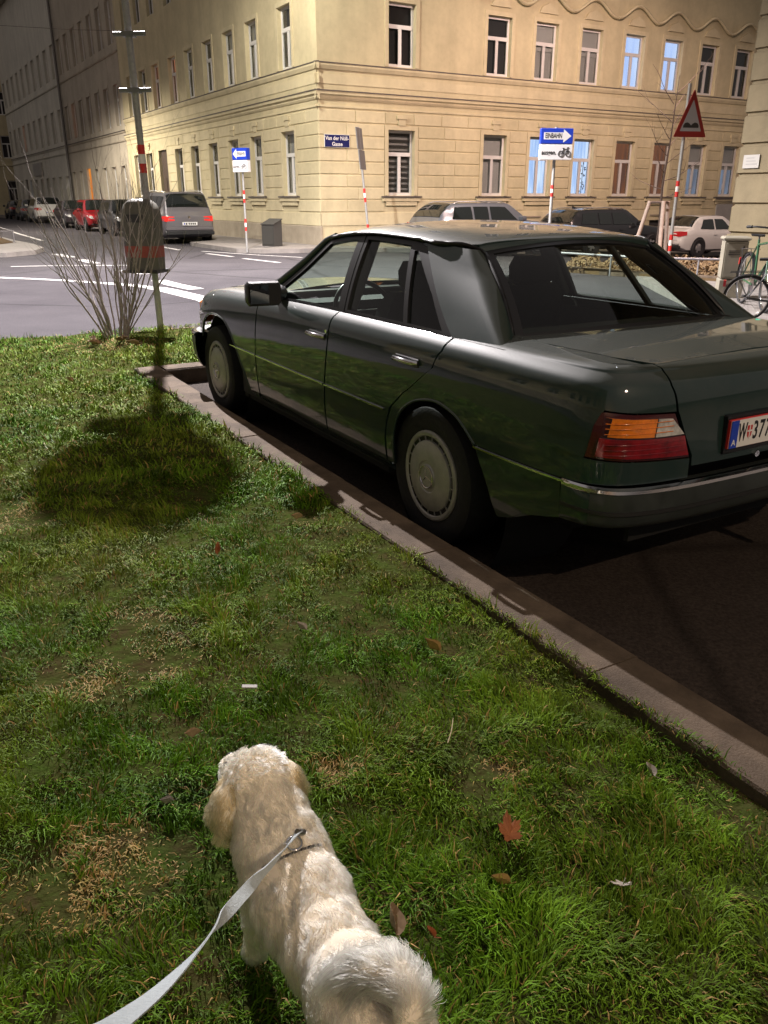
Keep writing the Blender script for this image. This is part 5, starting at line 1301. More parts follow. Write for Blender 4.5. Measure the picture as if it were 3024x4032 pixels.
bin_shell(.66, 1.37).build('bin_body', MATS['bin_grey'], bn, smooth=35)
bin_shell(.79, .905, .004, False).build('bin_band', MATS['bin_orange'], bn, smooth=35)
m = MB(); m.box(-.10, .10, -.148, -.12, 1.14, 1.22, .006); m.build('bin_slot', MATS['sign_black'], bn)
m = MB(); m.box(-.20, .20, -.15, .15, .63, .665, .008); m.build('bin_base', MATS['sign_black'], bn)
m = MB(); m.box(.06, .12, .03, .18, .95, 1.0); m.box(.06, .12, .03, .18, 1.2, 1.25); m.build('bin_bracket', MATS['galvanised'], bn)

# ================================================================== bare shrub
pmat('twig_bark', (.27, .235, .22), rough=.85, noise=.3, nscale=30)
sh = empty('bare_shrub', (-2.78, 8.55, .1)); tag(sh, 'leafless many-stemmed shrub in front of the litter bin', 'shrub')
sr = random.Random(21)
def twig(m, p, d, L, r0, depth):
    pts = [p]; rad = [r0]; n = 6; d = d.copy()
    for k in range(n):
        d = (d + Vector((sr.uniform(-.16, .16), sr.uniform(-.16, .16), sr.uniform(-.02, .11)))).normalized(); pts.append(pts[-1] + d*L/n); rad.append(r0*(1-.72*(k+1)/n))
    m.tube(pts, rad, 6 if r0 > .005 else 4, cap=False)
    if depth:
        for k in range(2, n+1):
            if sr.random() < (.72 if depth > 1 else .5):
                dd = (d + Vector((sr.uniform(-.75, .75), sr.uniform(-.75, .75), sr.uniform(-.1, .5)))).normalized(); twig(m, pts[k], dd, L*sr.uniform(.28, .5), rad[k]*.75, depth-1)
for k in range(28):
    t = sr.uniform(0, 2*math.pi); sp = sr.uniform(.08, .58) if k > 4 else sr.uniform(.02, .15); L = sr.uniform(1.05, 1.8)*(1.1-.35*sp)
    d = Vector((math.cos(t)*sp*1.1, math.sin(t)*sp*.8, 1)).normalized(); m = MB()
    twig(m, Vector((math.cos(t)*.07 + sr.uniform(-.04, .04), math.sin(t)*.07, -.05)), d, L, sr.uniform(.006, .015), 2); m.build('stem', MATS['twig_bark'], sh, smooth=80)

# ================================================================== young tree with its support posts
pmat('stake_wood', (.52, .42, .36), rough=.8, noise=.15, nscale=12); pmat('young_bark', (.10, .072, .06), rough=.85, noise=.3, nscale=25)
yt = empty('young_tree', (7.30, 22.9, tz(7.3, 22.9))); tag(yt, 'young bare street tree tied between three pale posts', 'tree')
m = MB(); m.tube([(0, 0, 0), (.02, 0, 1.0), (-.02, 0, 2.0), (.06, 0, 3.2), (.10, 0, 4.6)], [.04, .036, .03, .02, .006], 8); m.build('trunk', MATS['young_bark'], yt, smooth=60)
sr = random.Random(4)
for k in range(13):
    z = 1.75 + k*.20; t = sr.uniform(2.2, 4.2) if k % 2 else sr.uniform(-1.2, 1.5); m = MB(); d = Vector((math.cos(t)*.9, math.sin(t)*.6, .55 if k > 3 else .15)).normalized()
    twig(m, Vector((.0 + .02*(z-2), 0, z)), d, sr.uniform(.7, 1.25), .011, 1); m.build('branch', MATS['young_bark'], yt, smooth=80)
ts = empty('tree_support', (7.30, 22.9, tz(7.3, 22.9))); tag(ts, 'three pale round wooden posts with top rails holding the young tree', 'tree support')
tops = [Vector((-.30, 0, 1.66)), Vector((-.02, -.25, 1.66)), Vector((.22, .12, 1.66))]; bots = [Vector((-.72, .05, -.1)), Vector((-.06, -.55, -.1)), Vector((.34, .20, -.1))]
for a, b in zip(bots, tops):
    m = MB(); m.tube([a, b], .052, 10); m.build('post', MATS['stake_wood'], ts, smooth=50)
for a, b in ((0, 1), (1, 2), (0, 2)):
    m = MB(); m.tube([tops[a]+Vector((0, 0, -.03)), tops[b]+Vector((0, 0, -.03))], .033, 8); m.build('rail', MATS['young_bark'], ts, smooth=50)

# ================================================================== low fence, cabinet, wall box
pmat('fence_metal', (.32, .31, .33), rough=.45, metal=.5)
fc = empty('low_fence', (5.9, 16.3, .1)); tag(fc, 'low metal rail fence in front of the dry planting strip', 'fence')
fpts = [(-2.3, 2.1), (-1.3, .9), (-.55, .12), (.12, -.08), (.75, -.30)]
for x, y in fpts[1:]:
    m = MB(); m.tube([(x, y, -.1), (x, y, .30)], .02, 8); m.build('post', MATS['fence_metal'], fc, smooth=50)
for a, b in zip(fpts[:-1], fpts[1:]):
    m = MB(); m.tube([(*a, .30), (*b, .30)], .024, 8); m.build('rail', MATS['fence_metal'], fc, smooth=50)
pmat('cabinet_grey', (.24, .22, .17), rough=.6, noise=.1, nscale=4)
cbx = empty('utility_cabinet', (5.16, 12.55, .1)); cbx.rotation_euler = (0, 0, R(-14)); tag(cbx, 'beige grey utility cabinet on the pavement behind the bicycle', 'utility cabinet')
m = MB(); m.box(-.165, .165, -.16, .22, 0, .26, .01); m.build('cabinet_base', MATS['cabinet_grey'], cbx)
m = MB(); m.box(-.16, .16, -.155, .215, .272, .80, .012); bd = m.build('cabinet_body', MATS['cabinet_grey'], cbx)
m = MB(); m.box(-.14, .14, -.166, -.15, .30, .77, .006); m.build('cabinet_door', MATS['cabinet_grey'], bd)
m = MB(); m.box(-.185, .185, -.19, .25, .803, .86, .02); m.build('cabinet_cap', MATS['cabinet_grey'], cbx)
for k in range(3):
    m = MB(); m.box(-.10, .06, -.170, -.165, .66-k*.025, .67-k*.025); m.build('vent_slot', MATS['sign_black'], bd)
m = MB(); m.cyl((.10, -.166, .72), (.10, -.176, .72), .012, n=10); m.build('door_lock', MATS['sign_black'], bd)
pmat('box_dark', (.045, .043, .038), rough=.6)
wb = empty('wall_box', (-3.44, 26.35, .12)); wb.rotation_euler = (0, 0, R(-40)); tag(wb, 'dark grey metal box with sloping lid on the pavement by the house corner', 'box')
m = MB(); m.add([(-.27, -.17, 0), (.27, -.17, 0), (.27, .17, 0), (-.27, .17, 0), (-.27, -.17, .62), (.27, -.17, .62), (.27, .17, .76), (-.27, .17, .76)], [(3, 2, 1, 0), (4, 5, 6, 7), (0, 1, 5, 4), (1, 2, 6, 5), (2, 3, 7, 6), (3, 0, 4, 7)]); bd = m.build('box_body', MATS['box_dark'], wb)
m = MB(); m.box(-.24, .24, -.182, -.168, .05, .57, .006); m.build('box_door', MATS['box_dark'], bd)
m = MB(); m.add([(-.29, -.19, .625), (.29, -.19, .625), (.29, .19, .78), (-.29, .19, .78), (-.29, -.19, .645), (.29, -.19, .645), (.29, .19, .80), (-.29, .19, .80)], [(3, 2, 1, 0), (4, 5, 6, 7), (0, 1, 5, 4), (1, 2, 6, 5), (2, 3, 7, 6), (3, 0, 4, 7)]); m.build('box_lid', MATS['box_dark'], wb)

# ================================================================== bicycles
pmat('bike_black', (.015, .015, .017), rough=.35, coat=.5); pmat('bike_green', (.010, .075, .028), rough=.35, coat=.6); pmat('reflector_red', (.45, .02, .02), rough=.3, coat=1); pmat('bike_grip', (.012, .012, .012), rough=.7)
def bicycle(label, loc, rz, frame_mat, lamp=None, fender=True, pannier=None, lean=4, sc=1.0):
    rt = empty('bicycle', loc); rt.scale = (sc, sc, sc); rt.rotation_euler = (R(lean), 0, rz); tag(rt, label, 'bicycle', 'bicycles on the pavement')
    def wheel(x):
        m = MB(); m.tube([(x + .325*math.cos(t), 0, .34 + .325*math.sin(t)) for t in np.linspace(0, 2*math.pi, 41)], .018, 8, cap=False); w = m.build('wheel', MATS['tyre'], rt, smooth=80)
        m = MB(); m.tube([(x + .300*math.cos(t), 0, .34 + .300*math.sin(t)) for t in np.linspace(0, 2*math.pi, 37)], .009, 6, cap=False); m.build('rim', MATS['chrome'], w, smooth=80)
        m = MB(); m.cyl((x, -.04, .34), (x, .04, .34), .022, n=10); m.build('hub', MATS['chrome'], w)
        for k in range(14):
            a = 2*math.pi*k/14; m = MB(); m.tube([(x + .02*math.cos(a+1), .02*(-1)**k, .34+.02*math.sin(a+1)), (x+.298*math.cos(a), 0, .34+.298*math.sin(a))], .0016, 4); m.build('spoke', MATS['chrome'], w)
        return w
    wheel(0); wheel(1.06)
    bb, st, hd0, hd1 = Vector((.43, 0, .29)), Vector((.28, 0, .80)), Vector((.90, 0, .68)), Vector((.86, 0, .86))
    m = MB(); m.tube([bb, st + (st-bb)*.12], .016, 8); m.tube([bb, hd0], .020, 8); m.tube([st, hd1], .016, 8); m.tube([hd0, hd1 + Vector((-.02, 0, .10))], .019, 8)
    for s in (-1, 1):
        m.tube([bb + Vector((0, .03*s, 0)), (0, .055*s, .34)], .011, 6); m.tube([st + Vector((0, .015*s, -.02)), (0, .055*s, .34)], .010, 6); m.tube([hd0 + Vector((.01, .04*s, -.03)), (1.06, .055*s, .34)], .012, 6)
    m.build('frame', frame_mat, rt, smooth=60)
    if fender:
        for x in (0, 1.06):
            m = MB(); vs = []; A = np.linspace(R(20), R(200), 18) if x == 0 else np.linspace(R(-10), R(150), 16)
            for t in A:
                for yy, rr in ((-.030, .348), (0, .362), (.030, .348)): vs.append((x + rr*math.cos(t), yy, .34 + rr*math.sin(t)))
            m.add(vs, [(i*3+j, i*3+j+1, (i+1)*3+j+1, (i+1)*3+j) for i in range(len(A)-1) for j in range(2)]); m.build('mudguard', MATS['bike_black'], rt, smooth=80)
    m = MB(); m.add([(.10, -.07, .93), (.10, .07, .93), (.24, .075, .935), (.24, -.075, .935), (.42, .02, .925), (.42, -.02, .925), (.10, -.06, .90), (.10, .06, .90), (.24, .05, .90), (.24, -.05, .90), (.42, .015, .905), (.42, -.015, .905)], [(0, 3, 2, 1), (3, 5, 4, 2), (6, 7, 8, 9), (9, 8, 10, 11), (0, 1, 7, 6), (1, 2, 8, 7), (2, 4, 10, 8), (4, 5, 11, 10), (5, 3, 9, 11), (3, 0, 6, 9)]); m.build('saddle', MATS['bike_grip'], rt, smooth=70)
    m = MB(); m.tube([(.26, 0, .86), (.25, 0, .91)], .013, 6); m.build('seat_post', MATS['chrome'], rt)
    top = hd1 + Vector((-.03, 0, .16)); m = MB(); m.tube([top + Vector((-.16, -.30, .0)), top + Vector((-.02, -.22, .01)), top + Vector((.04, 0, 0)), top + Vector((-.02, .22, .01)), top + Vector((-.16, .30, 0))], .012, 8); hb = m.build('handlebar', MATS['bike_black'], rt, smooth=60)
    for s in (-1, 1):
        m = MB(); m.tube([top + Vector((-.17, .30*s, 0)), top + Vector((-.08, .265*s, .005))], .018, 8); m.build('grip', MATS['bike_grip'], hb, smooth=60)
    m = MB(); m.lathe([(.02, -.03), (.09, -.03), (.09, -.027), (.02, -.027)], 24, c=tuple(bb)); m.tube([bb + Vector((0, -.06, 0)), bb + Vector((.10, -.07, -.14))], .009, 6); m.tube([bb + Vector((0, .06, 0)), bb + Vector((-.10, .07, .14))], .009, 6); m.build('crankset', MATS['chrome'], rt)
    for s, dx, dz in ((-1, .10, -.14), (1, -.10, .14)):
        m = MB(); m.box(bb.x+dx-.045, bb.x+dx+.045, s*.11-.035, s*.11+.035, bb.z+dz-.012, bb.z+dz+.012); m.build('pedal', MATS['bike_grip'], rt)
    m = MB(); m.box(-.36, -.32, -.03, .03, .50, .60, .006); m.build('rear_lamp', MATS['reflector_red'], rt)
    for s in (-1, 1): 
        m = MB(); m.tube([(-.28, .06*s, .72), (.20, .06*s, .74)], .006, 6); m.tube([(-.20, .06*s, .72), (0, .06*s, .36)], .005, 6); m.build('carrier_stay', MATS['bike_black'], rt)
    if lamp:
        m = MB(); m.cyl(top + Vector((.05, 0, -.03)), top + Vector((.10, 0, -.03)), .035, .028, 12); m.build('front_lamp', lamp, rt)
    if pannier:
        m = MB(); m.box(.97, 1.25, -.17, .17, .78, 1.02, .02); m.build('basket', pannier, rt)
    return rt
bicycle('black city bicycle parked at the right edge beside the utility cabinet', (4.34, 10.0, .10), R(-24), MATS['bike_black'], sc=.78)
bicycle('green rental bicycle behind the black one at the right edge', (5.02, 11.75, .10), R(-97), MATS['bike_green'], emat('bike_light', (.05, .9, .55), 1.2), lean=-3)

# ================================================================== island railing and shrubs on the left
ir = empty('island_railing', (-12.4, 28.7, .14)); tag(ir, 'low metal railing round the planted traffic island', 'fence')
ipts = [(0, 0), (-.9, -1.3), (-2.2, -1.8), (-3.6, -1.9)]; ipt2 = [(0, 0), (-1.7, 2.9), (-3.4, 5.8)]
for x, y in ipts + ipt2[1:]:
    m = MB(); m.tube([(x, y, -.05), (x, y, .36)], .022, 6); m.build('post', MATS['fence_metal'], ir)
for P in (ipts, ipt2):
    for a, b in zip(P[:-1], P[1:]):
        m = MB(); m.tube([(*a, .34), (*b, .34)], .022, 6); m.build('rail', MATS['fence_metal'], ir)
pmat('shrub_leaf', (.055, .075, .022), rough=.8, c2=(.16, .12, .035), nscale=6); pmat('shrub_dry', (.17, .105, .05), rough=.9, c2=(.24, .16, .08), nscale=8)
def leafy(name, label, loc, rx_, ry, h, n, mat, group, ls=.07, seed=1):
    rt = empty(name, loc); tag(rt, label, 'shrub', group); r_ = random.Random(seed); m = MB()
    for k in range(n):
        t = r_.uniform(0, 6.283); q = math.sqrt(r_.random()); zz = r_.random(); x, y, z = rx_*q*math.cos(t)*(1-.45*zz), ry*q*math.sin(t)*(1-.45*zz), h*zz; a = r_.uniform(0, 6.283); e = r_.uniform(-.6, 1.0); d = Vector((math.cos(a)*math.cos(e), math.sin(a)*math.cos(e), math.sin(e)))*ls*r_.uniform(.6, 1.4); w = d.orthogonal().normalized()*ls*.28
        m.add([Vector((x, y, z))-w*.2, Vector((x, y, z))+d*.5+w, Vector((x, y, z))+d, Vector((x, y, z))+d*.5-w], [(0, 1, 2, 3)])
    me = bpy.data.meshes.new('foliage'); me.from_pydata(m.v, [], m.f); link_mesh('foliage', me, mat, rt)['kind'] = 'stuff'
    for k in range(5):
        t = r_.uniform(0, 6.283); s_ = MB(); s_.tube([(0, 0, -.03), (rx_*.5*math.cos(t), ry*.5*math.sin(t), h*.8)], [.012, .005], 5); s_.build('stem', MATS['twig_bark'], rt)
    return rt
leafy('low_shrub', 'low green and yellow shrub inside the island railing', (-13.1, 27.9, .14), .55, .5, .42, 420, MATS['shrub_leaf'], 'shrubs on the traffic island', .08, 2)
leafy('low_shrub', 'second low shrub further along the island railing', (-14.6, 29.6, .14), .8, .6, .5, 420, MATS['shrub_leaf'], 'shrubs on the traffic island', .08, 3)
dr_ = random.Random(8)
dry_pos = [(4.4, 18.4), (5.1, 18.1), (5.6, 17.3), (6.1, 17.0), (6.5, 16.6), (7.0, 17.4), (6.3, 18.2), (5.4, 19.3), (4.7, 19.6), (7.2, 18.4), (6.0, 20.2), (7.9, 18.3)]
dry_lab = ['leftmost low dry plant of the strip behind the car', 'dry plant second from the left in the strip', 'dry plant by the left fence post', 'dry plant in the middle of the low fence', 'dry plant nearest the utility cabinet', 'dry plant behind the right end of the fence', 'dry plant in the middle of the planting strip', 'dry plant at the back left of the strip', 'dry plant at the far left corner of the strip', 'dry plant at the back right of the strip', 'dry plant just in front of the warning sign', 'dry plant at the right corner of the strip']
for k, (x, y) in enumerate(dry_pos): leafy('dry_plant', dry_lab[k], (x, y, .09 + tz(x, y)), .5, .4, dr_.uniform(.16, .30), 200, MATS['shrub_dry'], 'dry plants in the planting strip', .09, 20+k)
# ================================================================== other parked cars
def solid_paint(name, c, rough=.3, metal=.2):
    m = pmat(name, c, rough=rough, metal=metal, coat=1.0); return m
solid_paint('paint_grey', (.16, .15, .16)); solid_paint('paint_black', (.010, .010, .011)); solid_paint('paint_red', (.30, .006, .012)); solid_paint('paint_plum', (.035, .026, .032)); solid_paint('paint_white', (.62, .61, .58), metal=0); solid_paint('paint_silver', (.30, .30, .30), metal=.4); solid_paint('paint_navy', (.012, .014, .020)); solid_paint('paint_anthracite', (.030, .034, .034)); solid_paint('paint_bluegrey', (.11, .12, .135))
pmat('dark_glass', (.010, .013, .012), rough=.06, spec=.7, coat=.5)
pmat('tail_red', (.42, .012, .015), rough=.2, coat=1.0); pmat('tail_red_lit', (.65, .02, .02), rough=.2, coat=1.0, emit=(1, .05, .03), estr=.25); pmat('head_clear', (.50, .50, .50), rough=.12, coat=1.0); pmat('alloy', (.42, .42, .42), rough=.35, metal=.7); pmat('plastic_dark', (.018, .018, .019), rough=.55)
KINDS = {
 # L, halfwidth, belt z, roof z, [ (x from rear, roof profile z) ], greenhouse x range: rear base, roof rear, roof front, screen base ; bonnet end z, tail z
 'mpv': dict(L=4.85, w=.95, zb=1.02, zr=1.72, g=(.10, .42, 3.05, 3.95), nose=.80, tail=1.0, r=.34, axles=(.95, 3.87)),
 'suv': dict(L=4.55, w=.93, zb=1.05, zr=1.62, g=(.12, .60, 2.75, 3.35), nose=.92, tail=1.04, r=.36, axles=(.90, 3.65)),
 'hatch': dict(L=4.15, w=.88, zb=.93, zr=1.46, g=(.08, .55, 2.35, 3.05), nose=.78, tail=.93, r=.31, axles=(.75, 3.30)),
 'wagon': dict(L=4.75, w=.91, zb=.96, zr=1.46, g=(.12, .70, 2.65, 3.40), nose=.80, tail=.97, r=.32, axles=(1.0, 3.80)),
 'sedan': dict(L=4.50, w=.90, zb=.93, zr=1.41, g=(.62, 1.25, 2.40, 3.15), nose=.76, tail=.98, r=.32, axles=(.95, 3.58)),
}
def far_car(name, label, kind, paint, loc, rz, group, rails=False, tail='tail_red', plate=True, antenna=False):
    K = KINDS[kind]; L, w0, zb0, zr0 = K['L'], K['w'], K['zb'], K['zr']; g0, g1, g2, g3 = K['g']
    rt = empty(name, loc); rt.rotation_euler = (0, 0, rz); tag(rt, label, 'car', group)
    wx = pch([0, .06, .25, .7, L*.5, L-.9, L-.35, L-.10, L], [w0-.16, w0-.09, w0-.03, w0, w0, w0-.01, w0-.05, w0-.16, w0-.30])
    zbx = pch([0, g0, g0+.4, (g1+g2)/2, g3-.1, g3+.2, L-.5, L-.12, L], [K['tail']-.16, K['tail'], zb0+.02, zb0-.01, zb0-.02, zb0-.05, K['nose']+.04, K['nose']-.06, K['nose']-.20])
    zrx = lambda x: np.where((x > g0) & (x < g3), pch([g0, g0+.35*(g1-g0), g1, (g1+g2)/2, g2, g2+.55*(g3-g2), g3], [0, .52, .955, 1.0, .975, .52, 0])(x), 0)
    def sect(x):
        w, zb = float(wx(x)), float(zbx(x)); k = float(zrx(np.array(x))); zr = zb + .025 + k*(zr0-zb-.025); wr = (w-.10) - k*.14 ; zf = .20 + .10*max(0, (x-(L-.6))/.6) + .14*max(0, (.4-x)/.4)
        p6, p8 = (w-.065, zb), (wr, zr-.05*k-.006)
        return [(0, zf), (w-.16, zf), (w-.04, zf+.07), (w-.005, .46), (w, .58), (w, zb-.20), (w-.025, zb-.05), p6, ((p6[0]+p8[0])/2+.012*k, (p6[1]+p8[1])/2), p8, (wr-.05, zr-.014*k), (wr-.16, zr), (wr*.45, zr+.012*k+.006), (0, zr+.016*k+.008)]
    xs_ = np.unique(np.concatenate([np.linspace(0, .3, 6), np.linspace(.3, L-.3, 44), np.linspace(L-.3, L, 7), [g0, g1, g2, g3]])); S = [sect(x) for x in xs_]; k = len(S[0]); n = len(xs_)
    V = []; F = []
    for x, s in zip(xs_, S): V += [(x, y, z) for y, z in s] + [(x, -y, z) for y, z in s[1:-1][::-1]]
    q = 2*k-2
    F = [(i*q+j, i*q+(j+1) % q, (i+1)*q+(j+1) % q, (i+1)*q+j) for i in range(n-1) for j in range(q)] + [tuple(range(q)), tuple((n-1)*q+j for j in range(q))]
    m = MB(); m.add(V, F); m.build('body', MATS[paint], rt, smooth=32)
    def P(x, a):    # point on the greenhouse side between belt (0) and rail (1)
        s = sect(x); b0, b1 = np.array(s[7]), np.array(s[9]); bm = np.array(s[8]); t = a
        p = b0*(1-t)*(1-2*t)+bm*4*t*(1-t)+b1*t*(2*t-1) if False else b0+(b1-b0)*t; return np.array([x, p[0]+.012+.010*4*t*(1-t), p[1]])
    # side windows
    def side_win(xa_b, xb_b, xa_t, xb_t):
        for sg in (1, -1):
            vs = []; nn = 9
            for i in range(nn):
                for j in range(4):
                    a = .07 + .80*j/3; t = i/(nn-1); xb_ = xa_b+(xb_b-xa_b)*t; xt_ = xa_t+(xb_t-xa_t)*t; x = xb_+(xt_-xb_)*(j/3); p = P(x, a); vs.append((p[0], p[1]*sg, p[2]))
            m = MB(); m.add(vs, [(i*4+j, i*4+j+1, (i+1)*4+j+1, (i+1)*4+j) for i in range(nn-1) for j in range(3)]); m.build('side_window', MATS['dark_glass'], rt, smooth=60)
    mid = g1 + (g2-g1)*.50; lo_r = g0+.30 if kind != 'sedan' else g0+.30
    if kind in ('mpv', 'suv', 'wagon'):
        c1 = g1+.62; side_win(lo_r+.12, c1-.04, g1-.02, c1-.04); side_win(c1+.04, mid+.22, c1+.04, mid+.22); side_win(mid+.30, g3-.42, mid+.30, g2-.10)
    else:
        side_win(lo_r+.10, mid-.04, g1+.02, mid-.04); side_win(mid+.04, g3-.40, mid+.04, g2-.08)
    # front and rear screens follow the sloping roof ends
    def screen(xa, xb, nm):
        vs = []; nn = 9; tt = np.linspace(0, 1, nn)
        for t in tt:
            x = xa+(xb-xa)*t; s = sect(x); lo, hi = np.array(s[9]), np.array(s[13]); row = [np.array(s[9])*[.96, 1], np.array(s[10])*[.96, 1], np.array(s[11]), np.array(s[12]), np.array(s[13])]
            full = [(r[0], r[1]) for r in row] + [(-r[0], r[1]) for r in row[:-1][::-1]]
            off = .018
            for (y, z) in full: vs.append((x + (off if xb < xa and False else (off if nm == 'windscreen' else -off)), y, z+.006))
        kk = len(full); m = MB(); m.add(vs, [(i*kk+j, i*kk+j+1, (i+1)*kk+j+1, (i+1)*kk+j) for i in range(nn-1) for j in range(kk-1)]); m.build(nm, MATS['dark_glass'], rt, smooth=60)
    screen(g2+.08, g3-.05, 'windscreen'); screen(g0+.05 if kind != 'sedan' else g0+.05, g1-.08, 'rear_window')
    # wheels
    tyre = MB(); r_ = K['r']; tyre.lathe([(r_*.66, -.09), (r_*.93, -.105), (r_, -.07), (r_, .07), (r_*.93, .105), (r_*.66, .09)], 28); tm = tyre.mesh('tyre', 40)
    rm = MB(); rm.lathe([(r_*.67, .07), (r_*.65, .098), (r_*.58, .09), (r_*.55, .04), (0, .03)], 28); rim = rm.mesh('rim', 40)
    sp = MB(); sp.add([(-.05, .085, .0), (.05, .085, .0), (.026, .075, r_*.60), (-.026, .075, r_*.60), (-.05, .03, 0), (.05, .03, 0), (.026, .03, r_*.60), (-.026, .03, r_*.60)], [(0, 1, 2, 3), (0, 4, 5, 1), (1, 5, 6, 2), (2, 6, 7, 3), (3, 7, 4, 0)]); spk = sp.mesh('spoke')
    for x in K['axles']:
        for sg in (1, -1):
            m = MB(); m.lathe([(r_+.055, -.05), (r_+.055, .004), (r_*.5, .004)], 28, c=(x, 0, 0)); a = m.build('wheel_arch', MATS['plastic_dark'], rt, smooth=40); a.location = (0, sg*(float(wx(x))+.001), r_+.01); a.rotation_euler = (0, 0, 0 if sg > 0 else 0); a.scale = (1, sg, 1)
            w = link_mesh('wheel', tm, MATS['tyre'], rt); w.location = (x, sg*(float(wx(x))-.075), r_); w.rotation_euler = (0, .4, 0 if sg > 0 else math.pi)
            link_mesh('rim', rim, MATS['plastic_dark'], w)
            for j in range(5): s_ = link_mesh('spoke', spk, MATS['alloy'], w); s_.rotation_euler = (0, 2*math.pi*j/5, 0)
    # lamps, plates, bumpers
    zt = K['tail']
    for sg in (1, -1):
        w = float(wx(.06)); m = MB(); m.add([(-.005, sg*(w-.34), zt-.22), (-.005, sg*(w-.02), zt-.25), (.28, sg*(w0+.0), zt-.20), (-.02+.03, sg*(w-.34), zt-.09), (.01, sg*(w-.02), zt-.07), (.28, sg*(w0-.012), zt-.08), (.2, sg*(w-.34), zt-.15)], [(0, 1, 4, 3), (1, 2, 5, 4), (3, 4, 5, 6), (0, 6, 2, 1), (0, 3, 6), (2, 6, 5)]); m.build('tail_lamp', MATS[tail], rt)
        w = float(wx(L-.10)); zn = K['nose']; m = MB(); m.add([(L-.02, sg*(w-.30), zn-.20), (L-.05, sg*(w+.015), zn-.18), (L-.42, sg*(float(wx(L-.42))+.006), zn-.06), (L-.07, sg*(w-.30), zn-.07), (L-.11, sg*(w+.01), zn-.06), (L-.42, sg*(float(wx(L-.42))-.03), zn-.01), (L-.3, sg*(w-.30), zn-.15)], [(0, 1, 4, 3), (1, 2, 5, 4), (3, 4, 5, 6), (0, 6, 2, 1), (0, 3, 6), (2, 6, 5)]); m.build('headlamp', MATS['head_clear'], rt)
        x = g3-.42; m = MB(); m.box(x-.04, x+.12, sg*(w0+.02) if sg > 0 else -(w0+.20), sg*(w0+.20) if sg > 0 else -(w0+.02), zb0-.03, zb0+.12, .03); m.build('door_mirror', MATS[paint], rt, smooth=50)
        for xh in (g1+.45, mid+.55):
            m = MB(); m.box(xh, xh+.17, sg*(w0+.0) if sg > 0 else -(w0+.022), sg*(w0+.022) if sg > 0 else -(w0+.0), zb0-.17, zb0-.14, .006); m.build('door_handle', MATS[paint], rt)
        if rails:
            m = MB(); s1, s2 = sect(g1+.05), sect(g2-.05); m.tube([(g1-.02, sg*(s1[10][0]+.01), s1[10][1]-.005), (g1+.15, sg*(s1[10][0]+.02), s1[10][1]+.05), ((g1+g2)/2, sg*(s1[10][0]+.02), zr0+.035), (g2-.2, sg*(s2[10][0]+.02), s2[10][1]+.045), (g2, sg*(s2[10][0]), s2[10][1]-.01)], .016, 6); m.build('roof_rail', MATS['alloy'], rt, smooth=60)
    for x0, x1, nm in ((-.035, .10, 'rear_bumper'), (L-.16, L+.03, 'front_bumper')):
        wv = float(wx(.06 if x0 < 1 else L-.1)); m = MB(); m.box(x0, x1, -(wv+.0), wv+.0, .30, .44 if x0 < 1 else .36, .03); m.build(nm, MATS['plastic_dark'], rt)
        m = MB(); m.box(x0+.005, x1-.005, -(wv-.02), wv-.02, .445 if x0 < 1 else .365, .56, .03); m.build(nm, MATS[paint], rt)
    if plate:
        m = MB(); m.box(-.045, -.005, -.26, .26, .62, .73, .004); p = m.build('number_plate', MATS['plate_white'], rt)
        for j, yy in enumerate((.20, .13, .03, -.04, -.11, -.18)):
            m = MB(); m.box(-.047, -.044, yy-.022, yy+.022, .645, .705); m.build('plate_mark', MATS['ink'] if j else MATS['plate_blue'], p)
        m = MB(); m.box(L+.005, L+.038, -.26, .26, .38, .49, .004); m.build('number_plate', MATS['plate_white'], rt)
        m = MB(); m.box(L-.03, L+.012, -.42, .42, .50, K['nose']-.14, .02); m.build('grille', MATS['plastic_dark'], rt)
        m = MB(); m.lathe([(.055, 0), (.045, .012), (.0, .014)], 16, 'X', (-.012, 0, zt-.13)); o = m.build('badge', MATS['chrome'], rt); o.scale = (-1, 1, 1)
    if antenna:
        s_ = sect(g1+.25); m = MB(); m.add([(g1+.15, 0, s_[13][1]), (g1+.40, .02, s_[13][1]), (g1+.40, -.02, s_[13][1]), (g1+.17, 0, s_[13][1]+.08)], [(0, 1, 3), (0, 3, 2), (1, 2, 3), (0, 2, 1)]); m.build('antenna_fin', MATS['plastic_dark'], rt)
    return rt
RD = R(119.5); GL = 'cars parked along the left street'; GR = 'cars parked along the cream house'
def row(px_, py_, t, off=0):      # point t metres along the left parking row
    return (px_ + math.cos(RD)*t - math.sin(RD)*off, py_ + math.sin(RD)*t + math.cos(RD)*off)
base = (-6.76, 30.0)
def place(t, kind, facing_away=True):
    L = KINDS[kind]['L']
    if facing_away: p = row(*base, t); return (*p, 0), RD
    p = row(*base, t+L); return (*p, 0), RD + math.pi
for (t, kind, away, paint, lab, nm, kw) in (
    (0.0, 'mpv', True, 'paint_grey', 'grey people carrier seen from behind, nearest in the left row', 'parked_van', dict(rails=True, tail='tail_red_lit')),
    (7.4, 'hatch', False, 'paint_black', 'black hatchback half hidden behind the litter bin', 'parked_car', {}),
    (13.4, 'hatch', False, 'paint_red', 'bright red hatchback in the left street', 'parked_car', {}),
    (19.3, 'sedan', False, 'paint_plum', 'dark plum saloon car left of the red hatchback', 'parked_car', {}),
    (30.5, 'suv', True, 'paint_white', 'white off-road estate car in the left row', 'parked_car', {}),
    (38.0, 'hatch', True, 'paint_bluegrey', 'blue-grey car beyond the white one', 'parked_car', {}),
    (44.5, 'sedan', True, 'paint_navy', 'dark car at the far left end of the row', 'parked_car', {})):
    loc, rz = place(t, kind, away); far_car(nm, lab, kind, MATS and paint, loc, rz, GL, **kw)
def rowr(s, t): x, y = AB(s, -t); return (x, y, tz(x, y))
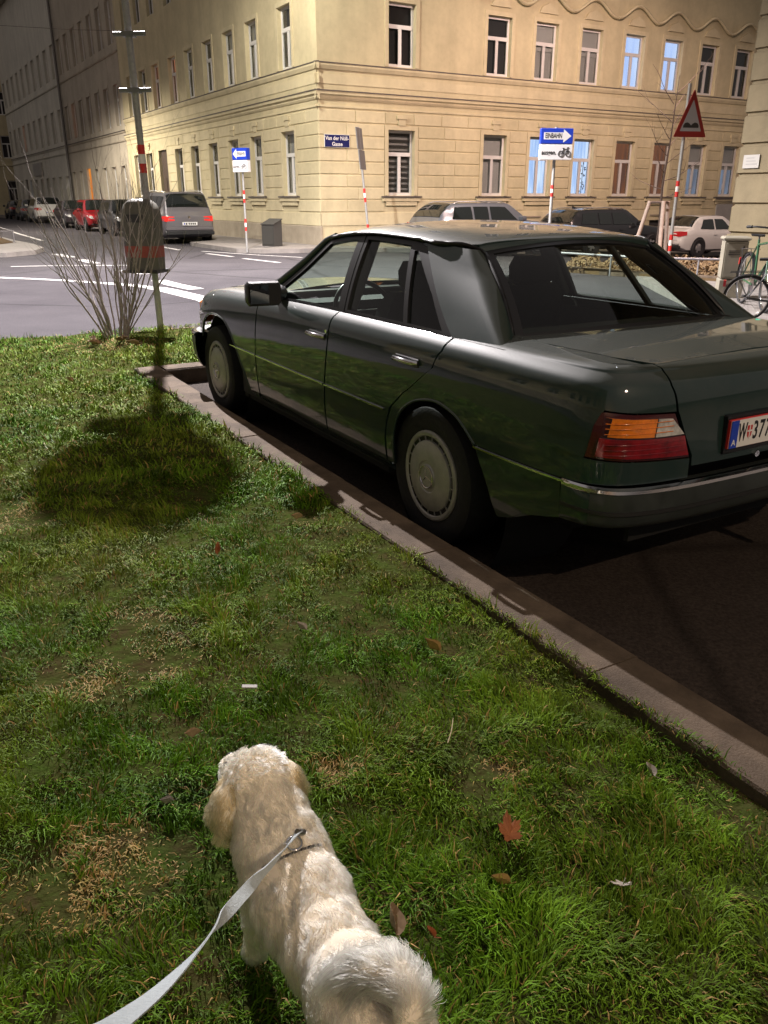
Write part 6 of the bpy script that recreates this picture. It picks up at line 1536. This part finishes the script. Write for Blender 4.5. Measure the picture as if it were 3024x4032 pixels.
far_car('parked_car', 'grey estate car with roof rails behind the green saloon roof', 'wagon', 'paint_bluegrey', rowr(2.0, 2.6), R(31), GR, rails=True)
far_car('parked_car', 'black estate car between the one-way sign and the tree posts', 'wagon', 'paint_black', rowr(7.1, 2.6), R(31), GR, rails=True, antenna=True)
far_car('parked_car', 'silver white saloon car beside the warning sign pole', 'sedan', 'paint_white', rowr(12.4, 2.6), R(31), GR)
# ================================================================== dog with collar and leash
pmat('dog_skin', (.88, .78, .62), rough=.9, noise=.1, nscale=20); pmat('nose_black', (.012, .010, .010), rough=.35)
def build_dog():
    O = Vector((-.026, .873, .125)); ang = math.atan2(.87, -.49)
    dog = empty('dog', O); dog.rotation_euler = (0, 0, ang); dog.scale = (.82, .84, .82); tag(dog, 'small cream-white curly dog seen from behind standing on the lawn', 'dog')
    E_ = [((-.02, 0, .235), (.10, .092, .10)), ((.30, 0, .245), (.155, .100, .105)), ((.17, 0, .24), (.16, .090, .092)), ((.045, 0, .245), (.105, .094, .105)), ((.375, 0, .265), (.085, .102, .105)),
          ((.530, .004, .380), (.080, .076, .072)), ((.425, .0, .30), (.085, .096, .092)), ((.47, 0, .335), (.08, .084, .080)), ((.62, .018, .355), (.055, .042, .038)), ((.41, 0, .20), (.07, .075, .09)),
          ((.522, .088, .332), (.046, .024, .066)), ((.528, -.082, .352), (.042, .024, .050)), ((.518, .072, .378), (.032, .030, .033)), ((.518, -.068, .383), (.032, .030, .033)),
          ((-.03, .075, .17), (.065, .042, .085)), ((-.03, -.075, .17), (.065, .042, .085))]
    C_ = [((.385, .065, .20), (.40, .072, .03), .036, .026), ((.385, -.065, .20), (.40, -.072, .03), .036, .026), ((.40, .072, .03), (.425, .074, .018), .027, .024), ((.40, -.072, .03), (.425, -.074, .018), .027, .024),
          ((-.02, .075, .15), (-.08, .08, .085), .042, .030), ((-.08, .08, .085), (-.05, .082, .02), .029, .025), ((-.05, .082, .02), (-.02, .082, .018), .025, .024),
          ((-.02, -.075, .15), (-.08, -.08, .085), .042, .030), ((-.08, -.08, .085), (-.05, -.082, .02), .029, .025), ((-.05, -.082, .02), (-.02, -.082, .018), .025, .024)]
    tail = [(-.09, -.01, .28), (-.115, -.02, .325), (-.10, -.03, .365), (-.06, -.03, .385), (-.02, .0, .372), (.005, .03, .345)]
    tr = [.026, .026, .027, .028, .028, .022]
    bm = bmesh.new()
    for c, r_ in E_:
        M = Matrix.Translation(c) @ Matrix.Diagonal((*r_, 1)); bmesh.ops.create_icosphere(bm, subdivisions=3, radius=1.0, matrix=M)
    def cap(a, b, ra, rb):
        a, b = Vector(a), Vector(b); n = 5
        for k in range(n+1):
            t = k/n; bmesh.ops.create_icosphere(bm, subdivisions=2, radius=ra+(rb-ra)*t, matrix=Matrix.Translation(a.lerp(b, t)))
    for c in C_: cap(*c)
    for a, b, ra, rb in zip(tail[:-1], tail[1:], tr[:-1], tr[1:]): cap(a, b, ra, rb)
    me = bpy.data.meshes.new('body'); bm.to_mesh(me); bm.free()
    tmp = bpy.data.objects.new('body', me); col.objects.link(tmp)
    md = tmp.modifiers.new('r', 'REMESH'); md.mode = 'VOXEL'; md.voxel_size = .0095; md.use_smooth_shade = True
    ms = tmp.modifiers.new('s', 'SMOOTH'); ms.factor = .5; ms.iterations = 6
    dg = bpy.context.evaluated_depsgraph_get(); m2 = bpy.data.meshes.new_from_object(tmp.evaluated_get(dg)); bpy.data.objects.remove(tmp)
    m2.polygons.foreach_set('use_smooth', [True]*len(m2.polygons))
    body = link_mesh('body', m2, MATS['dog_skin'], dog)
    # face details
    m = MB(); m.lathe([(0, .018), (.010, .016), (.015, .006), (.014, -.006)], 12, 'X', (.656, .018, .365)); m.build('nose', MATS['nose_black'], body, smooth=80)
    for s in (1, -1):
        m = MB(); m.lathe([(.011, 0), (.009, .006), (0, .010)], 12, 'X', (.598, .010+s*.036, .395)); m.build('eye', MATS['nose_black'], body, smooth=80)
    # ---- fur strands as hair curves
    vco = np.zeros(len(m2.vertices)*3); m2.vertices.foreach_get('co', vco); vco = vco.reshape(-1, 3); vno = np.zeros(len(m2.vertices)*3); m2.vertices.foreach_get('normal', vno); vno = vno.reshape(-1, 3)
    m2.calc_loop_triangles(); T = np.zeros(len(m2.loop_triangles)*3, dtype=np.int32); m2.loop_triangles.foreach_get('vertices', T); T = T.reshape(-1, 3)
    A, B, C = vco[T[:, 0]], vco[T[:, 1]], vco[T[:, 2]]; ar = np.linalg.norm(np.cross(B-A, C-A), axis=1)
    rs = np.random.RandomState(5); N = 95000; idx = rs.choice(len(T), N, p=ar/ar.sum()); u, v = rs.rand(N), rs.rand(N); s = np.sqrt(u); w0, w1, w2 = 1-s, s*(1-v), s*v
    P = A[idx]*w0[:, None] + B[idx]*w1[:, None] + C[idx]*w2[:, None]; Nn = vno[T[idx, 0]]*w0[:, None] + vno[T[idx, 1]]*w1[:, None] + vno[T[idx, 2]]*w2[:, None]; Nn /= np.linalg.norm(Nn, axis=1, keepdims=True)
    tl = np.array(tail); dt = np.min(np.linalg.norm(P[:, None] - tl[None], axis=2), axis=1); is_tail = (dt < .055) & (P[:, 2] > .335) & (P[:, 0] < .05)
    head = P[:, 0] > .485; ear = (np.abs(P[:, 1]) > .066) & (P[:, 0] > .47) & (P[:, 0] < .585) & (P[:, 2] > .26); top = head & (P[:, 2] > .41)
    leg = P[:, 2] < .14
    base = np.array([-.85, 0, -.12])[None].repeat(N, 0)
    base[head] = [-.35, 0, .1]; base[ear] = [-.12, 0, -1.0]; base[leg] = [0, 0, -1.0]
    side_ = np.sign(P[:, 1]) * np.clip((np.abs(P[:, 1]) - .03)/.08, 0, 1); low = np.clip((.27-P[:, 2])/.1, 0, 1); base[:, 2] -= .8*low*(~head)
    tdir = np.zeros((N, 3)); ti = np.argmin(np.linalg.norm(P[:, None]-tl[None], axis=2), axis=1); tg = np.gradient(tl, axis=0); tg /= np.linalg.norm(tg, axis=1, keepdims=True); base[is_tail] = tg[ti[is_tail]]*.8 + np.array([0, 0, -.15])
    # clumps
    def n3(Q, f, k): 
        a = rs.rand(3, 6)*f*2 - f; ph = rs.rand(6)*6.28; return np.sin(Q @ a + ph).sum(1)/6*k
    lat = np.cross(np.array([0, 0, 1.0])[None], base); lat /= np.maximum(np.linalg.norm(lat, axis=1, keepdims=True), 1e-6)
    sw = n3(P, 90, 1.6) + n3(P, 220, 1.2); lift = np.clip(.75 + n3(P, 120, .6), .42, 1.4)
    length = np.clip(.022 + .006*n3(P, 60, 1.5), .017, .03); length = np.where(top, .030, length); length = np.where(ear, .034, length); length = np.where(is_tail, .066, length); length = np.where(leg, .018, length); length = length*(.7+.6*rs.rand(N))
    lift = np.where(is_tail, .55+.3*rs.rand(N), lift); lift = np.where(top, 1.0, lift); lift = np.where(ear, .35+.5*rs.rand(N), lift)
    d = base/np.linalg.norm(base, axis=1, keepdims=True) + Nn*lift[:, None] + lat*sw[:, None]*np.where(ear, .9, .55)[:, None] + rs.randn(N, 3)*.13; d /= np.linalg.norm(d, axis=1, keepdims=True)
    # keep strands outside the skin
    out = (d*Nn).sum(1); d += Nn*np.clip(.22-out, 0, 1)[:, None]; d /= np.linalg.norm(d, axis=1, keepdims=True)
    K = 5; tt = np.linspace(0, 1, K); curl = n3(P, 300, 1.0)
    pts = np.zeros((N, K, 3)); grav = np.array([0, 0, -1.0])
    bi = np.cross(d, Nn); bi /= np.maximum(np.linalg.norm(bi, axis=1, keepdims=True), 1e-6)
    for k, t in enumerate(tt):
        bend = grav[None]*(t*t*length*np.where(is_tail, .45, .15))[:, None] + bi*(np.sin(t*3.2 + curl*3)*length*t*.20)[:, None] - Nn*(t*t*length*.22)[:, None]*(~top)[:, None]
        pts[:, k] = P - Nn*.002 + d*(length*t)[:, None] + bend
    # gather strands into tufts around guide strands
    from mathutils.kdtree import KDTree
    G = rs.choice(N, 2600, replace=False); kd = KDTree(len(G))
    for j, g in enumerate(G): kd.insert(P[g], j)
    kd.balance(); near_ = np.array([G[kd.find(p)[1]] for p in P]); wt = np.where(is_tail, .45, np.where(top | ear, .62, .36))
    for k, t in enumerate(tt): pts[:, k] += (pts[near_, k] + (P - P[near_])*.35 - pts[:, k])*(wt*t**1.3)[:, None]
    hc = bpy.data.hair_curves.new('fur'); hc.add_curves([K]*N)
    hc.attributes['position'].data.foreach_set('vector', pts.reshape(-1).astype(np.float32)) if 'position' in hc.attributes else hc.points.foreach_set('position', pts.reshape(-1).astype(np.float32))
    ra = hc.attributes.get('radius') or hc.attributes.new('radius', 'FLOAT', 'POINT')
    rad = (np.array([.00048, .00048, .00042, .00030, .00010])[None] * (.8+.4*rs.rand(N))[:, None]); ra.data.foreach_set('value', rad.reshape(-1).astype(np.float32))
    # colour per strand: cream, tan on the ears
    tan = np.clip(np.where(ear, .85, 0) + n3(P, 25, .5)*.3 + .03 + np.where(head & (P[:, 2] > .40), .05, 0), 0, 1)[:, None]
    cr = np.array([.93, .79, .54]); tn = np.array([.56, .33, .13]); cc = cr*(1-tan) + tn*tan; cc = cc*(.80+.34*rs.rand(N, 1))*np.where(ear, .80+.4*np.clip(n3(P, 260, 1.5)+.5, 0, 1), 1)[:, None]; cc = np.clip(cc, 0, .9)
    ca = hc.attributes.new('fur_col', 'FLOAT_COLOR', 'CURVE'); ca.data.foreach_set('color', np.concatenate([cc, np.ones((N, 1))], 1).reshape(-1).astype(np.float32))
    m = bpy.data.materials.new('fur'); m.use_nodes = True; nt = m.node_tree; nt.nodes.clear(); mo = nt.nodes.new('ShaderNodeOutputMaterial'); hb = nt.nodes.new('ShaderNodeBsdfHairPrincipled'); hb.parametrization = 'COLOR'
    at = nt.nodes.new('ShaderNodeAttribute'); at.attribute_name = 'fur_col'; nt.links.new(at.outputs['Color'], hb.inputs['Color']); hb.inputs['Roughness'].default_value = .45; hb.inputs['Radial Roughness'].default_value = .6; hb.inputs['Coat'].default_value = 0.0; nt.links.new(hb.outputs[0], mo.inputs['Surface'])
    hc.materials.append(m); ho = bpy.data.objects.new('fur', hc); col.objects.link(ho); ho.parent = body; ho['kind'] = 'stuff'
    # ---- collar with ring
    m = MB(); c = Vector((.375, 0, .262)); nrm = Vector((.82, 0, .57)).normalized(); a = Vector((0, 1, 0)); b_ = nrm.cross(a)
    vs = []; nn = 36
    for i in range(nn):
        t = 2*math.pi*i/nn; rr = .095 + .005*math.sin(t)**2
        p = c + a*math.cos(t)*rr*.98 + b_*math.sin(t)*rr*1.02
        for o_, q in ((-.006, 0), (.006, 0), (.006, .003), (-.006, .003)): vs.append(p + nrm*o_ + (p-c).normalized()*q)
    m.add(vs, [(i*4+j, ((i+1) % nn)*4+j, ((i+1) % nn)*4+(j+1) % 4, i*4+(j+1) % 4) for i in range(nn) for j in range(4)]); cl = m.build('collar', pmat('collar_black', (.012, .011, .011), rough=.6), dog)
    m = MB(); top_ = Vector((.33, -.004, .362)); m.tube([top_ + Vector((.016*math.cos(t), .016*math.sin(t), .004*math.cos(t))) for t in np.linspace(0, 2*math.pi, 17)], .0024, 6, cap=False); m.build('collar_ring', MATS['chrome'], cl, smooth=80)
    return dog
build_dog()
pmat('leash_fabric', (.50, .56, .58), rough=.7, noise=.12, nscale=120, bump=.3, bscale=400); pmat('leash_clip', (.35, .35, .34), rough=.3, metal=1.0)
LEASH = [(-.150, 1.130, .428), (-.156, 1.112, .432), (-.174, 1.07, .436), (-.188, 1.033, .445), (-.208, .975, .465), (-.222, .909, .495), (-.231, .829, .54), (-.231, .741, .60), (-.227, .655, .67), (-.219, .555, .76), (-.197, .422, .90), (-.176, .343, .99), (-.16, .27, 1.05)]
lp = np.array(LEASH)
ls = empty('leash', tuple(LEASH[0])); tag(ls, 'pale blue flat leash running from the dog to the lower left edge', 'leash')
t = np.linspace(0, len(lp)-1, 90); k = np.arange(len(lp)); L3 = np.stack([pch(k, lp[:, i])(t) for i in range(3)], 1) - np.array(LEASH[0])
V = []; n = len(L3)
for i in range(n):
    d = Vector(L3[min(i+1, n-1)] - L3[max(i-1, 0)]).normalized(); f = i/(n-1)
    view = (Vector((0, 0, 1.465)) - Vector(L3[i] + np.array(LEASH[0]))).normalized(); a = Vector((1, .25, 0)).cross(d); base_w = Vector((.92, .28, .15)); base_w = (base_w - d*base_w.dot(d)).normalized(); b2 = d.cross(base_w)
    tw = .2 + .9*math.sin(f*5.0) + (1.1 if .28 < f < .5 else 0)*math.sin((f-.28)/.22*math.pi); wv = base_w*math.cos(tw) + b2*math.sin(tw); nv = d.cross(wv); hw = .0095
    p = Vector(L3[i]); V += [p - wv*hw - nv*.0009, p + wv*hw - nv*.0009, p + wv*hw + nv*.0009, p - wv*hw + nv*.0009]
m = MB(); m.add(V, [(i*4+j, i*4+(j+1) % 4, (i+1)*4+(j+1) % 4, (i+1)*4+j) for i in range(n-1) for j in range(4)] + [(3, 2, 1, 0), (4*n-4, 4*n-3, 4*n-2, 4*n-1)]); m.build('strap', MATS['leash_fabric'], ls, smooth=40)
m = MB(); m.tube([(.0, .0, -.012), (.006, .004, -.004), (-.002, -.004, .004)], [.006, .0075, .006], 8); m.build('clip', MATS['leash_clip'], ls, smooth=60)
# ================================================================== grass, fallen leaves
GRASS_A = [UV(6.45, 1.112), UV(6.45, 7.5), UV(-5, 7.5), UV(-5, 1.112)]
def inpoly(Q, pl):
    A = np.asarray(pl, float); B = np.roll(A, -1, 0); x, y = Q[:, :1], Q[:, 1:2]; dy = np.where(np.abs(B[:, 1]-A[:, 1]) < 1e-12, 1e-12, B[:, 1]-A[:, 1])
    return ((((A[:, 1] > y) != (B[:, 1] > y)) & (x < (B[:, 0]-A[:, 0])*(y-A[:, 1])/dy + A[:, 0])).sum(1) % 2) == 1
def vnoise(Q, f, seed):
    r_ = np.random.RandomState(seed); tab = r_.rand(64, 64); p = Q*f; i = np.floor(p).astype(int); t = p-i; t = t*t*(3-2*t)
    g = lambda a, b: tab[a % 64, b % 64]
    return (g(i[:, 0], i[:, 1])*(1-t[:, 0]) + g(i[:, 0]+1, i[:, 1])*t[:, 0])*(1-t[:, 1]) + (g(i[:, 0], i[:, 1]+1)*(1-t[:, 0]) + g(i[:, 0]+1, i[:, 1]+1)*t[:, 0])*t[:, 1]
bare = [(-.73, 2.22, .17), (-.86, 2.50, .10), (-.87, 2.09, .12), (-.59, 1.39, .14), (-.66, 1.28, .12), (-2.75, 8.15, .5), (-.38, 3.46, .10), (-1.7, 3.5, .2), (-.13, 1.70, .06), (.30, 1.72, .07)]
def grass_field(name, n_try, region, dens_fn, w0, l0, seed, mat):
    r_ = np.random.RandomState(seed); x0, x1, y0, y1 = region
    Q = np.stack([r_.uniform(x0, x1, n_try), r_.uniform(y0, y1, n_try)], 1); ok = inpoly(Q, GRASS_A) | inpoly(Q, LAWN_B)
    # spill a little over the kerb edge
    dd = np.hypot(Q[:, 0], Q[:, 1]); ok &= r_.rand(n_try) < dens_fn(dd); ok &= np.abs(Q[:, 0]) < .62*np.maximum(Q[:, 1], .35)+.85
    br = np.zeros(n_try)
    for (bx, by, rr) in bare: br = np.maximum(br, np.clip(1.25 - np.hypot(Q[:, 0]-bx, (Q[:, 1]-by)*1.2)/rr + (vnoise(Q, 14, 5)-.5)*1.1, 0, 1))
    cl = vnoise(Q, 9, 1)*.5 + vnoise(Q, 22, 2)*.35 + vnoise(Q, 3.1, 3)*.4
    ok &= r_.rand(n_try) < np.clip(.22 + 1.35*(cl-.18), .20, 1)*(1-.15*br)
    Q = Q[ok]; br = br[ok]; cl = cl[ok]; dd = dd[ok]; n = len(Q)
    L = l0*(.45+1.0*r_.rand(n)**1.3)*(.22+1.3*cl**1.5)*(1-.40*br); W = w0*(.7+.6*r_.rand(n))
    ph = vnoise(Q, 5, 7)*12.6 + r_.randn(n)*.9; lean = np.clip(.55+1.1*r_.rand(n)+.5*(vnoise(Q, 11, 8)-.5), .1, 2.1); dx, dy = np.cos(ph), np.sin(ph)
    lean = lean + br*.9; z0 = np.where((Q - CO) @ CV < 1.14, np.maximum(lawn_z(Q[:, 0], Q[:, 1]), .122), lawn_z(Q[:, 0], Q[:, 1])) - .004
    base = np.stack([Q[:, 0], Q[:, 1], z0], 1); D = np.stack([dx, dy, np.zeros(n)], 1); S = np.stack([-dy, dx, np.zeros(n)], 1)*W[:, None]/2
    tw = r_.uniform(-.9, .9, n); S = S*np.cos(tw)[:, None] + D*(W*np.sin(tw)/2)[:, None]
    up = np.array([0, 0, 1.0])[None]
    mid = base + up*(L*.55*np.cos(lean*.5))[:, None] + D*(L*.55*np.sin(lean*.5))[:, None]
    tip = mid + up*(L*.5*np.cos(lean*1.25))[:, None] + D*(L*.5*np.sin(lean*1.25))[:, None]
    V = np.stack([base-S, base+S, mid+S*.8, mid-S*.8, tip], 1).reshape(-1, 3)
    i = np.arange(n)*5; F = np.stack([i, i+1, i+2, i, i+2, i+3, i+3, i+2, i+4], 1).reshape(-1, 3)
    me = bpy.data.meshes.new(name); me.vertices.add(n*5); me.vertices.foreach_set('co', V.reshape(-1).astype(np.float32)); me.loops.add(len(F)*3); me.loops.foreach_set('vertex_index', F.reshape(-1).astype(np.int32)); me.polygons.add(len(F)); me.polygons.foreach_set('loop_start', np.arange(len(F), dtype=np.int32)*3)
    me.polygons.foreach_set('use_smooth', np.ones(len(F), bool)); me.update(calc_edges=True)
    g1, g2, g3, st = np.array([.045, .120, .006]), np.array([.105, .225, .011]), np.array([.215, .240, .028]), np.array([.40, .245, .095])
    a = r_.rand(n)[:, None]; big = np.clip(vnoise(Q, 1.7, 12)*1.6-.4, 0, 1)[:, None]; c = g1*(1-a)+g2*a; c = c*(1-.55*big)+g3*.55*big; c = c*(.45+.85*vnoise(Q, 13, 17)[:, None])*(.7+.6*np.clip(cl, 0, 1))[:, None]
    dry = np.clip((r_.rand(n) < (.04+.09*vnoise(Q, 4, 14)+.92*br)).astype(float), 0, 1)[:, None]*r_.uniform(.55, 1, (n, 1)); c = c*(1-dry)+st*dry*r_.uniform(.6, 1.2, (n, 1))
    c = np.repeat(c, 5, 0); at = me.attributes.new('blade_col', 'FLOAT_COLOR', 'POINT'); at.data.foreach_set('color', np.concatenate([c, np.ones((len(c), 1))], 1).reshape(-1).astype(np.float32))
    o = link_mesh(name, me, mat); tag(o, 'short uneven green lawn grass with dry patches', 'grass', kind='stuff'); return n
gm = bpy.data.materials.new('grass_blade'); gm.use_nodes = True; b = gm.node_tree.nodes['Principled BSDF']; at = gm.node_tree.nodes.new('ShaderNodeAttribute'); at.attribute_name = 'blade_col'
gm.node_tree.links.new(at.outputs['Color'], b.inputs['Base Color']); b.inputs['Roughness'].default_value = .55; b.inputs['Specular IOR Level'].default_value = .06
n1 = grass_field('grass', 900000, (-2.4, 1.6, .15, 4.2), lambda d: np.clip((1.7/np.maximum(d, .4))**1.2, 0, 1)*.62, .0031, .041, 31, gm)
n2 = grass_field('grass', 420000, (-6.2, 1.6, 3.6, 10.2), lambda d: np.clip((4.5/d)**.9, 0, 1)*.6, .0068, .052, 32, gm)
print('GRASS', n1, n2)
# fallen leaves, each its own
pmat('leaf_orange', (.40, .14, .05), rough=.7, c2=(.26, .085, .03), nscale=25); pmat('leaf_yellow', (.34, .24, .06), rough=.7, c2=(.18, .10, .035), nscale=25); pmat('leaf_tan', (.30, .21, .12), rough=.75, c2=(.18, .115, .06), nscale=30); pmat('leaf_grey', (.42, .38, .32), rough=.7, c2=(.26, .22, .18), nscale=30); pmat('litter_white', (.36, .35, .33), rough=.6)
def maple(size, curl, seed):
    r_ = random.Random(seed); out = []
    for k in range(5):
        a = R(90 + (k-2)*55); L = size*(1.0 if k == 2 else .88 if k in (1, 3) else .62)
        out += [(a-R(26), L*.60), (a-R(15), L*.84), (a-R(10), L*.76), (a, L), (a+R(10), L*.78), (a+R(15), L*.86), (a+R(26), L*.60)]
    pts = [(rr*math.cos(a), rr*math.sin(a)) for a, rr in out] + [(-.05*size, -.22*size), (.0, -.12*size), (.05*size, -.22*size)]
    pts = sorted(set([(round(x, 5), round(y, 5)) for x, y in pts]), key=lambda p: math.atan2(p[1], p[0]))
    vs = [Vector((0, 0, 0))] + [Vector((x, y, 0)) for x, y in pts]; n = len(pts)
    def bend(p): return Vector((p.x, p.y, curl*.25*abs(p.x)**1.5*size**-.5 + curl*.35*max(0, p.y)**2/size + r_.uniform(-.004, .004)*size*8))
    V = [bend(v) for v in vs]; V2 = [v + Vector((0, 0, -.0012)) for v in V]; m = MB()
    m.add(V + V2, [(0, i+1, (i+1) % n+1) for i in range(n)] + [(n+1, n+1+(i+1) % n+1, n+1+i+1) for i in range(n)] + [(i+1, n+1+i+1, n+1+(i+1) % n+1, (i+1) % n+1) for i in range(n)])
    m.tube([V[0] + Vector((0, -.1*size, 0)), V[0] + Vector((.04*size, -.7*size, .1*size))], .0011, 4); return m
def oval(size, curl, seed):
    m = MB(); n = 14; V = []
    for k in range(n):
        t = 2*math.pi*k/n; x, y = size*.42*math.cos(t)*(1-.25*math.sin(t)), size*math.sin(t); V.append(Vector((x, y, curl*(x*x*6/size*.5) + curl*.25*y*y/size)))
    c = Vector((0, 0, -curl*.002)); m.add([c]+V+[c-Vector((0, 0, .0012))]+[v-Vector((0, 0, .0012)) for v in V], [(0, i+1, (i+1) % n+1) for i in range(n)] + [(n+1, n+1+(i+1) % n+1, n+2+i) for i in range(n)] + [(i+1, n+2+i, n+2+(i+1) % n, (i+1) % n+1) for i in range(n)]); m.tube([Vector((0, -size, curl*.25*size)), Vector((.01, -size*1.5, curl*.3*size))], .001, 4); return m
for (lab, x, y, s, shape, mt, rz, tx, ty, dz) in (
    ('large curled orange maple leaf right of the dog', .28, 1.43, .050, maple, 'leaf_orange', 30, .5, .25, .055),
    ('yellow-green brown leaf just below the orange maple leaf', .243, 1.311, .030, oval, 'leaf_yellow', 80, .3, .2, .040),
    ('pale grey crumpled leaf in the lower right grass', .497, 1.299, .042, maple, 'leaf_grey', 150, .2, .3, .042),
    ('yellow tan folded leaf in the middle of the lawn', .149, 2.277, .045, oval, 'leaf_yellow', 65, .5, .3, .055),
    ('small whitish leaf near the kerb on the right', .675, 1.693, .028, oval, 'leaf_grey', 20, .4, .1, .045),
    ('brown curled leaf touching the right flank of the dog', .014, 1.223, .045, oval, 'leaf_tan', 25, .5, .5, .045),
    ('tiny brown leaf right of the dog near its rump', .092, 1.201, .018, oval, 'leaf_orange', 40, .4, .1, .035),
    ('orange leaf standing in the lawn beyond the bin shadow', -.677, 3.03, .035, oval, 'leaf_orange', 10, 1.0, .2, .06),
    ('dry beige leaf right of the lawn centre', .317, 1.778, .030, maple, 'leaf_tan', 200, .6, .2, .05),
    ('pinkish beige leaf left of the dog head', -.511, 1.807, .032, oval, 'leaf_tan', 130, .3, .4, .045),
    ('pale greenish leaf at the left of the dog', -.512, 1.538, .022, oval, 'leaf_grey', 100, .2, .2, .045),
    ('small light leaf on the lawn left of the dog head', -.273, 2.351, .030, oval, 'leaf_grey', 60, .4, .2, .055),
    ('light leaf lying on the lawn beside the far kerb corner', -2.465, 6.31, .05, oval, 'leaf_tan', 60, .4, .2, .055),
    ('brown leaf in the bare patch near the middle of the kerb', -.396, 3.418, .04, oval, 'leaf_tan', 120, .3, .2, .04)):
    o = shape(s*(.95 if 'large' in lab else .72), 1.6, int(abs(x*1000))).build('fallen_leaf', MATS[mt], None); o.location = (x, y, float(lawn_z(x, y)) + dz*.72); o.rotation_euler = (tx, ty, R(rz)); tag(o, lab, 'leaf', 'fallen leaves on the lawn')
o = MB().box(-.022, .022, -.007, .007, 0, .004, .001).build('paper_scrap', MATS['litter_white']); o.location = (-.387, 2.003, .155); o.rotation_euler = (.15, .1, R(8)); tag(o, 'small white paper scrap on the lawn above the dog', 'paper')
m = MB(); m.tube([(0, 0, 0), (.012, .035, .012), (.02, .085, .016)], [.0018, .0016, .001], 5); o = m.build('dry_stalk', pmat('straw', (.42, .35, .20), rough=.8)); o.location = (.165, 1.745, .155); tag(o, 'thin straw stalk upright in the grass right of the dog', 'stalk')
bl = random.Random(3)
blabs = ['dry leaf lying left of the shrub base', 'dry leaf in front of the shrub base', 'long dry leaf at the left foot of the shrub', 'curled dry leaf right in front of the shrub', 'dry leaf under the left shrub stems']
for k in range(5):
    o = oval(.07, 1.0, k).build('fallen_leaf', MATS['leaf_tan']); o.location = (-2.86+.10*k+bl.uniform(-.05, .05), 8.12+bl.uniform(-.2, .2), .16); o.rotation_euler = (bl.uniform(-.4, .4), bl.uniform(-.4, .4), bl.uniform(0, 6)); tag(o, blabs[k], 'leaf', 'fallen leaves on the lawn')
